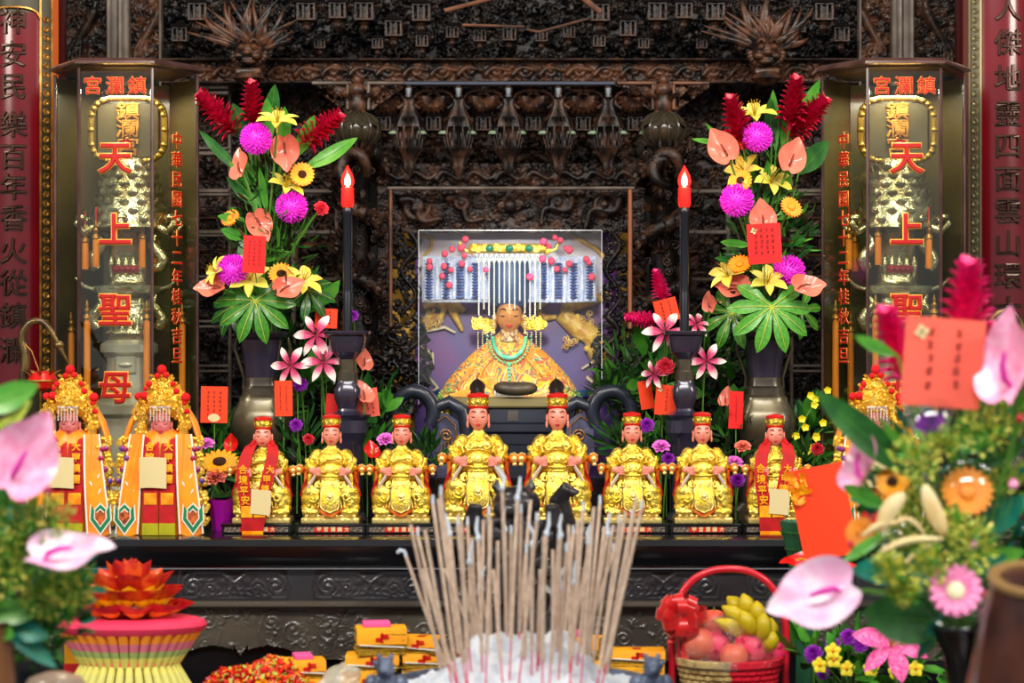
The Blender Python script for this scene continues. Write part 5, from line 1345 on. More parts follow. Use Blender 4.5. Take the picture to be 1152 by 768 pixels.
# cushion stone
b = MB()
E_(b, 0, 0, 8, 24, 12, 8); E_(b, -12, 0, 9, 13, 11, 7.5); E_(b, 12, 0, 8.5, 13, 11, 7.5)
o = b.build('dark_cushion', mat('brown_black_velvet', S(52,44,32), .5, 0, S(70,60,40), 20), scale=6.75*K); sculpt(o, .003, 2); o.location = (X(580, 6.72), CY+6.72, Zp(446, 6.8)+.004)
tag(o, 'dark puffy cushion resting on the khaki edge before the goddess figure', 'cushion')
# curled blue-black throne arms
for sx, lab in ((-1, 'left'), (1, 'right')):
    c0 = X(577+sx*112, 6.6)
    t = thing('curled_armrest', 'blue-black curled armrest %s of the two tall gold statues' % lab, 'armrest', (c0, CY+6.62, AZ))
    def A_(dx, py): return (sx*dx*6.6*K, 0, Zp(py, 6.6)-AZ)
    b = MB(); zz_ = .02
    pts = [A_(30*math.cos(a)*.75, 464-24*math.sin(a)*1) for a in np.linspace(-.9, PI+.6, 16)]
    b.tube(pts, [.020]*8+[.022]*8, 10); b.tube([A_(-22, 460), A_(-40, 452), A_(-56, 462), A_(-60, 480), A_(-58, 520)], [.016, .020, .022, .02, .018], 10)
    b.tube([A_(24, 470), A_(26, 500), A_(22, 540), A_(20, 600)], [.016, .022, .024, .024], 10); b.tube([A_(-56, 500), A_(-50, 560), A_(-50, 604)], [.018, .022, .022], 10)
    b.build('curled_rail', M_['throne'], t)
    b = MB(); b.prism([(A_(x, y)[0], A_(x, y)[2]) for x, y in ((-22, 470), (-36, 464), (-50, 474), (-54, 500), (-48, 540), (-28, 540), (-20, 505))], -.006, .012); b.build('painted_panel', mat('lilac_grey_panel', S(90,92,120), .35, 0, S(60,60,84), 20, coat=.3), t, smooth=False)
    b = MB(); spir(b, A_(-37, 490), .02, .003, 1.5); b.tube([A_(-26, 474), A_(-36, 468), A_(-47, 478), A_(-50, 505), A_(-46, 535)], .0022, 6)
    for k in range(4): b.tube([A_(-30-4*k, 512), A_(-32-4*k, 500-3*k), A_(-40, 496)], .0016, 5)
    o = b.build('gilt_tracery', M_['gilt'], t); o.location.y = -.012

# ================================================================ FLOWER PROTOTYPES (unit size, +Z faces the viewer, +Y is the tip)
def heart_mb():
    b = MB(); rows = []
    for i in range(9):
        q = i/8; row = []
        for k in range(36):
            a = 2*PI*k/36-PI; aa = abs(a)
            r = .40+.05*math.cos(a)+.15*math.exp(-(aa/.24)**2)-.10*math.exp(-((PI-aa)/.30)**2)
            x = math.sin(a)*r*q*.86; y = math.cos(a)*r*q
            z = .16*q*q+.05*math.cos(3*a)*q*q-.10*math.exp(-(aa/.3)**2)*q**3
            row.append((x, y, z))
        rows.append(row)
    b.grid(rows, cv=True); return b
FLW = {}
def proto_anth(name, m, sm, lab='flower'):
    t = thing(name, '', 'flower'); heart_mb().build('spathe', M_[m], t)
    b = MB(); b.tube([(0, -.14, .03), (0, -.08, .12), (0, .04, .16), (0, .16, .15)], [.02, .034, .032, .018], 10); b.build('spadix', M_[sm], t); return t
FLW['anth'] = proto_anth('salmon_anthurium', 'anth', 'anthd'); FLW['anthp'] = proto_anth('pink_anthurium', 'anthp', 'spadp'); FLW['anthw'] = proto_anth('white_pink_anthurium', 'anthw', 'spadp'); FLW['anthr'] = proto_anth('red_anthurium', 'anthr', 'lilyyc')
def proto_lily(name, m, sm, cup=1.0, wk=1.0):
    t = thing(name, '', 'flower')
    b = MB()
    for k in range(6):
        a = PI/3*k; d = Vector((math.cos(a), math.sin(a), 1.0*cup)); b.petal((0, 0, -.12), d, (math.cos(a)*.2-0, math.sin(a)*.2, -1), .62, wk*(.30 if k % 2 else .23), 1.15, -.35, nt=9, nw=4, peak=.55, base_w=.2, wave=.02)
    b.lathe([(.02, -.3), (.035, -.16), (.05, -.10)], 8); b.build('petals', M_[m], t, sharp=80)
    b = MB()
    for k in range(6):
        a = PI/3*k+.4; e = Vector((math.cos(a)*.13, math.sin(a)*.13, .30)); b.tube([(0, 0, -.1), (e.x*.4, e.y*.4, .1), tuple(e)], .008, 5); b.ell(e, (.03, .014, .012), 5, 7)
    b.tube([(0, 0, -.1), (.02, 0, .34)], .012, 6); b.build('stamens', M_[sm], t); return t
FLW['lilyy'] = proto_lily('yellow_lily', 'lilyy', 'lilyyc'); FLW['lilyp'] = proto_lily('pink_white_lily', 'lilyp', 'anthd', .5, .78); FLW['lilyh'] = proto_lily('hot_pink_lily', 'pinklily', 'lilyyc', .6)
def proto_mum():
    t = thing('magenta_chrysanthemum', '', 'flower'); b = MB(); n = 190; rr = random.Random(4)
    b.ell((0, 0, 0), .34)
    for i in range(n):
        z = 1-2*(i+.5)/n; r = math.sqrt(1-z*z); a = i*2.39996; d = Vector((r*math.cos(a), r*math.sin(a), z))
        b.petal(d*.28, d+Vector((rr.uniform(-.15, .15), rr.uniform(-.15, .15), rr.uniform(-.15, .15))), Vector((0, 0, 1)) if z < .9 else Vector((1, 0, 0)), .22, .075, .5, .9, nt=4, nw=2, peak=.6, base_w=.7)
    b.build('petals', M_['mum'], t, sharp=80); return t
FLW['mum'] = proto_mum()
def proto_ginger(name, m):
    t = thing(name, '', 'flower'); b = MB(); n = 62; rr = random.Random(6)
    for i in range(n):
        u = i/n; a = i*2.39996; z = -.45+.80*u; R = .13*math.sin(PI*(.12+.82*(1-u)))**.6
        d = Vector((math.cos(a)*(1-.75*u), math.sin(a)*(1-.75*u), .55+.9*u)); b.petal((R*.5*math.cos(a), R*.5*math.sin(a), z), d, (-math.cos(a), -math.sin(a), .5), .32-.08*u, .17, -.75, .6, nt=4, nw=2, peak=.5, base_w=.6)
    b.tube([(0, 0, -.5), (0, 0, .3)], [.05, .04], 8); b.build('bracts', M_[m], t, sharp=80); return t
FLW['ginger'] = proto_ginger('red_ginger_flower', 'ginger'); FLW['gingerh'] = proto_ginger('hot_pink_ginger_flower', 'gingerhot')
def proto_ger(name, m, cm, n=20):
    t = thing(name, '', 'flower'); b = MB()
    for row in range(2):
        for k in range(n):
            a = 2*PI*(k+.5*row)/n; b.petal((.10*math.cos(a), .10*math.sin(a), .0-.02*row), (math.cos(a), math.sin(a), .28-.22*row), (0, 0, -1), .40-.02*row, .14, .35, .3, nt=5, nw=2, peak=.65, base_w=.5)
    b.build('petals', M_[m], t, sharp=80)
    b = MB(); b.ell((0, 0, .02), (.16, .16, .06), 8, 16)
    for k in range(24): a = 2*PI*k/24; b.ell((.15*math.cos(a), .15*math.sin(a), .045), (.016, .016, .02), 4, 6)
    b.build('flower_eye', M_[cm], t); return t
FLW['sun'] = proto_ger('golden_gerbera', 'sun', 'sunc'); FLW['ora'] = proto_ger('orange_gerbera', 'suno', 'suno'); FLW['gerp'] = proto_ger('pink_gerbera', 'gerp', 'gerpc', 16)
FLW['sunf'] = proto_ger('small_sunflower', 'sun', 'sunc', 18)
def proto_ruff(name, m):
    t = thing(name, '', 'flower'); b = MB(); rr = random.Random(9)
    for i in range(44):
        u = i/44; a = i*2.39996; d = Vector((math.cos(a)*(.15+u), math.sin(a)*(.15+u), 1.1-u*.9)); b.petal((0, 0, -.12), d, (-math.cos(a), -math.sin(a), .2), .30+.22*u, .26, -.5, .4, nt=5, nw=4, peak=.75, base_w=.2, wave=.06)
    b.lathe([(.02, -.34), (.09, -.2), (.10, -.06), (.04, 0)], 8); b.build('petals', M_[m], t, sharp=80); return t
FLW['carn'] = proto_ruff('lilac_carnation', 'carn'); FLW['rose'] = proto_ruff('red_rose', 'rose'); FLW['carnp'] = proto_ruff('peach_carnation', 'anth'); FLW['purp'] = proto_ruff('violet_blossom', 'purple')
def orient(f, tip):
    z = Vector(f).normalized(); y = Vector(tip); y = (y-z*y.dot(z)).normalized(); x = y.cross(z)
    M = Matrix((x, y, z)).transposed(); return M
def world_child(name, b, m, par, sharp=40):
    o = b.build(name, m, None, sharp=sharp); OWN.add(o.name)
    bpy.context.view_layer.update() if False else None
    MM = Matrix.LocRotScale(par.location, par.rotation_euler, par.scale)
    o.parent = par; o.matrix_parent_inverse = MM.inverted(); return o
DROOT = [None]
def FL(kind, px, py, d, size, face, tip, lab, group=None, stem=None, r=.0035):
    s_ = size*d*K; loc = P(px, py, d); Mx = orient(face, tip)
    o = inst(FLW[kind], lab, loc, M=Mx, scale=s_, group=group)
    if stem is not None:
        e = Vector(stem); back = -(Mx @ Vector((0, 0, 1))) if kind not in ('ginger', 'gingerh') else -(Mx @ Vector((0, 0, 1)))
        off = .30 if kind not in ('ginger', 'gingerh') else .45
        if kind.startswith('anth'): p0 = loc+(Mx @ Vector((0, -.14, .02)))*s_; back = (back+(Mx @ Vector((0, -1, 0)))).normalized()
        else: p0 = loc+back*s_*(off if not kind in ('sun', 'ora', 'sunf', 'gerp') else .02)
        dist = (e-p0).length; q = []
        c1 = p0+back*dist*.18; c2 = e+Vector((0, 0, 1))*dist*.3
        for u in np.linspace(0, 1, 12): q.append(p0*(1-u)**3+c1*3*u*(1-u)**2+c2*3*u*u*(1-u)+e*u**3)
        b = MB(); b.tube(q, r, 6); world_child('stem', b, M_['stem'], o)
    return o
def LEAF(px, py, px2, py2, d, w, m, lab, group=None, bend=.5, d2=None, name='long_leaf', up=(0, -1, .3), stem=None, peak=.5):
    """leaf blade from base (px,py) to about (px2,py2)"""
    p0 = P(px, py, d); p1 = P(px2, py2, d2 or d-.04); L = (p1-p0).length*1.06
    t = thing(name, lab, 'leaf', p0, group=group)
    dd = (p1-p0).normalized(); u = Vector(up); u = (u-dd*u.dot(dd)).normalized(); M = Matrix.Rotation(bend/2, 3, dd.cross(u).normalized())
    b = MB(); b.petal((0, 0, 0), M.transposed() @ dd if False else (dd*math.cos(bend/2)-u*math.sin(bend/2)), u*math.cos(bend/2)+dd*math.sin(bend/2), L, w*d*K, bend, .12, nt=12, nw=4, tip=.8, base_w=.12, peak=peak, wave=.02)
    b.build('blade', M_[m], t, sharp=80)
    c = b
    b = MB(); pts = []
    p = Vector((0, 0, 0)); 
    for i in range(13):
        th = bend*i/12; pts.append(p+(u*-.0)); p = p+((dd*math.cos(bend/2)-u*math.sin(bend/2))*math.cos(th)+(u*math.cos(bend/2)+dd*math.sin(bend/2))*math.sin(th))*(L/12)
    b.tube([q+Vector((0, -.0006, 0)) for q in pts], [.0016*(1-i/14) for i in range(13)], 5)
    if stem is not None: e = Vector(stem)-p0; b.tube([e, e*.5+Vector((0, 0, .02)), Vector((0, 0, 0))], .0025, 6)
    b.build('midrib', M_['leafl'], t)
    return t
def fatsia(px, py, d, size, face, tip, lab, n=8, m='leafl', stem=None):
    t = thing('palmate_leaf', lab, 'leaf', P(px, py, d)); s_ = size*d*K; Mx = orient(face, tip); t.rotation_euler = Mx.to_euler(); t.scale = (s_,)*3
    b = MB(); rb = MB()
    for k in range(n):
        a = PI/2+(k-(n-1)/2)*(2*PI*.80/n)*-1; L = .52+.12*math.cos((k-(n-1)/2)/n*PI)
        b.petal((0, 0, 0), (math.cos(a), math.sin(a), .12), (0, 0, -1), L, .19, .75, -.15, nt=10, nw=4, peak=.62, tip=.9, base_w=.5)
        rb.tube([Vector((math.cos(a)*L*u, math.sin(a)*L*u, .012+.06*u-.16*u*u)) for u in np.linspace(0, .9, 6)], [.010, .008, .007, .005, .004, .002], 5)
    b.build('blade', M_[m], t, sharp=80); rb.build('leaf_ribs', M_['leafy'], t)
    if stem is not None: sb = MB(); sb.tube([P(px, py, d), (P(px, py, d)+Vector(stem))/2+Vector((0, 0, .03)), Vector(stem)], .0035, 6); world_child('stem', sb, M_['stem'], t)
    return t
def foliage(name, lab, blobs, n, L, W, ms, seed, cat='foliage', spiky=False):
    """uncountable small leaves: one object"""
    rr = random.Random(seed); b = MB(); st = random.getstate(); random.seed(seed)
    for i in range(n):
        px, py, d, r = rr.choice(blobs); v = Vector((rr.gauss(0, 1), rr.gauss(0, .7), rr.gauss(0, 1))); v = v.normalized()*rr.random()**.45
        p = P(px, py, d)+v*(r*d*K); dd = (v+Vector((0, -.5, .5))+Vector((rr.uniform(-.7, .7), rr.uniform(-.5, .5), rr.uniform(-.5, .5))))
        b.petal(p, dd, Vector((rr.uniform(-1, 1), rr.uniform(-1, .2), rr.uniform(-.3, 1))), L*rr.uniform(.6, 1.3), W*rr.uniform(.7, 1.2), rr.uniform(-.8, .8) if not spiky else .4, .2, nt=4, nw=2, mi=rr.randrange(len(ms)), tip=.9)
    random.setstate(st)
    o = b.build(name, [M_[m] for m in ms], sharp=80); return tag(o, lab, cat, kind='stuff')
def CARD(px, py, w, h, d, m, lab, tilt=0.0, yaw=0.0, lines=4, spot=False, group='wish cards among the flowers', seal=False, lean=0.0):
    t = thing('wish_card', lab, 'card', P(px, py, d), rot=(lean, tilt, yaw), group=group); W = w*d*K; H = h*d*K
    b = MB(); rows = [[(W*(u-.5), -.004*math.sin(u*PI), H*(v-.5)) for u in np.linspace(0, 1, 7)] for v in np.linspace(0, 1, 3)]
    b.grid(rows); b.grid([[(x, y+.0012, z) for x, y, z in r] for r in rows]); b.build('paper', M_[m], t)
    b = MB(); rr = random.Random(int(px*7+py))
    for l in range(lines):
        x = W*(-.34+.68*(l+.5)/lines)
        z = H*.34
        while z > -H*.34:
            q = W*.055
            for k in range(3): b.box((x+rr.uniform(-.3, .3)*q, -.0052, z+(k-1)*q*.7), (q*rr.uniform(.8, 1.7), .0004, q*.22))
            b.box((x+rr.uniform(-.3, .3)*q, -.0052, z), (q*.22, .0004, q*1.8)); z -= q*2.9*rr.uniform(.9, 1.2)
    if b.n: b.build('brush_marks', M_['ink'], t, smooth=False)
    if spot:
        b = MB()
        if seal: b.lathe([(0, 0), (H*.11, 0), (H*.11, .001), (0, .001)], 20, (0, -.005, -H*.36), M=Matrix.Rotation(PI/2, 3, 'X'), sx=1.5)
        else:
            for k in range(4): a = PI/2*k+.3; b.petal((-W*.3, -.005, H*.33), (math.cos(a), 0, math.sin(a)), (0, -1, 0), H*.09, H*.08, 0, 0, nt=3, nw=2)
        b.build('gold_seal', M_['cream'], t)
    return t

# ================================================================ VASES AND TALL BOUQUETS
def vase(px, lab):
    d = 6.42; z0 = AZ; k = d*K; t = thing('bronze_vase', lab, 'vase', (X(px, d), CY+d+.05, z0))
    def z(py): return Zp(py, d)-z0
    b = MB(); b.lathe([(.02, .0), (.095, .0), (.095, .03), (.07, .05), (.062, z(508)), (.07, z(502)), (.083, z(493)), (.089, z(480)), (.088, z(470)), (.080, z(461)), (.068, z(452)), (.066, z(447)), (.058, z(444)), (.057, z(437)), (.050, z(434)), (.048, z(430)), (.047, z(424))], 40, sq=.55, ph=0)
    b.build('lower_body', M_['bronze2'], t, sharp=25)
    b = MB(); b.lathe([(.046, z(432)), (.047, z(425)), (.053, z(405)), (.058, z(392)), (.062, z(382)), (.076, z(379)), (.082, z(375)), (.078, z(373)), (.06, z(377)), (.045, z(395)), (0, z(400))], 40, sq=.55); b.build('neck', M_['bronze'], t, sharp=25)
    for sx in (-1, 1):
        b = MB(); b.tube([(sx*.074, 0, z(380)), (sx*.080, 0, z(392)), (sx*.066, 0, z(408)), (sx*.053, 0, z(425)), (sx*.056, 0, z(438))], [.004, .006, .005, .005, .004], 8); b.build('handle', M_['bronze2'], t)
    return t
vase(293, 'squared dark bronze vase of the left tall bouquet'); vase(862, 'squared dark bronze vase of the right tall bouquet')
VL = P(293, 372, 6.44)+Vector((0, .03, 0)); VR = P(862, 372, 6.44)+Vector((0, .03, 0))
gA = 'flowers of the left tall bouquet'; gB = 'flowers of the right tall bouquet'
F = (0, -1, .1)
T = [
('ginger', 247, 128, 60, (-.75, -.35, .75), 0, 'red ginger flower leaning left at the top left of the left bouquet'),
('ginger', 284, 118, 50, (0, -.4, 1), 0, 'red ginger flower standing upright at the top of the left bouquet'),
('ginger', 360, 145, 56, (.85, -.35, .6), 0, 'red ginger flower leaning right in the left bouquet'),
('mum', 288, 156, 36, F, 0, 'magenta chrysanthemum highest in the left bouquet'),
('mum', 328, 233, 36, F, 0, 'magenta chrysanthemum at mid height on the right of the left bouquet'),
('mum', 262, 304, 36, F, 0, 'magenta chrysanthemum lowest in the left bouquet'),
('anth', 321, 167, 44, (0, -1, .1), (.1, 0, -1), 'salmon anthurium facing front beside the highest magenta bloom of the left bouquet'),
('anth', 290, 250, 40, (.2, -1, .2), (.5, 0, -1), 'salmon anthurium tip-down just above the red card of the left bouquet'),
('anth', 273, 190, 40, (-.6, -.6, .2), (-.4, 0, 1), 'salmon anthurium half hidden by leaves below the highest magenta bloom'),
('anth', 243, 325, 40, (-.2, -.75, .6), (-1, -.3, .3), 'salmon anthurium seen edge-on pointing left at the foot of the left bouquet'),
('anth', 320, 327, 40, (.2, -.8, .5), (.9, -.2, .7), 'salmon anthurium seen edge-on pointing right at the foot of the left bouquet'),
('lilyy', 312, 136, 44, (.1, -.5, 1), (1, 0, 0), 'yellow lily opening upward at the top of the left bouquet'),
('lilyy', 322, 208, 40, (.4, -.5, .8), (1, 0, 0), 'yellow lily half open in the middle of the left bouquet'),
('lilyy', 281, 313, 42, (0, -1, .5), (1, 0, 0), 'yellow lily facing front low in the left bouquet'),
('lilyy', 341, 316, 42, (.4, -.6, .7), (1, 0, 0), 'yellow lily at the lower right of the left bouquet'),
('lilyy', 243, 305, 34, (-.8, -.5, .4), (0, 0, 1), 'yellow lily behind the lowest magenta bloom of the left bouquet'),
('sun', 340, 196, 27, (.2, -1, .2), 0, 'golden gerbera with a dark eye at the right of the left bouquet'),
('sun', 316, 308, 28, (0, -1, .6), 0, 'golden gerbera with a dark eye low in the left bouquet'),
('ora', 259, 245, 22, (-.4, -.8, .6), 0, 'orange gerbera at the left edge of the left bouquet'),
('rose', 362, 234, 18, (.4, -.8, .3), 0, 'small dark pink bloom beside the left candle lamp'),
]
for (k, px, py, sz, f, tip, lab) in T:
    FL(k, px, py, 6.36+.04*math.sin(px), sz*1.08, f, tip if tip else (0, 0, 1) if abs(Vector(f).normalized().z) < .8 else (0, 1, 0), lab, gA, VL+Vector((random.uniform(-.03, .03), random.uniform(-.02, .03), -.02)))
T = [
('ginger', 829, 138, 58, (-.3, -.35, 1), 0, 'red ginger flower at the top left of the right bouquet'),
('ginger', 892, 116, 56, (.1, -.4, 1), 0, 'red ginger flower standing upright at the top of the right bouquet'),
('ginger', 906, 134, 62, (.75, -.35, .8), 0, 'red ginger flower leaning right in the right bouquet'),
('mum', 852, 154, 34, F, 0, 'magenta chrysanthemum highest in the right bouquet'),
('mum', 829, 225, 38, F, 0, 'magenta chrysanthemum at mid height on the left of the right bouquet'),
('mum', 887, 306, 38, F, 0, 'magenta chrysanthemum lowest in the right bouquet'),
('anth', 815, 170, 46, (-.1, -1, .1), (-.6, 0, 1), 'salmon anthurium with its tip up at the left of the right bouquet'),
('anth', 889, 181, 44, (.15, -1, .1), (.35, 0, 1), 'salmon anthurium with its tip up at the right of the right bouquet'),
('anth', 858, 250, 42, (0, -1, .15), (-.1, 0, 1), 'salmon anthurium rising behind the red card of the right bouquet'),
('anth', 830, 326, 44, (-.2, -.75, .6), (-1, -.3, .6), 'salmon anthurium seen edge-on pointing left at the foot of the right bouquet'),
('anth', 903, 325, 44, (.2, -.75, .6), (1, -.3, .55), 'salmon anthurium seen edge-on pointing right at the foot of the right bouquet'),
('anth', 800, 342, 26, (-.6, -.6, -.2), (.2, 0, 1), 'salmon anthurium edge-on left of the big palmate leaf of the right bouquet'),
('lilyy', 849, 128, 46, (-.1, -.5, 1), (1, 0, 0), 'yellow lily opening upward at the top of the right bouquet'),
('lilyy', 836, 192, 40, (-.5, -.7, .6), (0, 0, 1), 'yellow lily facing left in the middle of the right bouquet'),
('lilyy', 868, 203, 44, (.3, -.7, .7), (1, 0, 0), 'yellow lily between the two upper salmon blooms of the right bouquet'),
('lilyy', 864, 316, 40, (.1, -.8, .7), (1, 0, 0), 'yellow lily under the red card of the right bouquet'),
('lilyy', 818, 308, 40, (-.5, -.6, .6), (0, 0, 1), 'yellow lily at the lower left of the right bouquet'),
('sun', 833, 203, 26, (-.3, -1, .3), 0, 'golden gerbera with a dark eye in the middle of the right bouquet'),
('ora', 890, 233, 26, (.4, -.8, .5), 0, 'orange gerbera at the right edge of the right bouquet'),
('ora', 832, 297, 26, (-.2, -.8, .7), 0, 'orange gerbera at the lower left of the right bouquet'),
]
for (k, px, py, sz, f, tip, lab) in T:
    FL(k, px, py, 6.36+.04*math.sin(px), sz*1.08, f, tip if tip else (0, 0, 1) if abs(Vector(f).normalized().z) < .8 else (0, 1, 0), lab, gB, VR+Vector((random.uniform(-.03, .03), random.uniform(-.02, .03), -.02)))
gLA = 'long leaves of the left bouquet'; gLB = 'long leaves of the right bouquet'
for (a, b_, c, d_, w, m, lab) in [
 (300, 150, 309, 97, 18, 'leafd', 'broad upright leaf at the very top of the left bouquet'), (302, 165, 300, 112, 16, 'leafl', 'light green upright leaf beside the topmost leaf of the left bouquet'),
 (282, 165, 263, 118, 20, 'leafd', 'broad leaf between the two left ginger flowers'), (318, 170, 320, 122, 16, 'leafl', 'leaf rising behind the salmon anthurium of the left bouquet'),
 (332, 178, 352, 132, 18, 'leafl', 'leaf leaning toward the right ginger flower of the left bouquet'), (340, 190, 399, 156, 18, 'leafl', 'long leaf reaching right over the golden gerbera'),
 (272, 195, 226, 148, 12, 'leafd', 'narrow dark leaf reaching far left under the ginger flower'), (292, 240, 259, 182, 11, 'leafl', 'narrow leaf crossing the half-hidden salmon anthurium'),
 (294, 235, 270, 170, 12, 'leafl', 'narrow leaf just right of the half-hidden salmon anthurium'), (300, 240, 292, 190, 9, 'leafl', 'slim leaf in the centre of the left bouquet'), (286, 232, 256, 200, 10, 'leafd', 'short dark leaf at the left middle of the left bouquet'),
 (274, 246, 246, 243, 11, 'leafl', 'short leaf over the orange gerbera at the left edge'), (276, 268, 250, 258, 14, 'leafl', 'broad short leaf left of the red card in the left bouquet'), (275, 262, 270, 300, 12, 'leafd', 'leaf hanging beside the red card of the left bouquet')]:
    LEAF(a, b_, c, d_, 6.42, w, m, lab, gLA, stem=VL)
for (a, b_, c, d_, w, m, lab) in [
 (893, 150, 921, 92, 16, 'leafl', 'broad upright leaf at the very top of the right bouquet'), (873, 170, 870, 104, 13, 'leafl', 'curled leaf left of the upright ginger flower of the right bouquet'), (868, 165, 867, 112, 15, 'leafd', 'dark leaf right of the top yellow lily'),
 (882, 175, 888, 122, 14, 'leafl', 'leaf under the upright ginger flower of the right bouquet'), (896, 160, 905, 120, 14, 'leafd', 'leaf behind the ginger flower leaning right'), (898, 196, 930, 160, 24, 'leafd', 'long broad leaf reaching right beside the glass case'),
 (843, 185, 796, 140, 10, 'leafl', 'narrow leaf curving over the left salmon anthurium'), (820, 160, 780, 156, 7, 'leafl', 'thin leaf pointing left above the candle lamp'), (855, 230, 845, 180, 11, 'leafd', 'narrow leaf in the centre of the right bouquet'),
 (862, 235, 864, 182, 11, 'leafl', 'slim leaf between the yellow lilies of the right bouquet'), (868, 230, 890, 200, 14, 'leafl', 'short leaf under the right salmon anthurium'), (860, 245, 903, 236, 12, 'leafl', 'leaf crossing the orange gerbera of the right bouquet'),
 (845, 275, 812, 272, 11, 'leafl', 'short leaf left of the red card in the right bouquet'), (845, 295, 806, 290, 11, 'leafd', 'short leaf below the first one left of the red card'), (876, 275, 905, 268, 11, 'leafd', 'short leaf right of the red card in the right bouquet')]:
    LEAF(a, b_, c, d_, 6.42, w, m, lab, gLB, stem=VR)
fatsia(287, 338, 6.34, 82, (0, -1, .25), (-.05, -.1, -1), 'big palmate leaf hanging over the left vase mouth', 8, 'leaf', VL)
fatsia(346, 326, 6.42, 60, (.3, -.8, .4), (.6, 0, -1), 'palmate leaf at the right foot of the left bouquet', 7, 'leafd', VL)
fatsia(262, 345, 6.44, 58, (-.4, -.8, .3), (-.4, 0, -1), 'dark palmate leaf at the left foot of the left bouquet', 7, 'leafd', VL)
fatsia(868, 345, 6.33, 88, (.1, -1, .25), (.0, -.1, -1), 'big palmate leaf hanging over the right vase mouth', 8, 'leafl', VR)
fatsia(824, 352, 6.40, 70, (-.3, -.9, .3), (-.4, 0, -1), 'palmate leaf at the left foot of the right bouquet', 7, 'leaf', VR)
fatsia(900, 348, 6.42, 56, (.4, -.9, .2), (.5, 0, -1), 'palmate leaf at the right foot of the right bouquet', 6, 'leaf', VR)
def picked(c, a, e): st = MB(); st.tube([a, (a+e)/2+Vector((0, .01, 0)), e], .0016, 5); world_child('pick', st, M_['stem'], c)
picked(CARD(286, 286, 25, 42, 6.26, 'cardred', 'narrow red card hanging in the left tall bouquet', .05, .1, 3), P(287, 304, 6.265), VL)
picked(CARD(860, 274, 38, 45, 6.26, 'cardred', 'wide red card with brush marks in the right tall bouquet', -.06, 0, 4, True), P(860, 292, 6.265), VR)
foliage('filler_foliage', 'fine green and brown filler foliage inside the left tall bouquet', [(300, 200, 6.46, 22), (300, 235, 6.46, 34), (305, 270, 6.46, 42), (300, 310, 6.46, 50), (325, 270, 6.46, 30)], 420, .06, .012, ['leafd', 'leafl', 'leafdd', 'carve_hi'], 5, spiky=True)
foliage('filler_foliage', 'fine green and brown filler foliage inside the right tall bouquet', [(862, 190, 6.46, 26), (862, 225, 6.46, 34), (862, 265, 6.46, 40), (862, 310, 6.46, 50), (885, 260, 6.46, 30)], 420, .06, .012, ['leafd', 'leafl', 'leafdd', 'carve_hi'], 6, spiky=True)

# ================================================================ CANDLE LAMPS ON THEIR STANDS
def candle(px, lab, n):
    d = 6.36; z0 = AZ; k = d*K; wd = .86 if n == 0 else .80
    def z(py): return Zp(py, d)-z0
    t = thing('candle_stand', 'squared dark bronze candle stand at the %s of the goddess figure' % lab, 'stand', (X(px, d), CY+d, z0))
    q = k*wd
    b = MB(); b.lathe([(0, 0), (24*q, 0), (26*q, .01), (20*q, .03), (20*q, z(500)), (24*q, z(492)), (27*q, z(486)), (26*q, z(472)), (30*q, z(468)), (31*q, z(466)), (24*q, z(465)), (14*q, z(462)), (12*q, z(459))], 36, sq=.6); b.build('foot', M_['bronze'], t, sharp=25)
    b = MB(); b.lathe([(12*q, z(460)), (17*q, z(448)), (18*q, z(438)), (14*q, z(432)), (13*q, z(428))], 36, sq=.5); b.build('bulb', M_['bronze'], t, sharp=40)
    b = MB(); b.lathe([(13*q, z(430)), (13*q, z(418)), (11*q, z(416)), (11*q, z(402))], 36, sq=.5); b.build('neck', M_['bronze2'], t, sharp=25)
    b = MB(); b.lathe([(11*q, z(404)), (13*q, z(402)), (20*q, z(396)), (24*q, z(386)), (25*q, z(378)), (30*q, z(376)), (31*q, z(373)), (30*q, z(372)), (0, z(372))], 36, sq=.6); b.build('dish', M_['bronze'], t, sharp=25)
    c = thing('candle_lamp', 'tall black electric candle with a lit red bulb, %s of the goddess figure' % lab, 'lamp', (X(px, d), CY+d, z0+z(371.5)))
    def y(py): return Zp(py, d)-z0-z(372)
    b = MB(); b.lathe([(5.2*k, 0), (5.4*k, y(330)), (5.0*k, y(328)), (5.2*k, y(326)), (5.2*k, y(242)), (6.2*k, y(240)), (6.2*k, y(236)), (5*k, y(234))], 18); b.build('black_tube', mat('black_painted_tube', S(22,26,34), .3, coat=.4), c, sharp=40)
    b = MB(); b.lathe([(5.6*k, y(234)), (6*k, y(233)), (6*k, y(231)), (5.4*k, y(230)), (6, y(229)) if 0 else (5.4*k, y(228))], 18)
    b.build('gold_ring', M_['gilt'], c)
    b = MB(); b.lathe([(5.6*k, y(234)), (7.4*k, y(230)), (7.2*k, y(214)), (7.6*k, y(212)), (5*k, y(211)), (0, y(211))], 20); b.build('bulb_cup', M_['bulbr'], c)
    b = MB(); b.lathe([(4.6*k, y(212)), (7*k, y(208)), (7.6*k, y(204)), (6.4*k, y(198)), (3.4*k, y(192)), (.8*k, y(187)), (0, y(186))], 20); b.build('flame_bulb', M_['redglass'], c)
    b = MB(); b.lathe([(0, y(211)), (3.2*k, y(208)), (3.6*k, y(204)), (2.4*k, y(199)), (0, y(195))], 14); b.build('filament', M_['glow'], c)
M_['redglass'] = mat('red_bulb_glass', S(240,20,16), .15, coat=.6, alpha=.55, emit=(1, .04, .03), estr=1.1)
candle(391, 'left', 0); candle(770, 'right', 1)
for px, nm in ((391, 'candle_light_left'), (770, 'candle_light_right')):
    l = bpy.data.lights.new(nm, 'POINT'); l.energy = .8; l.color = (1, .35, .2); l.shadow_soft_size = .02
    o = bpy.data.objects.new(nm, l); COL.objects.link(o); o.location = P(px, 203, 6.31)

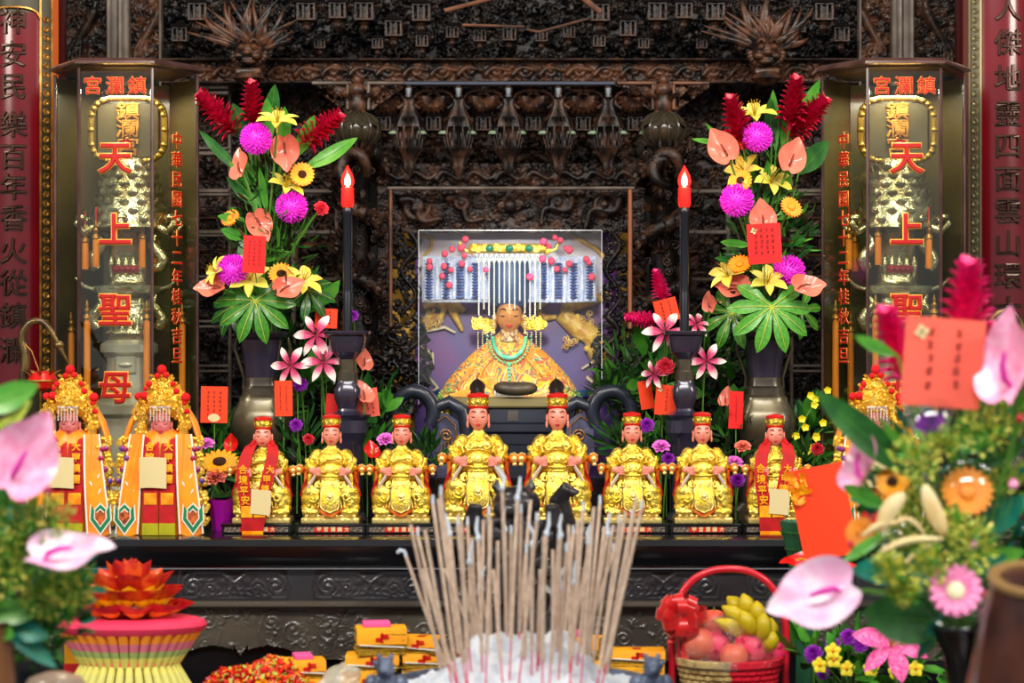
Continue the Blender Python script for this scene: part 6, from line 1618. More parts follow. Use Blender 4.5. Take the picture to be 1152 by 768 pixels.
# ================================================================ LOW FLOWERS BETWEEN VASES AND STATUES
bed = [(330, 400, 6.66, 36), (345, 440, 6.66, 40), (420, 475, 6.62, 30), (250, 495, 6.56, 26), (335, 505, 6.4, 30), (410, 510, 6.42, 30), (480, 510, 6.4, 14), (240, 525, 6.36, 22)]
foliage('low_foliage', 'dense green foliage filling the left altar between vase and candle stand', bed, 620, .075, .013, ['leafd', 'leafdd', 'leaf', 'leafdd'], 15, spiky=True)
bed2 = [(715, 420, 6.68, 34), (745, 445, 6.66, 36), (812, 440, 6.66, 32), (825, 495, 6.42, 28), (750, 505, 6.4, 30), (700, 500, 6.4, 18), (905, 490, 6.5, 22), (905, 525, 6.4, 18), (800, 400, 6.68, 30), (690, 440, 6.68, 18)]
foliage('low_foliage', 'dense green foliage filling the right altar between vase and candle stand', bed2, 680, .075, .013, ['leafd', 'leafdd', 'leaf', 'leafdd'], 16, spiky=True)
foliage('broad_foliage', 'broader leaves among the low flowers on the left of the altar', [(335, 385, 6.58, 34), (340, 440, 6.56, 30), (430, 470, 6.55, 16), (330, 350, 6.56, 24)], 46, .10, .045, ['leaf', 'leafd', 'leafl'], 17)
foliage('broad_foliage', 'broader leaves among the low flowers on the right of the altar', [(800, 420, 6.58, 34), (745, 420, 6.58, 30), (815, 460, 6.54, 24), (905, 485, 6.5, 20)], 46, .10, .045, ['leaf', 'leafd', 'leafl'], 18)
gL = 'low flowers on the altar'
T = [
('lilyp', 355, 376, 44, 6.36, (-.1, -1, .25), 'pink-edged white lily just left of the left candle dish'), ('lilyp', 326, 411, 40, 6.34, (-.2, -1, .1), 'white and pink lily right beside the left vase neck'), ('lilyp', 364, 406, 42, 6.34, (.15, -1, .35), 'white and pink lily under the left candle dish'),
('anth', 408, 408, 30, 6.42, (.5, -.7, .2), 'salmon anthurium just right of the neck of the left candle stand'), ('anth', 408, 447, 36, 6.36, (.3, -.6, .6), 'salmon anthurium overlapping the coral card at the left'), ('purp', 338, 432, 18, 6.4, F, 'dark purple bloom right of the left vase'),
('purp', 397, 355, 14, 6.42, F, 'dark purple bloom beside the left candle tube'), ('rose', 347, 494, 14, 6.25, F, 'small red bloom between the two leftmost seated statues'), ('carn', 232, 498, 20, 6.2, (0, -.6, .8), 'lilac carnation below the vermilion card at the far left'),
('carn', 434, 493, 22, 6.2, (0, -.6, .8), 'lilac carnation between the statues left of the tall pair'), ('sunf', 247, 520, 44, 6.12, (0, -.6, .9), 'small sunflower left of the left scarfed statue'), ('anthr', 260, 501, 22, 6.2, (0, -1, .2), 'red anthurium beside the left scarfed statue'),
('carnp', 243, 535, 26, 6.08, (0, -.7, .7), 'peach carnation under the sunflower'), ('anthr', 418, 510, 26, 6.25, (.3, -.8, .6), 'red anthurium between the second and third small statues'), ('purp', 333, 478, 16, 6.25, F, 'purple spike bloom right of the left vase foot'),
('lilyp', 748, 372, 44, 6.36, (-.1, -1, .35), 'white and pink lily left of the right candle dish'), ('lilyp', 795, 406, 38, 6.34, (0, -1, .1), 'white and pink lily facing front right of the right candle stand'), ('lilyp', 784, 363, 30, 6.40, (.3, -.8, .6), 'white and pink lily peeping over the right candle dish'),
('lilyp', 735, 420, 30, 6.40, (-.5, -.8, .2), 'pale lily at the left of the red rose by the right stand'), ('rose', 749, 412, 22, 6.36, F, 'red rose left of the right candle stand'), ('gingerh', 742, 322, 36, 6.5, (-.25, -.2, 1), 'pink ginger flower standing above the right vermilion cards'),
('gingerh', 722, 359, 36, 6.5, (-1, -.2, .15), 'pink ginger flower pointing left above the right vermilion cards'), ('anth', 800, 344, 20, 6.5, (.5, -.8, .1), 'salmon anthurium above the right candle dish'), ('anth', 818, 450, 26, 6.42, (-.5, -.7, .3), 'salmon anthurium beside the narrow red card at the right'),
('carn', 744, 501, 22, 6.2, (0, -.6, .8), 'lilac carnation right of the tall pair of statues'), ('carn', 826, 519, 22, 6.2, (0, -.6, .8), 'lilac carnation left of the right scarfed statue'), ('purp', 752, 516, 16, 6.15, F, 'violet bloom below the carnation right of the tall pair'),
('carnp', 836, 501, 20, 6.2, (0, -.6, .8), 'orange carnation left of the right scarfed statue'), ('purp', 728, 478, 18, 6.3, F, 'violet bloom above the first small statue right of the pair'), ('rose', 920, 505, 16, 6.2, F, 'small red bloom right of the right vase foot'),
('purp', 830, 540, 18, 6.15, F, 'violet bloom low between the two rightmost seated statues'),
]
for (k, px, py, sz, d_, f, lab) in T:
    e = P(px, py, d_); e = Vector((e.x*.98, e.y+.08, AZ+.02)); FL(k, px, py, d_, sz*1.05, f, (0, 0, 1) if abs(Vector(f).normalized().z) < .8 else (0, 1, 0), lab, gL, e, .0025)
for args in [
 (241, 455, 30, 41, 6.3, 'card', 'vermilion card with a pale oval seal at the far left', .02, .1, 3, True), (367, 358, 25, 22, 6.44, 'card', 'vermilion card behind the lily left of the left candle tube', .04, 0, 2, True),
 (319, 448, 20, 40, 6.34, 'card', 'tall vermilion card just right of the left vase', -.02, 0, 2, False), (413, 453, 26, 32, 6.40, 'cardpink', 'coral card leaning at the right of the left candle stand', -.12, .2, 3, False), (376, 458, 20, 30, 6.42, 'cardred', 'bright red card half behind the left candle stand', .1, 0, 0, False),
 (750, 349, 26, 26, 6.46, 'card', 'vermilion card above the lily left of the right candle stand', -.25, 0, 2, False), (750, 450, 26, 34, 6.4, 'card', 'vermilion card with a line of writing left of the right candle foot', .08, -.2, 1, True), (727, 444, 16, 32, 6.46, 'card', 'vermilion card half hidden left of its neighbour at the right', -.15, .2, 0, False),
 (828, 461, 16, 42, 6.34, 'cardred', 'narrow red card just left of the right vase body', .03, 0, 1, False)]:
    px, py, w_, h_, d_, m_, lab, ti, ya, ln, sp_ = args; c = CARD(px, py, w_, h_, d_, m_, lab, ti, ya, ln, sp_, seal=(px == 241))
    st = MB(); q = P(px, py+h_/2, d_); st.tube([q+Vector((0, .004, .01)), Vector((q.x, q.y+.01, AZ))], .0016, 5); world_child('pick', st, M_['stem'], c)
# yellow orchid sprays at the right of the right vase
for (pts, lab) in ((((888, 520), (900, 480), (915, 455), (925, 440)), 'spray of tiny yellow orchids reaching right of the right vase'), (((892, 525), (905, 500), (926, 482)), 'lower spray of tiny yellow orchids right of the right vase')):
    q = [P(px, py, 6.42) for px, py in pts]; t = thing('orchid_spray', lab, 'flower', q[0]); b = MB(); b.tube([p-q[0] for p in q], .0018, 5); b.build('stalk', M_['stem'], t)
    b = MB()
    for i in range(9):
        u = i/8*(len(q)-1); j = min(int(u), len(q)-2); p = q[j].lerp(q[j+1], u-j)-q[0]+Vector((random.uniform(-.02, .02), -.01, random.uniform(-.02, .02)))
        for k in range(5): a = 2*PI*k/5+i; b.petal(p, (math.cos(a), -.4, math.sin(a)), (0, -1, 0), .014, .012, .3, nt=3, nw=2)
    b.build('blossoms', M_['yelpet'], t, sharp=80)
# little purple-wrapped pot at the left
t = thing('wrapped_pot', 'small flower pot wrapped in purple foil left of the left scarfed statue', 'pot', P(250, 575, 6.1)-Vector((0, 0, 0))); t.location.z = AZ+.0
b = MB(); b.lathe([(0, 0), (.026, 0), (.034, .06), (.044, .085), (.036, .082), (0, .07)], 24, mod=lambda a, z: 1+.05*math.cos(9*a)); b.build('wrap', M_['pot'], t)
b = MB(); [b.petal((0, 0, .07), (math.cos(a), math.sin(a)-.3, 1.2), (0, 0, 1), .06, .015, -.8) for a in np.linspace(0, 2*PI, 16)]; b.build('leaves', M_['leafd'], t, sharp=80)
# ================================================================ OFFERING TABLE AND WHAT STANDS ON IT
TZ = .70
t = thing('offering_table', 'low black offering table in front of the altar', 'table', (0, CY+5.46, 0))
b = MB(); b.box((0, 0, TZ-.02), (2.7, .60, .04), bev=.005); b.build('table_top', M_['black'], t)
for sx in (-1, 1):
    for sy in (-1, 1): b = MB(); b.box((sx*1.28, sy*.24, (TZ-.04)/2), (.06, .06, TZ-.04), bev=.006); b.build('leg', M_['black'], t)
def onT(px, d, z=TZ): return Vector((X(px, d), CY+d, z))
# --- censer
BD = 4.78; kB = BD*K
t = thing('incense_burner', 'large round incense burner heaped with pale ash in the middle foreground', 'burner', (X(588, BD), CY+BD, 0)); RZ = Zp(768, BD)
b = MB(); b.lathe([(0, RZ-.30), (.16, RZ-.30), (.25, RZ-.20), (.285, RZ-.08), (.28, RZ-.02), (.30, RZ-.012), (.30, RZ), (.285, RZ), (.27, RZ-.02), (.26, RZ-.05)], 56); b.build('bowl', M_['pewter'], t, sharp=30)
b = MB(); b.lathe([(0, 0), (.2, 0), (.2, .03), (.12, .06), (.10, RZ-.36), (.17, RZ-.29), (0, RZ-.29)], 40); b.build('pedestal', M_['dkdragon'], t, sharp=30)
b = MB(); rows = []; PK = Zp(716, BD)-RZ
for i in range(40):
    row = []
    for k in range(96):
        r = .272*i/39; a = 2*PI*k/96; x = r*math.cos(a); y = r*math.sin(a)
        u = max(0, abs(x)-.075)
        h = -.012+(PK+.012)*math.exp(-(u/.062)**2)*math.exp(-(y/.14)**2)+.030*math.exp(-((x-.14)/.06)**2)*math.exp(-(y/.15)**2)+.026*math.exp(-((x+.15)/.06)**2)*math.exp(-(y/.15)**2)
        h += .009*math.sin(x*70+y*40)*math.cos(y*60-x*33)+.006*math.sin(x*170+1)*math.sin(y*150)+.003*math.sin(x*400)*math.cos(y*380)
        row.append((x, y, RZ+h))
    rows.append(row)
b.grid(rows, cv=True); b.build('ash_heap', M_['ash'], t)
for sx, px in ((-1, 434), (1, 733)):
    b = MB(); x = X(px, BD-.05)-X(588, BD); z = RZ
    E_(b, x, -.05, z+.012, .022, .03, .03); E_(b, x, -.075, z+.045, .020, .02, .022); E_(b, x, -.096, z+.040, .012, .012, .010)
    for q in (-1, 1):
        E_(b, x+q*.013, -.07, z+.066, .006, .006, .009); b.tube([(x+q*.016, -.065, z+.02), (x+q*.018, -.085, z+.0), (x+q*.018, -.095, z-.02)], [.011, .009, .010], 8); E_(b, x+q*.03, -.03, z+.002, .018, .02, .022)
        E_(b, x+q*.008, -.094, z+.052, .004, .004, .004)
    b.tube([(x, -.02, z+.02), (x+sx*.02, -.01, z+.04), (x+sx*.03, -.012, z+.05)], [.012, .010, .004], 7); b.box((x-sx*.02, -.03, z-.03), (.09, .06, .04), bev=.01)
    o = b.build('lion_handle', M_['pewter'], t); sculpt(o, .0032, 1)
# --- incense sticks
rr = random.Random(77)
heads = [(457, 626, 507, 1), (462, 590, 500, 0), (470, 602, 509, 0), (478, 596, 512, 0), (487, 566, 517, 0), (493, 561, 519, 0), (496, 556, 527, 0), (506, 600, 522, 1), (515, 590, 531, 0), (519, 588, 527, 0), (526, 590, 533, 0), (531, 606, 536, 0), (538, 605, 543, 1), (544, 585, 541, 0), (550, 578, 552, 0), (552, 584, 546, 0), (528, 632, 541, 1),
         (560, 608, 561, 0), (565, 548, 571, 1), (568, 595, 570, 1), (575, 600, 574, 0), (582, 560, 573, 1), (586, 577, 584, 0), (597, 562, 583, 0), (604, 586, 582, 0), (599, 612, 598, 1), (592, 622, 590, 0), (612, 604, 610, 0), (615, 600, 606, 1), (622, 618, 622, 0), (629, 606, 617, 0), (631, 602, 626, 1), (637, 620, 628, 0), (640, 590, 642, 0), (645, 600, 634, 0), (650, 585, 645, 0),
         (656, 574, 640, 0), (662, 610, 648, 1), (667, 590, 640, 0), (668, 570, 652, 0), (675, 566, 658, 0), (680, 592, 660, 0), (684, 600, 656, 1), (690, 590, 664, 0), (697, 588, 670, 0), (704, 575, 668, 0), (711, 582, 676, 0), (716, 560, 680, 0), (722, 572, 672, 0), (500, 640, 540, 0), (540, 660, 557, 1), (646, 655, 640, 1), (520, 650, 541, 0), (608, 640, 604, 0), (632, 660, 629, 1), (555, 640, 566, 0), (690, 620, 650, 0), (475, 640, 520, 0)]
bx = lambda p: p
for i, (tx, ty, bx_, fl) in enumerate(heads):
    dep = rr.uniform(-.16, .12); fx = (bx_-588)
    if fl == 0 and i % 3 == 0: dep = -.18
    d0 = BD+dep; p0 = P(bx_, 755, d0); d1 = d0+rr.uniform(-.06, .06); p1 = P(tx, ty, d1)
    x = p0.x-X(588, BD); y = dep; u = max(0, abs(x)-.075)
    p0.z = RZ-.012+(PK+.012)*math.exp(-(u/.062)**2)*math.exp(-(y/.14)**2)-.012
    special = {0: 'leftmost incense stick, bent over at its tip with curled white ash', 20: 'tall incense stick with a fat white ash knob in the middle of the burner'}.get(i if i == 0 else (20 if i == 19 else -1))
    t = thing('incense_stick', special or 'thin pinkish-brown incense stick standing in the pale ash of the burner', 'incense stick', p0, group='incense sticks standing in the burner')
    v = p1-p0; L = v.length; fr = rr.uniform(.06, .12)+ (.12 if y < -.1 else 0)
    b = MB(); b.tube([v*0, v*fr], .0019, 6); b.build('red_core', M_['stickred'], t)
    b = MB(); b.tube([v*fr, v*.5, v], [.0041, .0042, .0039], 7); b.build('incense_coat', M_['stick'], t)
    if fl or i % 2 == 0:
        b = MB()
        if i == 0: b.tube([v, v+Vector((-.004, 0, .012)), v+Vector((-.014, 0, .014)), v+Vector((-.02, 0, .008))], [.0038, .004, .0042, .003], 7)
        elif fl: b.tube([v, v+Vector((rr.uniform(-.005, .005), 0, .02)), v+Vector((rr.uniform(-.012, .012), 0, .045))], [.004, .0042, .0025], 7); b.ell(v, (.006, .006, .009), 6, 8)
        else: b.tube([v, v+Vector((0, 0, .018))], [.0036, .0028], 7)
        b.build('ash_tip', M_['ashtip'], t)
# --- dark beast censer behind the sticks
d = 5.42; k = d*K
t = thing('beast_censer', 'dark cast-bronze beast standing upright behind the incense sticks', 'statue', onT(578, d), scale=(1.3, 1.2, 1))
def Zt(py): return Zp(py, d)-TZ
b = MB(); b.lathe([(0, 0), (.13, 0), (.12, .03), (.06, .06), (.07, .12), (.12, .18), (.11, Zt(690)), (.05, Zt(680)), (0, Zt(675))], 32); b.build('stand', M_['dkdragon'], t, sharp=30)
b = MB()
E_(b, 0, 0, Zt(640), .070, .06, .12); E_(b, .0, -.01, Zt(600), .058, .05, .06); E_(b, .005, -.02, Zt(566), .046, .045, .045); E_(b, -.01, -.05, Zt(570), .03, .03, .022)
for sx in (-1, 1):
    b.tube([(sx*.05, -.01, Zt(600)), (sx*.078, -.05, Zt(585)), (sx*.07, -.06, Zt(565))], [.024, .02, .014], 8)
    b.tube([(sx*.04, 0, Zt(650)), (sx*.09, -.04, Zt(670)), (sx*.08, -.05, Zt(690))], [.034, .03, .026], 8)
    b.tube([(sx*.02, 0, Zt(556)), (sx*.035, .0, Zt(546)), (sx*.03, 0, Zt(538))], [.012, .009, .004], 7)
b.tube([(.06, .02, Zt(620)), (.095, .02, Zt(590)), (.085, .01, Zt(562)), (.10, 0, Zt(548)), (.118, 0, Zt(556))], [.03, .026, .02, .018, .01], 8)
for k_ in range(34):
    a = k_*2.4; z = Zt(640)+.12*math.sin(k_*1.3); spir(b, Vector((.066*math.cos(a), -.05-.01*math.cos(k_), z)), .016, .006, 1.3, k_)
o = b.build('beast', M_['dkdragon'], t); sculpt(o, .0042, 1)
# --- bundles of joss paper
def joss(px, py0, py1, w, d, lab, rz=0, pink=False, n=1, tilt=0):
    z0, z1 = Zp(py1, d), Zp(py0, d); W = w*d*K; H = z1-z0
    t = thing('joss_paper_bundle', lab, 'paper bundle', (X(px, d), CY+d, z0), rot=(0, tilt, rz*2.2), group='bundles of yellow joss paper')
    b = MB(); rr = random.Random(px); nl = max(3, int(H/.0035))
    for i in range(nl): b.box((rr.uniform(-.003, .003), rr.uniform(-.003, .003), H*(i+.5)/nl), (W*rr.uniform(.94, 1), .09, H/nl*.8), rot=Matrix.Rotation(rr.uniform(-.05, .05), 3, 'Z'))
    b.build('sheets', M_['jossd'], t, smooth=False)
    b = MB(); g = [[(W*(u-.5), y, z) for u in np.linspace(0, 1, 5)] for (y, z) in ((.03, H+.002), (-.02, H+.003), (-.046, H+.001), (-.049, H*.75), (-.050, H*.42))]
    b.grid(g); tp = b.build('wrapper', M_['joss'], t)
    b = MB()
    for (dx, dz, ww, hh) in ((.006, .04, .020, .005), (0, .0, .006, .024), (.008, .0, .018, .005), (-.008, -.03, .014, .01)): b.box((dx*1.0, -.0515, H*.68+dz*.15), (ww, .0006, hh*min(1, H/.04)))
    b.box((0, -.01, H+.0035), (.02, .03, .0006)); b.build('red_stamp', M_['red'], tp, smooth=False)
    b = MB(); b.box((0, -.05, H*.36), (W*.9, .002, .003), rot=Matrix.Rotation(.06, 3, 'Y')); b.build('white_edge', M_['emwhite'], tp)
    if pink: b = MB(); b.box((-.01, 0, H+.008), (W*.55, .06, .012), bev=.002); b.build('pink_slip', M_['pinkpap'], t)
joss(420, 735, 752, 60, 5.40, 'joss paper bundle at the middle of the left stack'); joss(416, 752, 768+26, 56, 5.40, 'joss paper bundle at the bottom of the left stack, half under the frame edge', -.1); joss(428, 705, 734, 56, 5.40, 'large joss paper bundle on top of the left stack with a pink slip', .06, True)
joss(476, 716, 732, 46, 5.42, 'joss paper bundle on top of the stack behind the left lion handle', -.1); joss(474, 733, 748, 48, 5.42, 'second joss paper bundle of the stack behind the left lion handle', .08); joss(476, 749, 790, 46, 5.42, 'lowest joss paper bundle of the stack behind the left lion handle')
joss(345, 741, 760, 38, 5.42, 'joss paper bundle with a pink slip beside the heap of red packets', .1, True); joss(345, 761, 792, 42, 5.42, 'lower joss paper bundle beside the heap of red packets')
joss(652, 716, 736, 52, 5.42, 'joss paper bundle with a pink slip right of the ash heap', -.1, True); joss(652, 737, 792, 54, 5.42, 'tall joss paper bundle under the one right of the ash heap')
joss(716, 730, 744, 62, 5.44, 'flat joss paper bundle lying left of the fruit basket'); joss(716, 745, 792, 60, 5.44, 'joss paper bundle supporting the flat one left of the fruit basket'); joss(528, 732, 790, 34, 5.44, 'joss paper bundle tucked behind the left flank of the ash heap', .2)
# crumpled clear bag
b = MB(); E_(b, 0, 0, .06, .055, .05, .06); E_(b, .02, -.01, .10, .035, .03, .03); E_(b, -.03, 0, .03, .05, .05, .035)
for k_ in range(7): a = k_*.9; b.tube([(0, 0, .11), (.05*math.cos(a), -.03, .06+.03*math.sin(a)), (.06*math.cos(a), -.02, .02)], [.008, .014, .01], 6)
o = b.build('clear_plastic_bag', mat('crumpled_translucent_bag', S(228,224,200), .2, alpha=.55, coat=.6, bump=.8, bscale=40, bdist=.01)); sculpt(o, .004, 2); o.location = onT(384, 5.38); tag(o, 'crumpled clear plastic bag between the red packets and the joss paper', 'bag')
# heap of red and yellow packets on a tray
t = thing('red_tray', 'red plastic tray under the heap of sweets', 'tray', onT(300, 5.36)); b = MB(); b.lathe([(0, 0), (.17, 0), (.20, .03), (.205, .03), (.175, -.0), (.17, .006), (0, .006)], 48, sy=.75); b.build('dish', M_['tray'], t); b = MB(); b.tube([(.203*math.cos(a), .152*math.sin(a), .03) for a in np.linspace(0, 2*PI, 48, endpoint=False)], .004, 6, closed=True); b.build('rim', M_['red'], t)
b = MB(); rr = random.Random(8)
for i in range(2400):
    a = rr.uniform(0, 2*PI); q = rr.random()**.5; x = .185*q*math.cos(a); y = .13*q*math.sin(a); z = .012+.115*(1-q*q)*rr.uniform(.75, 1.02)+.012*math.sin(x*40)
    b.box((x, y, z), (rr.uniform(.008, .018), rr.uniform(.005, .010), .003), rot=Euler((rr.uniform(-1.2, 1.2), rr.uniform(-1.2, 1.2), rr.uniform(0, 3))).to_matrix(), mi=rr.choice((0, 0, 0, 1, 2, 3)))
o = b.build('sweets_heap', [M_['red'], M_['sun'], M_['card'], M_['leafy']], loc=onT(295, 5.36, TZ+.006), smooth=False); tag(o, 'heap of small red and yellow wrapped sweets on the red tray', 'sweets', kind='stuff')

# --- paper lotus on a drum of rolled paper
d = 5.25; k = d*K; c = onT(146, d)
t = thing('rolled_paper_drum', 'waisted drum of rolled joss paper with a bright pink rim carrying the paper lotus', 'paper stand', c, scale=(1, .6, 1))
def Zl(py): return Zp(py, d)-TZ
m1 = mat('rolled_paper_pattern', S(226,200,90), .55); nt = m1.node_tree; tc = nt.nodes.new('ShaderNodeTexCoord'); sp = nt.nodes.new('ShaderNodeSeparateXYZ'); r_ = nt.nodes.new('ShaderNodeValToRGB'); mr = nt.nodes.new('ShaderNodeMapRange')
nt.links.new(tc.outputs['Object'], sp.inputs[0]); nt.links.new(sp.outputs['Z'], mr.inputs['Value']); mr.inputs['From Min'].default_value = 0; mr.inputs['From Max'].default_value = Zl(696); nt.links.new(mr.outputs[0], r_.inputs[0]); nt.links.new(r_.outputs['Color'], nt.nodes['Principled BSDF'].inputs['Base Color'])
cr_ = r_.color_ramp; cr_.interpolation = 'CONSTANT'; cr_.elements[0].color = (*S(240,214,40), 1); cr_.elements[1].position = .94; cr_.elements[1].color = (*S(248,60,110), 1)
for p_, c_ in ((.18, S(236,110,140)), (.30, S(226,220,120)), (.50, S(236,226,110)), (.66, S(170,190,110)), (.72, S(230,120,140)), (.80, S(250,150,40)), (.88, S(236,60,60))): e = cr_.elements.new(p_); e.color = (*c_, 1)
for i in range(36):
    a = 2*PI*i/36; r0, r1 = 52*k, 80*k; ca, sa_ = math.cos(a), math.sin(a)
    b = MB(); b.tube([(r0*ca, r0*sa_, Zl(745)), (r1*ca, r1*sa_, Zl(699))], [.009, .0135], 8); b.build('upper_paper_roll', m1, t)
for i in range(34):
    a = 2*PI*i/34; ca, sa_ = math.cos(a), math.sin(a)
    b = MB(); b.tube([(50*k*ca, 50*k*sa_, Zl(744)), (84*k*ca, 84*k*sa_, 0.013)], [.008, .0145], 8); b.build('lower_paper_roll', m1, t)
b = MB(); b.lathe([(54*k, Zl(746)), (56*k, Zl(745)), (56*k, Zl(739)), (54*k, Zl(738))], 48); b.build('waist_band', M_['cardpink'], t)
b = MB(); b.lathe([(74*k, Zl(712)), (82*k, Zl(708)), (86*k, Zl(702)), (84*k, Zl(697)), (74*k, Zl(694)), (0, Zl(693.5))], 60, mod=lambda a, z: 1+.012*math.cos(36*a)); b.build('pink_rim', mat('hot_pink_paper', S(246,60,100), .6), t)
b = MB(); b.lathe([(20*k, 0), (44*k, Zl(745)), (30*k, Zl(694))], 24); b.build('inner_core', M_['tray'], t)
lt = thing('paper_lotus', 'folded red and gold paper lotus on top of the pink-rimmed drum', 'paper flower', Vector((c.x, c.y, Zp(694, d))), scale=(1, .75, 1))
mt2 = mat('deep_red_foil_paper', S(176,18,22), .35, .1, S(220,50,30), 30, coat=.4)
mt = mat('red_orange_foil_paper', S(216,36,22), .35, .1, S(246,96,40), 30, coat=.4); mg = mat('gold_print_paper', S(255,196,24), .3, .15, coat=.3)
def Zq(py): return Zp(py, d)-Zp(693, d)
rr = random.Random(4)
for ring, (n_, r0, z0, el, L, W_) in enumerate(((9, 34, 690, .12, 42, 46), (9, 26, 680, .32, 44, 44), (8, 20, 672, .62, 44, 40), (7, 12, 666, 1.0, 40, 36), (5, 5, 662, 1.3, 36, 30))):
    for i in range(n_):
        a = 2*PI*(i+.5*(ring % 2))/n_+.1; dd = Vector((math.cos(a)*math.cos(el), math.sin(a)*math.cos(el), math.sin(el))); up = Vector((-math.cos(a)*math.sin(el), -math.sin(a)*math.sin(el), math.cos(el)))
        b = MB(); p0 = (r0*k*math.cos(a), r0*k*math.sin(a), Zq(z0))
        b.mi = 0; b.petal(p0, dd, up, L*k, W_*k, .45, .55, nt=6, nw=4, tip=.8, base_w=.5, peak=.45)
        b.mi = 1; b.petal(Vector(p0)+up*.003, dd, up, L*k*.72, W_*k*.7, .45, .5, nt=6, nw=4, tip=.8, base_w=.5, peak=.45); b.petal(Vector(p0)-up*.005, dd, up, L*k*.60, W_*k*.6, .45, .5, nt=6, nw=4, tip=.8, base_w=.5, peak=.45)
        b.build('lotus_petal', [mt if i % 2 else mt2, mg], lt, sharp=80)
b = MB(); b.lathe([(0, 0), (30*k, 0), (36*k, Zq(686)), (20*k, Zq(664)), (0, Zq(660))], 24); b.build('dark_core', mat('maroon_paper', S(120,10,24), .4, coat=.4), lt)
b = MB(); b.ell((0, -.02, Zq(668)), (.03, .03, .022)); b.build('gold_heart', M_['goldf'], lt)

# --- fruit basket
d = 5.42; k = d*K; c = onT(820, d)
def Zf(py): return Zp(py, d)-TZ
t = thing('fruit_basket', 'woven basket with a tall red hoop handle, right of the incense burner', 'basket', c)
RW = 57*k; ZR = Zf(742)
def weave(a0, a1, n):
    b = MB()
    for j in range(9):
        z = .008+ZR*j/9; R = RW*(.80+.20*j/9); pts = []
        for q in range(n+1):
            a = a0+(a1-a0)*q/n; rr_ = R+.0035*math.cos(a*30+PI*j); pts.append((rr_*math.cos(a), rr_*math.sin(a)*.85, z))
        b.tube(pts, .0062, 6)
    for q in range(3):
        pts = [((RW+.004)*math.cos(a), (RW+.004)*math.sin(a)*.85, ZR+.006*math.sin(a*26+q*2.1)) for a in np.linspace(a0, a1, n*2)]; b.tube(pts, .0045, 6)
    return b
weave(-PI/2-.05, PI/2+1.2, 70).build('red_weave', M_['basket'], t); weave(PI/2+1.2, 3*PI/2-.05, 60).build('natural_weave', M_['basketn'], t)
b = MB(); b.lathe([(0, .004), (RW*.8, .004), (RW*.94, ZR*.9)], 40, sy=.85); b.build('lining', M_['tray'], t)
b = MB(); hp = [(-64*k, 0, ZR*.2), (-64*k, 0, ZR), (-65*k, 0, Zf(710)), (-60*k, 0, Zf(680)), (-46*k, 0, Zf(655)), (-24*k, 0, Zf(642)), (0, 0, Zf(639)), (24*k, 0, Zf(642)), (46*k, 0, Zf(655)), (60*k, 0, Zf(680)), (65*k, 0, Zf(710)), (64*k, 0, ZR), (64*k, 0, ZR*.2)]
def smoothp(p, it=3):
    p = [Vector(q) for q in p]
    for _ in range(it): p = [p[0]]+[x for a, c_ in zip(p, p[1:]) for x in (a*.75+c_*.25, a*.25+c_*.75)]+[p[-1]]
    return p
b.tube(smoothp(hp), 4.2*k, 10); b.tube([(-58*k, -.02, ZR*.9), (-56*k, -.02, Zf(725)), (-60*k, -.012, Zf(700))], 2.6*k, 7); b.build('hoop_handle', M_['basket'], t)
bo = thing('red_bow', 'big red satin ribbon bow tied at the left of the basket handle', 'bow', c+Vector((-54*k, -.03, Zf(690))))
b = MB(); rr = random.Random(3)
for i in range(30):
    a = 2*PI*i/11+rr.uniform(-.2, .2); el = rr.uniform(-.6, .9); R = rr.uniform(20, 30)*k; dd = Vector((math.cos(a)*math.cos(el), -abs(math.sin(el)), math.sin(a)*math.cos(el))); sd = dd.cross(Vector((0, 1, .3))).normalized()
    loop = [[tuple(dd*R*.5*(1-math.cos(u))+dd.cross(sd)*R*.36*math.sin(u)+sd*w_*.012) for w_ in (-1, -.3, .3, 1)] for u in np.linspace(.1, 2*PI-.1, 12)]
    b.grid(loop)
b.ell((0, -.01, 0), .014); b.build('ribbon_loops', M_['bow'], bo, sharp=80)
for (a, c2, e) in ((-6, -10, 30), (10, 14, 42), (2, 6, 50)):
    b = MB(); b.grid([[(q*.009+(a+(c2-a)*u+3*math.sin(u*5))*k, -.02-.01*math.sin(u*6), -e*k*u) for q in (-1, 0, 1)] for u in np.linspace(0, 1, 9)]); b.build('ribbon_tail', M_['bow'], bo)
gF = 'fruit in the basket'
def fruit(kind, px, py, r, m, lab, y=0, sq=1.0, kindn='fruit'):
    t = thing(kind, lab, kindn, (X(px, d), CY+d+y, Zp(py, d)), group=gF); b = MB(); rows = []
    for i in range(17):
        th = PI*i/16; rows.append([(r*math.sin(th)*math.cos(a)*(1+.03*math.cos(5*a)), r*math.sin(th)*math.sin(a)*(1+.03*math.cos(5*a)), sq*r*math.cos(th)*(1-.12*math.exp(-(th/.3)**2))) for a in np.linspace(0, 2*PI, 24, endpoint=False)])
    b.grid(rows, cv=True); b.build('skin', M_[m], t)
    if kind == 'dragon_fruit':
        b = MB()
        for i in range(22): z = 1-2*(i+.5)/22; q = math.sqrt(1-z*z); a = i*2.4; v = Vector((q*math.cos(a), q*math.sin(a), z)); b.petal(v*r*.94, v+Vector((0, 0, .9)), v, r*.55, r*.34, -.5, .3, nt=4, nw=2)
        b.build('scales', M_['dragonf'], t, sharp=80)
    else: b = MB(); b.tube([(0, 0, sq*r*.85), (.002, 0, sq*r*1.12)], .0018, 5); b.build('stalk', M_['stem'], t)
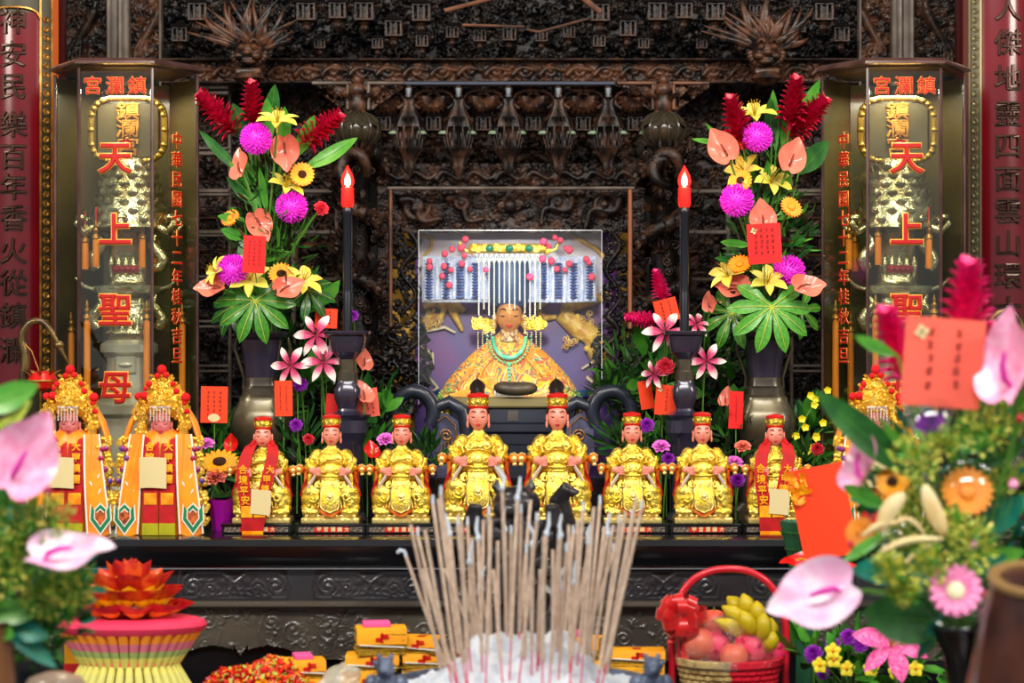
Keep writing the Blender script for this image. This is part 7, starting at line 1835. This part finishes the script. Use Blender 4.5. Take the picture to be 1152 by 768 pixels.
fruit('dragon_fruit', 842, 727, .042, 'dragonf', 'dragon fruit at the middle front of the basket', -.02, 1.05); fruit('dragon_fruit', 868, 730, .036, 'dragonf', 'dragon fruit at the right end of the basket', 0, 1.05); fruit('dragon_fruit', 806, 726, .036, 'dragonf', 'dragon fruit left of centre under the glossy wrap', .0, 1.05)
fruit('apple', 784, 722, .040, 'applef', 'orange-red apple nearest the ribbon bow in the basket', -.02); fruit('apple', 804, 703, .036, 'applef', 'orange-red apple highest in the basket, left of the bananas', .03); fruit('apple', 822, 734, .034, 'applef', 'pale orange-red apple low at the front of the basket', -.07)
tb = thing('banana_bunch', 'bunch of short yellow bananas on top of the fruit basket', 'bananas', (X(838, d), CY+d+.02, Zp(710, d)), scale=1.18)
for i, (x0, z0, x1, z1, yy) in enumerate(((-30, 12, 14, -8, -.02), (-22, 24, 12, 0, .0), (-16, 32, 4, 8, .02), (-2, 36, 6, 6, .0), (-6, 22, 8, -6, -.04), (10, 30, 12, 0, -.02), (16, 20, 14, -12, -.04), (24, 14, 20, -14, -.02), (26, 2, 18, -20, -.03))):
    b = MB(); a = Vector((x0*k, yy-.02, z0*k)); e = Vector((x1*k, yy, z1*k)); mid = (a+e)/2+Vector((0, -.022, .008))
    pts = [a*(1-u)**2+mid*2*u*(1-u)+e*u*u for u in np.linspace(0, 1, 9)]; b.tube(pts, [.003, .010, .0155, .0175, .018, .0175, .015, .009, .005], 6, up=(1, 0, 0)); b.build('banana', M_['banana'], tb, sharp=60)
b = MB(); b.tube([(14*k, 0, -6*k), (20*k, 0, -14*k)], .012, 7); b.build('crown_stem', M_['banana'], tb)
b = MB(); rows = []
for i in range(20):
    th = PI*.5*i/19; rows.append([(.122*math.sin(th)*math.cos(a)*(1+.05*math.sin(7*a+3*i*.2)), .102*math.sin(th)*math.sin(a)*(1+.05*math.sin(6*a+i*.3)), .115*math.cos(th)*(1+.07*math.sin(5*a+th*4))) for a in np.linspace(0, 2*PI, 48, endpoint=False)])
b.grid(rows, cv=True); o = b.build('cellophane_wrap', M_['cello'], loc=c+Vector((-.005, -.01, ZR*.9))); tag(o, 'shiny clear cellophane stretched over the fruit in the basket', 'wrap')

# ================================================================ RIGHT MID: green pleated cone, big vermilion card, red blooms, orchids
d = 5.62
t = thing('pleated_paper_cone', 'dark green pleated paper cone right of the right scarfed statue', 'flower wrap', onT(906, d)); b = MB()
b.lathe([(.030, 0), (.024, .02), (.018, Zp(650, d)-TZ), (.036, Zp(640, d)-TZ), (.062, Zp(586, d)-TZ), (.058, Zp(588, d)-TZ), (.01, Zp(630, d)-TZ)], 120, mod=lambda a, z: 1+.06*math.cos(22*a)); b.build('pleats', M_['greenfan'], t, sharp=80)
b = MB(); [b.tube([((.040+.012*j)*math.cos(a), (.040+.012*j)*math.sin(a), Zp(636-12*j*1.6, d)-TZ) for a in np.linspace(0, 2*PI, 30, endpoint=False)], .0018, 5, closed=True) for j in range(3)]; b.build('ribbing', M_['leafd'], t)
c = CARD(926, 576, 62, 104, 5.5, 'card', 'large plain vermilion card tilted before the right foreground bouquet', -.2, -.1, 0, False, 'large cards'); st = MB(); q = P(936, 628, 5.5); st.tube([q, Vector((q.x+.03, q.y, TZ))], .002, 5); world_child('pick', st, M_['stem'], c)
b = MB()
for i in range(26): u = i/26; b.petal((-.066+.04*u+random.uniform(-.01, .01), -.007, .086-.02*u+random.uniform(-.035, .02)), (random.uniform(-1, .4), -.2, random.uniform(-.6, 1)), (0, -1, 0), .03, .012, .4, nt=3, nw=2)
b.build('gold_foil_cockscomb', M_['sun'], c, sharp=80)
e = onT(915, 5.6)+Vector((0, 0, .02))
FL('anthr', 902, 635, 5.5, 46, (0, -.35, 1), (-1, -.3, .1), 'red anthurium lying edge-on beneath the large vermilion card', 'red blooms under the large card', e); FL('anthr', 944, 640, 5.5, 40, (.1, -.4, .9), (1, -.2, .1), 'red anthurium right of its twin beneath the large vermilion card', 'red blooms under the large card', e)
T = [(915, 735, 5.35, 'violet and yellow orchid nearest the fruit basket', 'purp', 20), (937, 724, 5.35, 'violet orchid right of the one nearest the basket', 'purp', 16), (955, 716, 5.3, 'violet orchid under the white-pink anthurium', 'purp', 18), (926, 756, 5.35, 'violet orchid lowest by the fruit basket', 'purp', 16), (968, 724, 5.3, 'violet orchid just left of the hot pink lily', 'purp', 18)]
ep = onT(960, 5.35)+Vector((0, 0, .02)); gO = 'orchids in the low plant'
for (px, py, d_, lab, kd, sz) in T: FL(kd, px, py, d_, sz*1.2, (random.uniform(-.4, .4), -1, .4), (0, 0, 1), lab, gO, ep, .002)
proto_o = thing('yellow_orchid', '', 'flower'); b = MB()
for k_ in range(5): a = 2*PI*k_/5+.3; b.petal((0, 0, 0), (math.cos(a), math.sin(a), .3), (0, 0, -1), .5, .4, .5, .2, nt=5, nw=4, peak=.6, base_w=.3)
b.build('petals', M_['yelpet'], proto_o, sharp=80); b = MB(); b.ell((0, 0, .08), (.1, .1, .12)); b.build('lip', M_['suno'], proto_o); FLW['orc'] = proto_o
for (px, py, lab) in ((922, 748, 'yellow orchid beside the lowest violet orchid'), (938, 742, 'yellow orchid in the middle of the low plant'), (937, 732, 'yellow orchid above the middle one of the low plant'), (953, 752, 'yellow orchid low at the left of the lily'), (980, 752, 'yellow orchid directly under the lily'), (1008, 756, 'yellow orchid right of and below the lily'), (1030, 752, 'yellow orchid at the right end of the low plant')):
    FL('orc', px, py, 5.3, 20, (random.uniform(-.3, .3), -1, .3), (0, 0, 1), lab, gO, ep, .002)
FL('lilyh', 1003, 724, 5.15, 76, (.1, -1, .5), (.3, 0, 1), 'hot pink lily rising from the low plant at the lower right', None, ep+Vector((.1, -.15, 0)))
foliage('low_plant_leaves', 'broad glossy green leaves of the low orchid plant at the lower right', [(915, 735, 5.42, 26), (950, 745, 5.42, 30), (1000, 750, 5.4, 34), (1045, 740, 5.4, 34), (960, 765, 5.35, 50)], 130, .085, .036, ['leafd', 'leaf', 'leafl'], 25)
t = thing('low_planter', 'shallow dark planter of the low orchid plant', 'planter', onT(970, 5.4)); b = MB(); b.lathe([(0, 0), (.13, 0), (.16, .05), (.155, .05), (.125, .01), (0, .03)], 40, sy=.6); b.build('bowl', M_['brownjar'], t); b = MB(); b.tube([(.158*math.cos(a), .095*math.sin(a), .05) for a in np.linspace(0, 2*PI, 40, endpoint=False)], .005, 6, closed=True); b.build('rim', M_['rim'], t)
# ================================================================ FOREGROUND BOUQUETS
def side_table(px, d, w, lab):
    t = thing('side_table', lab, 'table', (X(px, d), CY+d, 0)); b = MB(); b.box((0, 0, .68), (w, .55, .04), bev=.006); b.build('table_top', M_['casewood'], t)
    for sx in (-1, 1):
        for sy in (-1, 1): b = MB(); b.box((sx*(w/2-.04), sy*.22, .33), (.05, .05, .66), bev=.005); b.build('leg', M_['casewood'], t)
side_table(1120, 4.05, .75, 'dark side table under the right foreground bouquet'); side_table(20, 4.05, .6, 'dark side table under the left foreground bouquet')
DR = 4.2; kR = DR*K
t = thing('black_flower_vase', 'flaring black vase of the right foreground bouquet', 'vase', (X(1088, DR), CY+DR, .70))
def z_(py): return Zp(py, DR)-.70
b = MB(); b.lathe([(0, 0), (.05, 0), (.055, .02), (.04, .05), (.036, z_(768)), (.045, z_(735)), (.068, z_(712)), (.074, z_(704)), (.070, z_(704)), (.04, z_(735)), (0, z_(740))], 40); b.build('body', M_['black'], t); b = MB(); b.tube([(.073*math.cos(a), .073*math.sin(a), z_(704)) for a in np.linspace(0, 2*PI, 40, endpoint=False)], .0025, 6, closed=True); b.build('lip', M_['bronze'], t)
EV = P(1088, 712, DR)
gR = 'large flowers of the right foreground bouquet'
FL('gingerh', 1088, 352, 4.28, 118, (0, -.2, 1), (0, 1, 0), 'tall hot pink ginger flower rising behind the coral card', gR, EV, .004)
FL('gingerh', 1010, 392, 4.28, 96, (-.35, -.2, 1), (0, 1, 0), 'hot pink ginger flower left of the coral card', gR, EV, .004)
FL('gingerh', 1106, 408, 4.30, 90, (.3, -.2, 1), (0, 1, 0), 'hot pink ginger flower at the right edge of the coral card', gR, EV, .004)
FL('anthp', 1142, 418, 4.1, 124, (-.85, -.5, .1), (.0, 0, 1), 'tall pink anthurium with a magenta spadix at the right frame edge', gR, EV, .004)
FL('anthp', 975, 528, 4.22, 92, (-.85, -.35, .3), (-.35, 0, 1), 'pink anthurium seen edge-on left of the dried pods', gR, EV, .004)
FL('anthw', 929, 670, 4.1, 118, (-.15, -1, .5), (-1, 0, -.32), 'large white-pink anthurium pointing left toward the fruit basket', gR, EV, .004)
c = CARD(1061, 408, 90, 100, 4.14, 'cardpink', 'large coral card with a pale flower emblem before the hot pink ginger flowers', .08, 0, 2, True, 'large cards'); st = MB(); q = P(1064, 458, 4.15); st.tube([q, EV], .002, 5); world_child('pick', st, M_['stem'], c)
def BALL(px, py, r, lab, inner=None, insz=.8, d=4.15, f=(0, -1, .2), lab2=None):
    t = thing('clear_plastic_ball', lab, 'ball', P(px, py, d), group='clear plastic balls in the right bouquet'); R = r*d*K; b = MB(); b.ell((0, 0, 0), R, 20, 32); b.build('shell', M_['ball'], t)
    b = MB(); b.tube([(R*math.cos(a), 0, R*math.sin(a)) for a in np.linspace(0, 2*PI, 40, endpoint=False)], R*.03, 6, closed=True); b.build('seam', M_['ball'], t); b = MB(); b.tube([(0, 0, -R), tuple(EV-P(px, py, d))], .002, 5); b.build('stem', M_['stem'], t)
    if inner: FL(inner, px, py, d, 2*r*insz, f, (0, 0, 1), lab2, 'blooms held in clear balls')
BALL(1048, 478, 33, 'clear plastic ball with a violet orchid just below the coral card', 'purp', .6, lab2='violet bloom inside the clear ball below the coral card')
BALL(1088, 553, 34, 'clear plastic ball holding a golden-orange gerbera', 'ora', .92, lab2='golden-orange gerbera inside the clear ball at the right', f=(0, -1, .5))
BALL(1078, 668, 40, 'clear plastic ball behind the pink gerbera low in the bouquet', None)
FL('gerp', 1075, 664, 4.05, 64, (-.15, -1, .35), (0, 0, 1), 'pink gerbera with a cream eye low in the right foreground bouquet', gR, EV, .003)
BALL(1003, 606, 20, 'small bluish clear ball among the dried pods', None)
FL('sun', 1004, 542, 4.2, 42, (-.3, -.8, .6), (0, 0, 1), 'golden flower half hidden above the dried pods', gR, EV, .003); FL('ora', 968, 598, 4.25, 38, (-.5, -.8, .3), (0, 0, 1), 'orange flower at the left edge of the right foreground bouquet', gR, EV, .003)
def POD(p, lab, r):
    q = [P(x, y, 4.08) for x, y in p]; t = thing('dried_pod', lab, 'pod', q[0], group='dried pods in the right bouquet'); b = MB(); n = len(q); pts = smoothp([v-q[0] for v in q], 2); m = len(pts); b.tube(pts, [max(.0012, r*math.sin(PI*(.08+.84*i/(m-1)))**1.3) for i in range(m)], 9, flat=.6); b.build('husk', M_['beige'], t); b = MB(); b.tube([pts[-1], tuple((EV-q[0])*.5+pts[-1]*.5), tuple(EV-q[0])], .0018, 5); b.build('stem', M_['stem'], t)
for p, lab, r in ((((990, 600), (1000, 572), (1018, 555)), 'fat dried pod upper left in the right foreground bouquet', .017), (((1040, 545), (1050, 575), (1064, 602)), 'fat dried pod hanging left of the orange gerbera ball', .017), (((988, 622), (1020, 606), (1062, 606)), 'long dried pod lying across the middle of the right bouquet', .012),
                  (((1000, 592), (1022, 580), (1040, 600)), 'curved dried pod between the two fat ones', .008), (((968, 604), (990, 588), (1010, 588)), 'slim dried pod pointing left over the orange flower', .010), (((1062, 606), (1030, 620), (1014, 640), (1020, 646)), 'hooked slim dried pod under the long one', .006)): POD(p, lab, r)
for (a, b_, c_, d_, w, m, lab) in [(1040, 540, 924, 443, 38, 'leafd', 'long dark green leaf reaching up left across the glass case'), (1010, 400, 964, 378, 16, 'leafl', 'short green leaf pointing left beside the coral card'), (1060, 545, 990, 470, 12, 'leafl', 'light green stalk-like leaf under the long dark leaf'),
    (1000, 570, 951, 547, 20, 'leafl', 'small green leaf beside the vermilion card'), (1000, 596, 950, 630, 14, 'leafl', 'small green leaf above the white-pink anthurium'), (1070, 640, 962, 640, 40, 'teal', 'broad teal leaf above the white-pink anthurium'),
    (1075, 700, 975, 690, 60, 'leafd', 'big dark leaf between the anthurium and the pink lily'), (1100, 600, 1150, 560, 34, 'teal', 'teal leaf at the right frame edge'), (1090, 640, 1150, 620, 26, 'leafl', 'bright green leaf at the right frame edge above the brown jar'), (1095, 520, 1150, 500, 30, 'leafd', 'dark leaf right of the gerbera ball'),
    (1085, 650, 1130, 625, 18, 'teal', 'pale teal leaf right of the pink gerbera'), (1140, 500, 1149, 440, 14, 'leafl', 'slim leaf at the right edge under the tall pink anthurium'), (1075, 480, 1110, 500, 44, 'leafl', 'broad light green leaf above the gerbera ball'), (1030, 745, 1060, 690, 12, 'teal', 'slim blue-green leaf beside the black vase')]:
    LEAF(a, b_, c_, d_, 4.2, w, m, lab, 'leaves of the right foreground bouquet', stem=EV)
foliage('goldenrod', 'fluffy yellow-green goldenrod sprays filling the right foreground bouquet', [(1030, 515, 4.1, 26), (1105, 480, 4.15, 30), (1060, 500, 4.12, 18), (1135, 470, 4.2, 24), (1095, 612, 4.08, 30), (1000, 640, 4.02, 16), (1045, 635, 4.06, 22), (1020, 600, 4.2, 30), (1130, 540, 4.2, 30), (1030, 560, 4.2, 20), (1015, 665, 4.04, 14), (1070, 590, 4.12, 18)], 3000, .014, .007, ['leafy', 'leafy', 'leafl', 'lilyy'], 31)
foliage('bouquet_greenery', 'dark green leaves behind the blooms of the right foreground bouquet', [(1050, 520, 4.34, 50), (1110, 500, 4.36, 50), (1050, 600, 4.34, 56), (1120, 600, 4.34, 50), (1030, 650, 4.32, 40), (1090, 670, 4.32, 50), (1145, 650, 4.34, 40), (1000, 560, 4.34, 30)], 520, .05, .02, ['leafd', 'leaf', 'teal', 'leafl'], 32)
def BUD(px, py, d, r, m, lab, grp, e):
    t = thing('round_bud', lab, 'bud', P(px, py, d), group=grp); b = MB(); b.lathe([(0, -r), (r*.8, -r*.6), (r, 0), (r*.7, r*.7), (0, r*1.15)], 12); b.build('bud', M_[m], t); b = MB(); b.tube([(0, 0, -r), tuple((e-P(px, py, d))*.4+Vector((.01, 0, 0))), tuple(e-P(px, py, d))], .0012, 5); b.build('stem', M_['stem'], t)
for (px, py, r, m, lab) in ((1094, 613, 7, 'carnp_', 'pale pink bud above the pink gerbera'), (1146, 470, 6, 'rose', 'red bud under the tall pink anthurium'), (1107, 668, 5, 'rose', 'red bud right of the pink gerbera'), (1003, 618, 4, 'purple', 'tiny violet bud among the dried pods'), (957, 612, 4, 'rose', 'tiny red bud beside the vermilion card'), (1140, 545, 6, 'gerp', 'pink bud right of the gerbera ball')):
    BUD(px, py, 4.12, r*4.12*K, m if m in M_ else 'gerp', lab, 'buds of the right foreground bouquet', EV)
# brown jar at the corner
d = 3.7; k = d*K
t = thing('brown_jar', 'glossy brown jar with a tan rim at the lower right corner', 'jar', (X(1168, d), CY+d, .70), rot=(.0, 0, 0)); ht = Zp(684, d)-.70
b = MB(); b.lathe([(0, 0), (.10, 0), (.11, .02), (.108, ht*.5), (.088, ht*.86), (.078, ht*.95), (.074, ht)], 48); b.build('body', M_['brownjar'], t)
b = MB(); b.lathe([(.074, ht-.006), (.080, ht-.002), (.080, ht+.006), (.072, ht+.010), (.060, ht+.006), (.058, ht-.03), (.05, ht-.12), (0, ht-.12)], 48, M=Matrix.Rotation(0, 3, 'X')); b.build('rim', M_['rim'], t)
t.rotation_euler = (.26, 0, 0); t.location.y += .13; t.location.z += .06
# left bouquet
DL = 4.05
t = thing('brown_wooden_vase', 'brown wooden vase at the lower left corner', 'vase', (X(-16, DL), CY+DL, .70)); hz = Zp(700, DL)-.70
b = MB(); b.lathe([(0, 0), (.05, 0), (.06, .04), (.055, hz*.5), (.05, hz*.9), (.046, hz), (.04, hz), (.03, hz*.8), (0, hz*.7)], 36); b.build('body', mat('brown_turned_wood', S(132,86,52), .35, coat=.3), t); b = MB(); b.tube([(.047*math.cos(a), .047*math.sin(a), hz) for a in np.linspace(0, 2*PI, 36, endpoint=False)], .004, 6, closed=True); b.build('lip', M_['brwood'], t)
EL = P(-14, 702, DL); gLf = 'large flowers of the left foreground bouquet'
FL('anthp', 22, 524, 3.95, 116, (.15, -1, .1), (.55, 0, 1), 'big pink anthurium with its tip up at the left frame edge', gLf, EL, .004)
FL('anthw', 66, 632, 3.95, 112, (-.1, -.55, 1), (1, -.1, .3), 'white-pink anthurium pointing right above the paper lotus', gLf, EL, .004)
for (a, b_, c_, d_, w, m, lab) in [(-30, 460, 40, 434, 34, 'leafl', 'green leaf reaching right from the top of the left frame edge'), (-20, 500, 32, 452, 18, 'leafy', 'yellow-green leaf below the topmost one at the left edge'), (-20, 690, 44, 684, 30, 'leafl', 'broad green leaf at the left edge under the white-pink anthurium'), (-20, 700, 14, 715, 22, 'leafl', 'green leaf just over the brown vase'),
    (-10, 600, 30, 570, 30, 'teal', 'teal leaf under the big pink anthurium'), (0, 700, 52, 716, 24, 'teal', 'teal leaf at the lower left above the pale lid'), (-10, 690, 60, 748, 22, 'teal', 'long blue-green leaf drooping at the lower left'), (30, 650, 118, 612, 22, 'teal', 'teal leaf under the tip of the white-pink anthurium'), (0, 640, -6, 480, 26, 'leafd', 'dark leaf behind the big pink anthurium')]:
    LEAF(a, b_, c_, d_, 4.05, w, m, lab, 'leaves of the left foreground bouquet', stem=EL)
foliage('goldenrod', 'fluffy yellow-green goldenrod sprays of the left foreground bouquet', [(20, 585, 3.98, 28), (55, 585, 4.0, 28), (30, 610, 4.0, 26), (5, 640, 4.0, 30), (80, 660, 4.0, 26), (50, 670, 4.02, 26)], 1900, .014, .006, ['leafy', 'leafl', 'leafl', 'lilyy'], 41)
foliage('fern_greenery', 'feathery green fern and leaves of the left foreground bouquet', [(45, 665, 4.15, 44), (10, 660, 4.15, 40), (60, 690, 4.15, 34), (15, 610, 4.16, 40), (35, 720, 4.15, 28), (75, 655, 4.15, 26)], 700, .045, .012, ['leafd', 'leaf', 'teal', 'leafl'], 42, spiky=True)
for (px, py, r, lab) in ((18, 552, 6, 'pink berry under the left side of the big pink anthurium'), (22, 543, 5, 'pink berry touching the big pink anthurium'), (36, 548, 6, 'pink berry at the right foot of the big pink anthurium'), (44, 543, 7, 'pale pink berry farthest right but one at the left edge'), (52, 550, 6, 'pink berry farthest right below the big pink anthurium'), (24, 562, 5, 'lowest pink berry under the big pink anthurium')):
    BUD(px, py, 3.95, r*3.95*K, 'gerp' if r > 6 else 'carnr', lab, 'pink berries of the left foreground bouquet', EL) if r > 6 else BUD(px, py, 3.95, r*3.95*K, 'rosep', lab, 'pink berries of the left foreground bouquet', EL)
# pale lid and a small packet
d = 4.3; t = thing('pale_round_lid', 'pale round knobbed lid at the bottom edge near the left corner', 'lid', (X(62, d), CY+d, .70)); q = Zp(756, d)-.70
b = MB(); b.lathe([(0, 0), (.06, 0), (.065, .03), (.062, q-.03), (.05, q-.01), (.02, q), (0, q)], 32); b.build('dome', mat('pale_beige_glaze', S(196,170,150), .35, coat=.4), t); b = MB(); b.tube([(.064*math.cos(a), .064*math.sin(a), q-.03) for a in np.linspace(0, 2*PI, 32, endpoint=False)], .003, 6, closed=True); b.build('rim', M_['silverp'], t)
t = thing('gold_packet', 'small gold and red packet left of the rolled paper drum', 'packet', onT(84, 5.35)); hh = Zp(722, 5.35)-TZ
b = MB(); b.box((0, 0, hh/2), (.045, .03, hh), bev=.004); b.build('packet_body', M_['joss'], t); b = MB(); b.box((0, -.016, hh*.62), (.046, .002, hh*.2), bev=.0006); b.build('red_band', M_['red'], t)

# ================================================================ BRONZE CRANES BESIDE THE CASES
def crane(side, lab, pts, rad, d):
    q = [P(x, y, d) for x, y in pts]; base = Vector((q[-1].x, q[-1].y, AZ)); t = thing('bronze_crane', lab, 'statue', base)
    b = MB(); pp = smoothp([v-base for v in q], 3); n = len(pp); b.tube(pp, [rad*(.45+.75*i/n) for i in range(n)], 12); b.build('neck', M_['bdragon'], t)
    b = MB(); h = pp[0]; dd = (pp[0]-pp[3]).normalized(); b.ell(h, (rad*1.1, rad*.9, rad*.8)); b.tube([h, h+dd*.03, h+dd*.07], [rad*.7, rad*.4, .001], 8); b.build('head', M_['bdragon'], t)
    b = MB(); l_ = pp[-1]; E_(b, l_.x, l_.y+.03, l_.z-.02, .06, .09, .07); b.tube([(l_.x, l_.y+.03, l_.z-.06), (l_.x, l_.y+.03, .02)], .012, 8); b.lathe([(0, 0), (.07, 0), (.06, .025), (.02, .03)], 20, (l_.x, l_.y+.03, 0)); o = b.build('body', M_['dkdragon'], t); sculpt(o, .005, 1)
crane(0, 'bronze crane with a curved neck beside the left glass case, before the couplet board', ((66, 388), (52, 362), (34, 360), (22, 378), (30, 402), (26, 425), (22, 470), (30, 520)), .014, 6.02)
crane(1, 'bronze crane with a curved neck at the right frame edge, before the couplet board', ((1108, 372), (1122, 350), (1142, 350), (1152, 372), (1148, 400), (1150, 430), (1150, 470), (1145, 520)), .014, 6.02)
t = thing('red_lantern_ornament', 'small red ornament with gold trim hanging at the crane beside the left crown', 'ornament', P(48, 428, 6.0)); b = MB(); b.lathe([(0, -.03), (.03, -.02), (.042, 0), (.03, .02), (.012, .026), (0, .026)], 24); b.build('red_body', M_['red'], t)
b = MB(); [b.petal((.03*math.cos(a), .03*math.sin(a), .012), (math.cos(a), math.sin(a), 1), (0, 0, -1), .035, .015, .6) for a in np.linspace(0, 2*PI, 8, endpoint=False)]; b.tube([(.041*math.cos(a), .041*math.sin(a), 0) for a in np.linspace(0, 2*PI, 24, endpoint=False)], .003, 5, closed=True); b.tube([(-.01, 0, .026), (-.03, 0, .08), (-.05, 0, .10)], .002, 5); b.build('gold_trim', M_['gilt'], t, sharp=80)
# prototypes that were never placed are removed
for k_, o in FLW.items():
    if o.name not in USED:
        for c in list(o.children): bpy.data.objects.remove(c)
        bpy.data.objects.remove(o)
bpy.context.scene.cycles.volume_step_rate = 8.0
# ================================================================ THIN INCENSE SMOKE DRIFTING BEFORE THE CANOPY
sm = MB(); sm.ell((0, 0, 0), (.42, .12, .5), 16, 24)
vm = bpy.data.materials.new('thin_blue_smoke'); vm.use_nodes = True; nt = vm.node_tree; N = nt.nodes; L = nt.links
for n in list(N): N.remove(n)
o_ = N.new('ShaderNodeOutputMaterial'); vs_ = N.new('ShaderNodeVolumeScatter'); vs_.inputs['Color'].default_value = (.72, .84, 1, 1)
tc = N.new('ShaderNodeTexCoord'); mp = N.new('ShaderNodeMapping'); mp.inputs['Scale'].default_value = (1/.42, 1/.12, 1/.5); gr = N.new('ShaderNodeTexGradient'); gr.gradient_type = 'SPHERICAL'
ns = N.new('ShaderNodeTexNoise'); ns.inputs['Scale'].default_value = 3.5; ns.inputs['Distortion'].default_value = 1.5
m1_ = N.new('ShaderNodeMath'); m1_.operation = 'MULTIPLY'; m2_ = N.new('ShaderNodeMath'); m2_.operation = 'MULTIPLY'; m2_.inputs[1].default_value = .9
L.new(tc.outputs['Object'], mp.inputs[0]); L.new(mp.outputs[0], gr.inputs[0]); L.new(tc.outputs['Object'], ns.inputs[0]); L.new(gr.outputs[1], m1_.inputs[0]); L.new(ns.outputs[0], m1_.inputs[1]); L.new(m1_.outputs[0], m2_.inputs[0]); L.new(m2_.outputs[0], vs_.inputs['Density']); L.new(vs_.outputs[0], o_.inputs['Volume'])
s_ = sm.build('incense_smoke', vm, loc=P(560, 120, 6.3)); tag(s_, 'thin bluish incense smoke drifting in front of the dark canopy', 'smoke', kind='stuff')
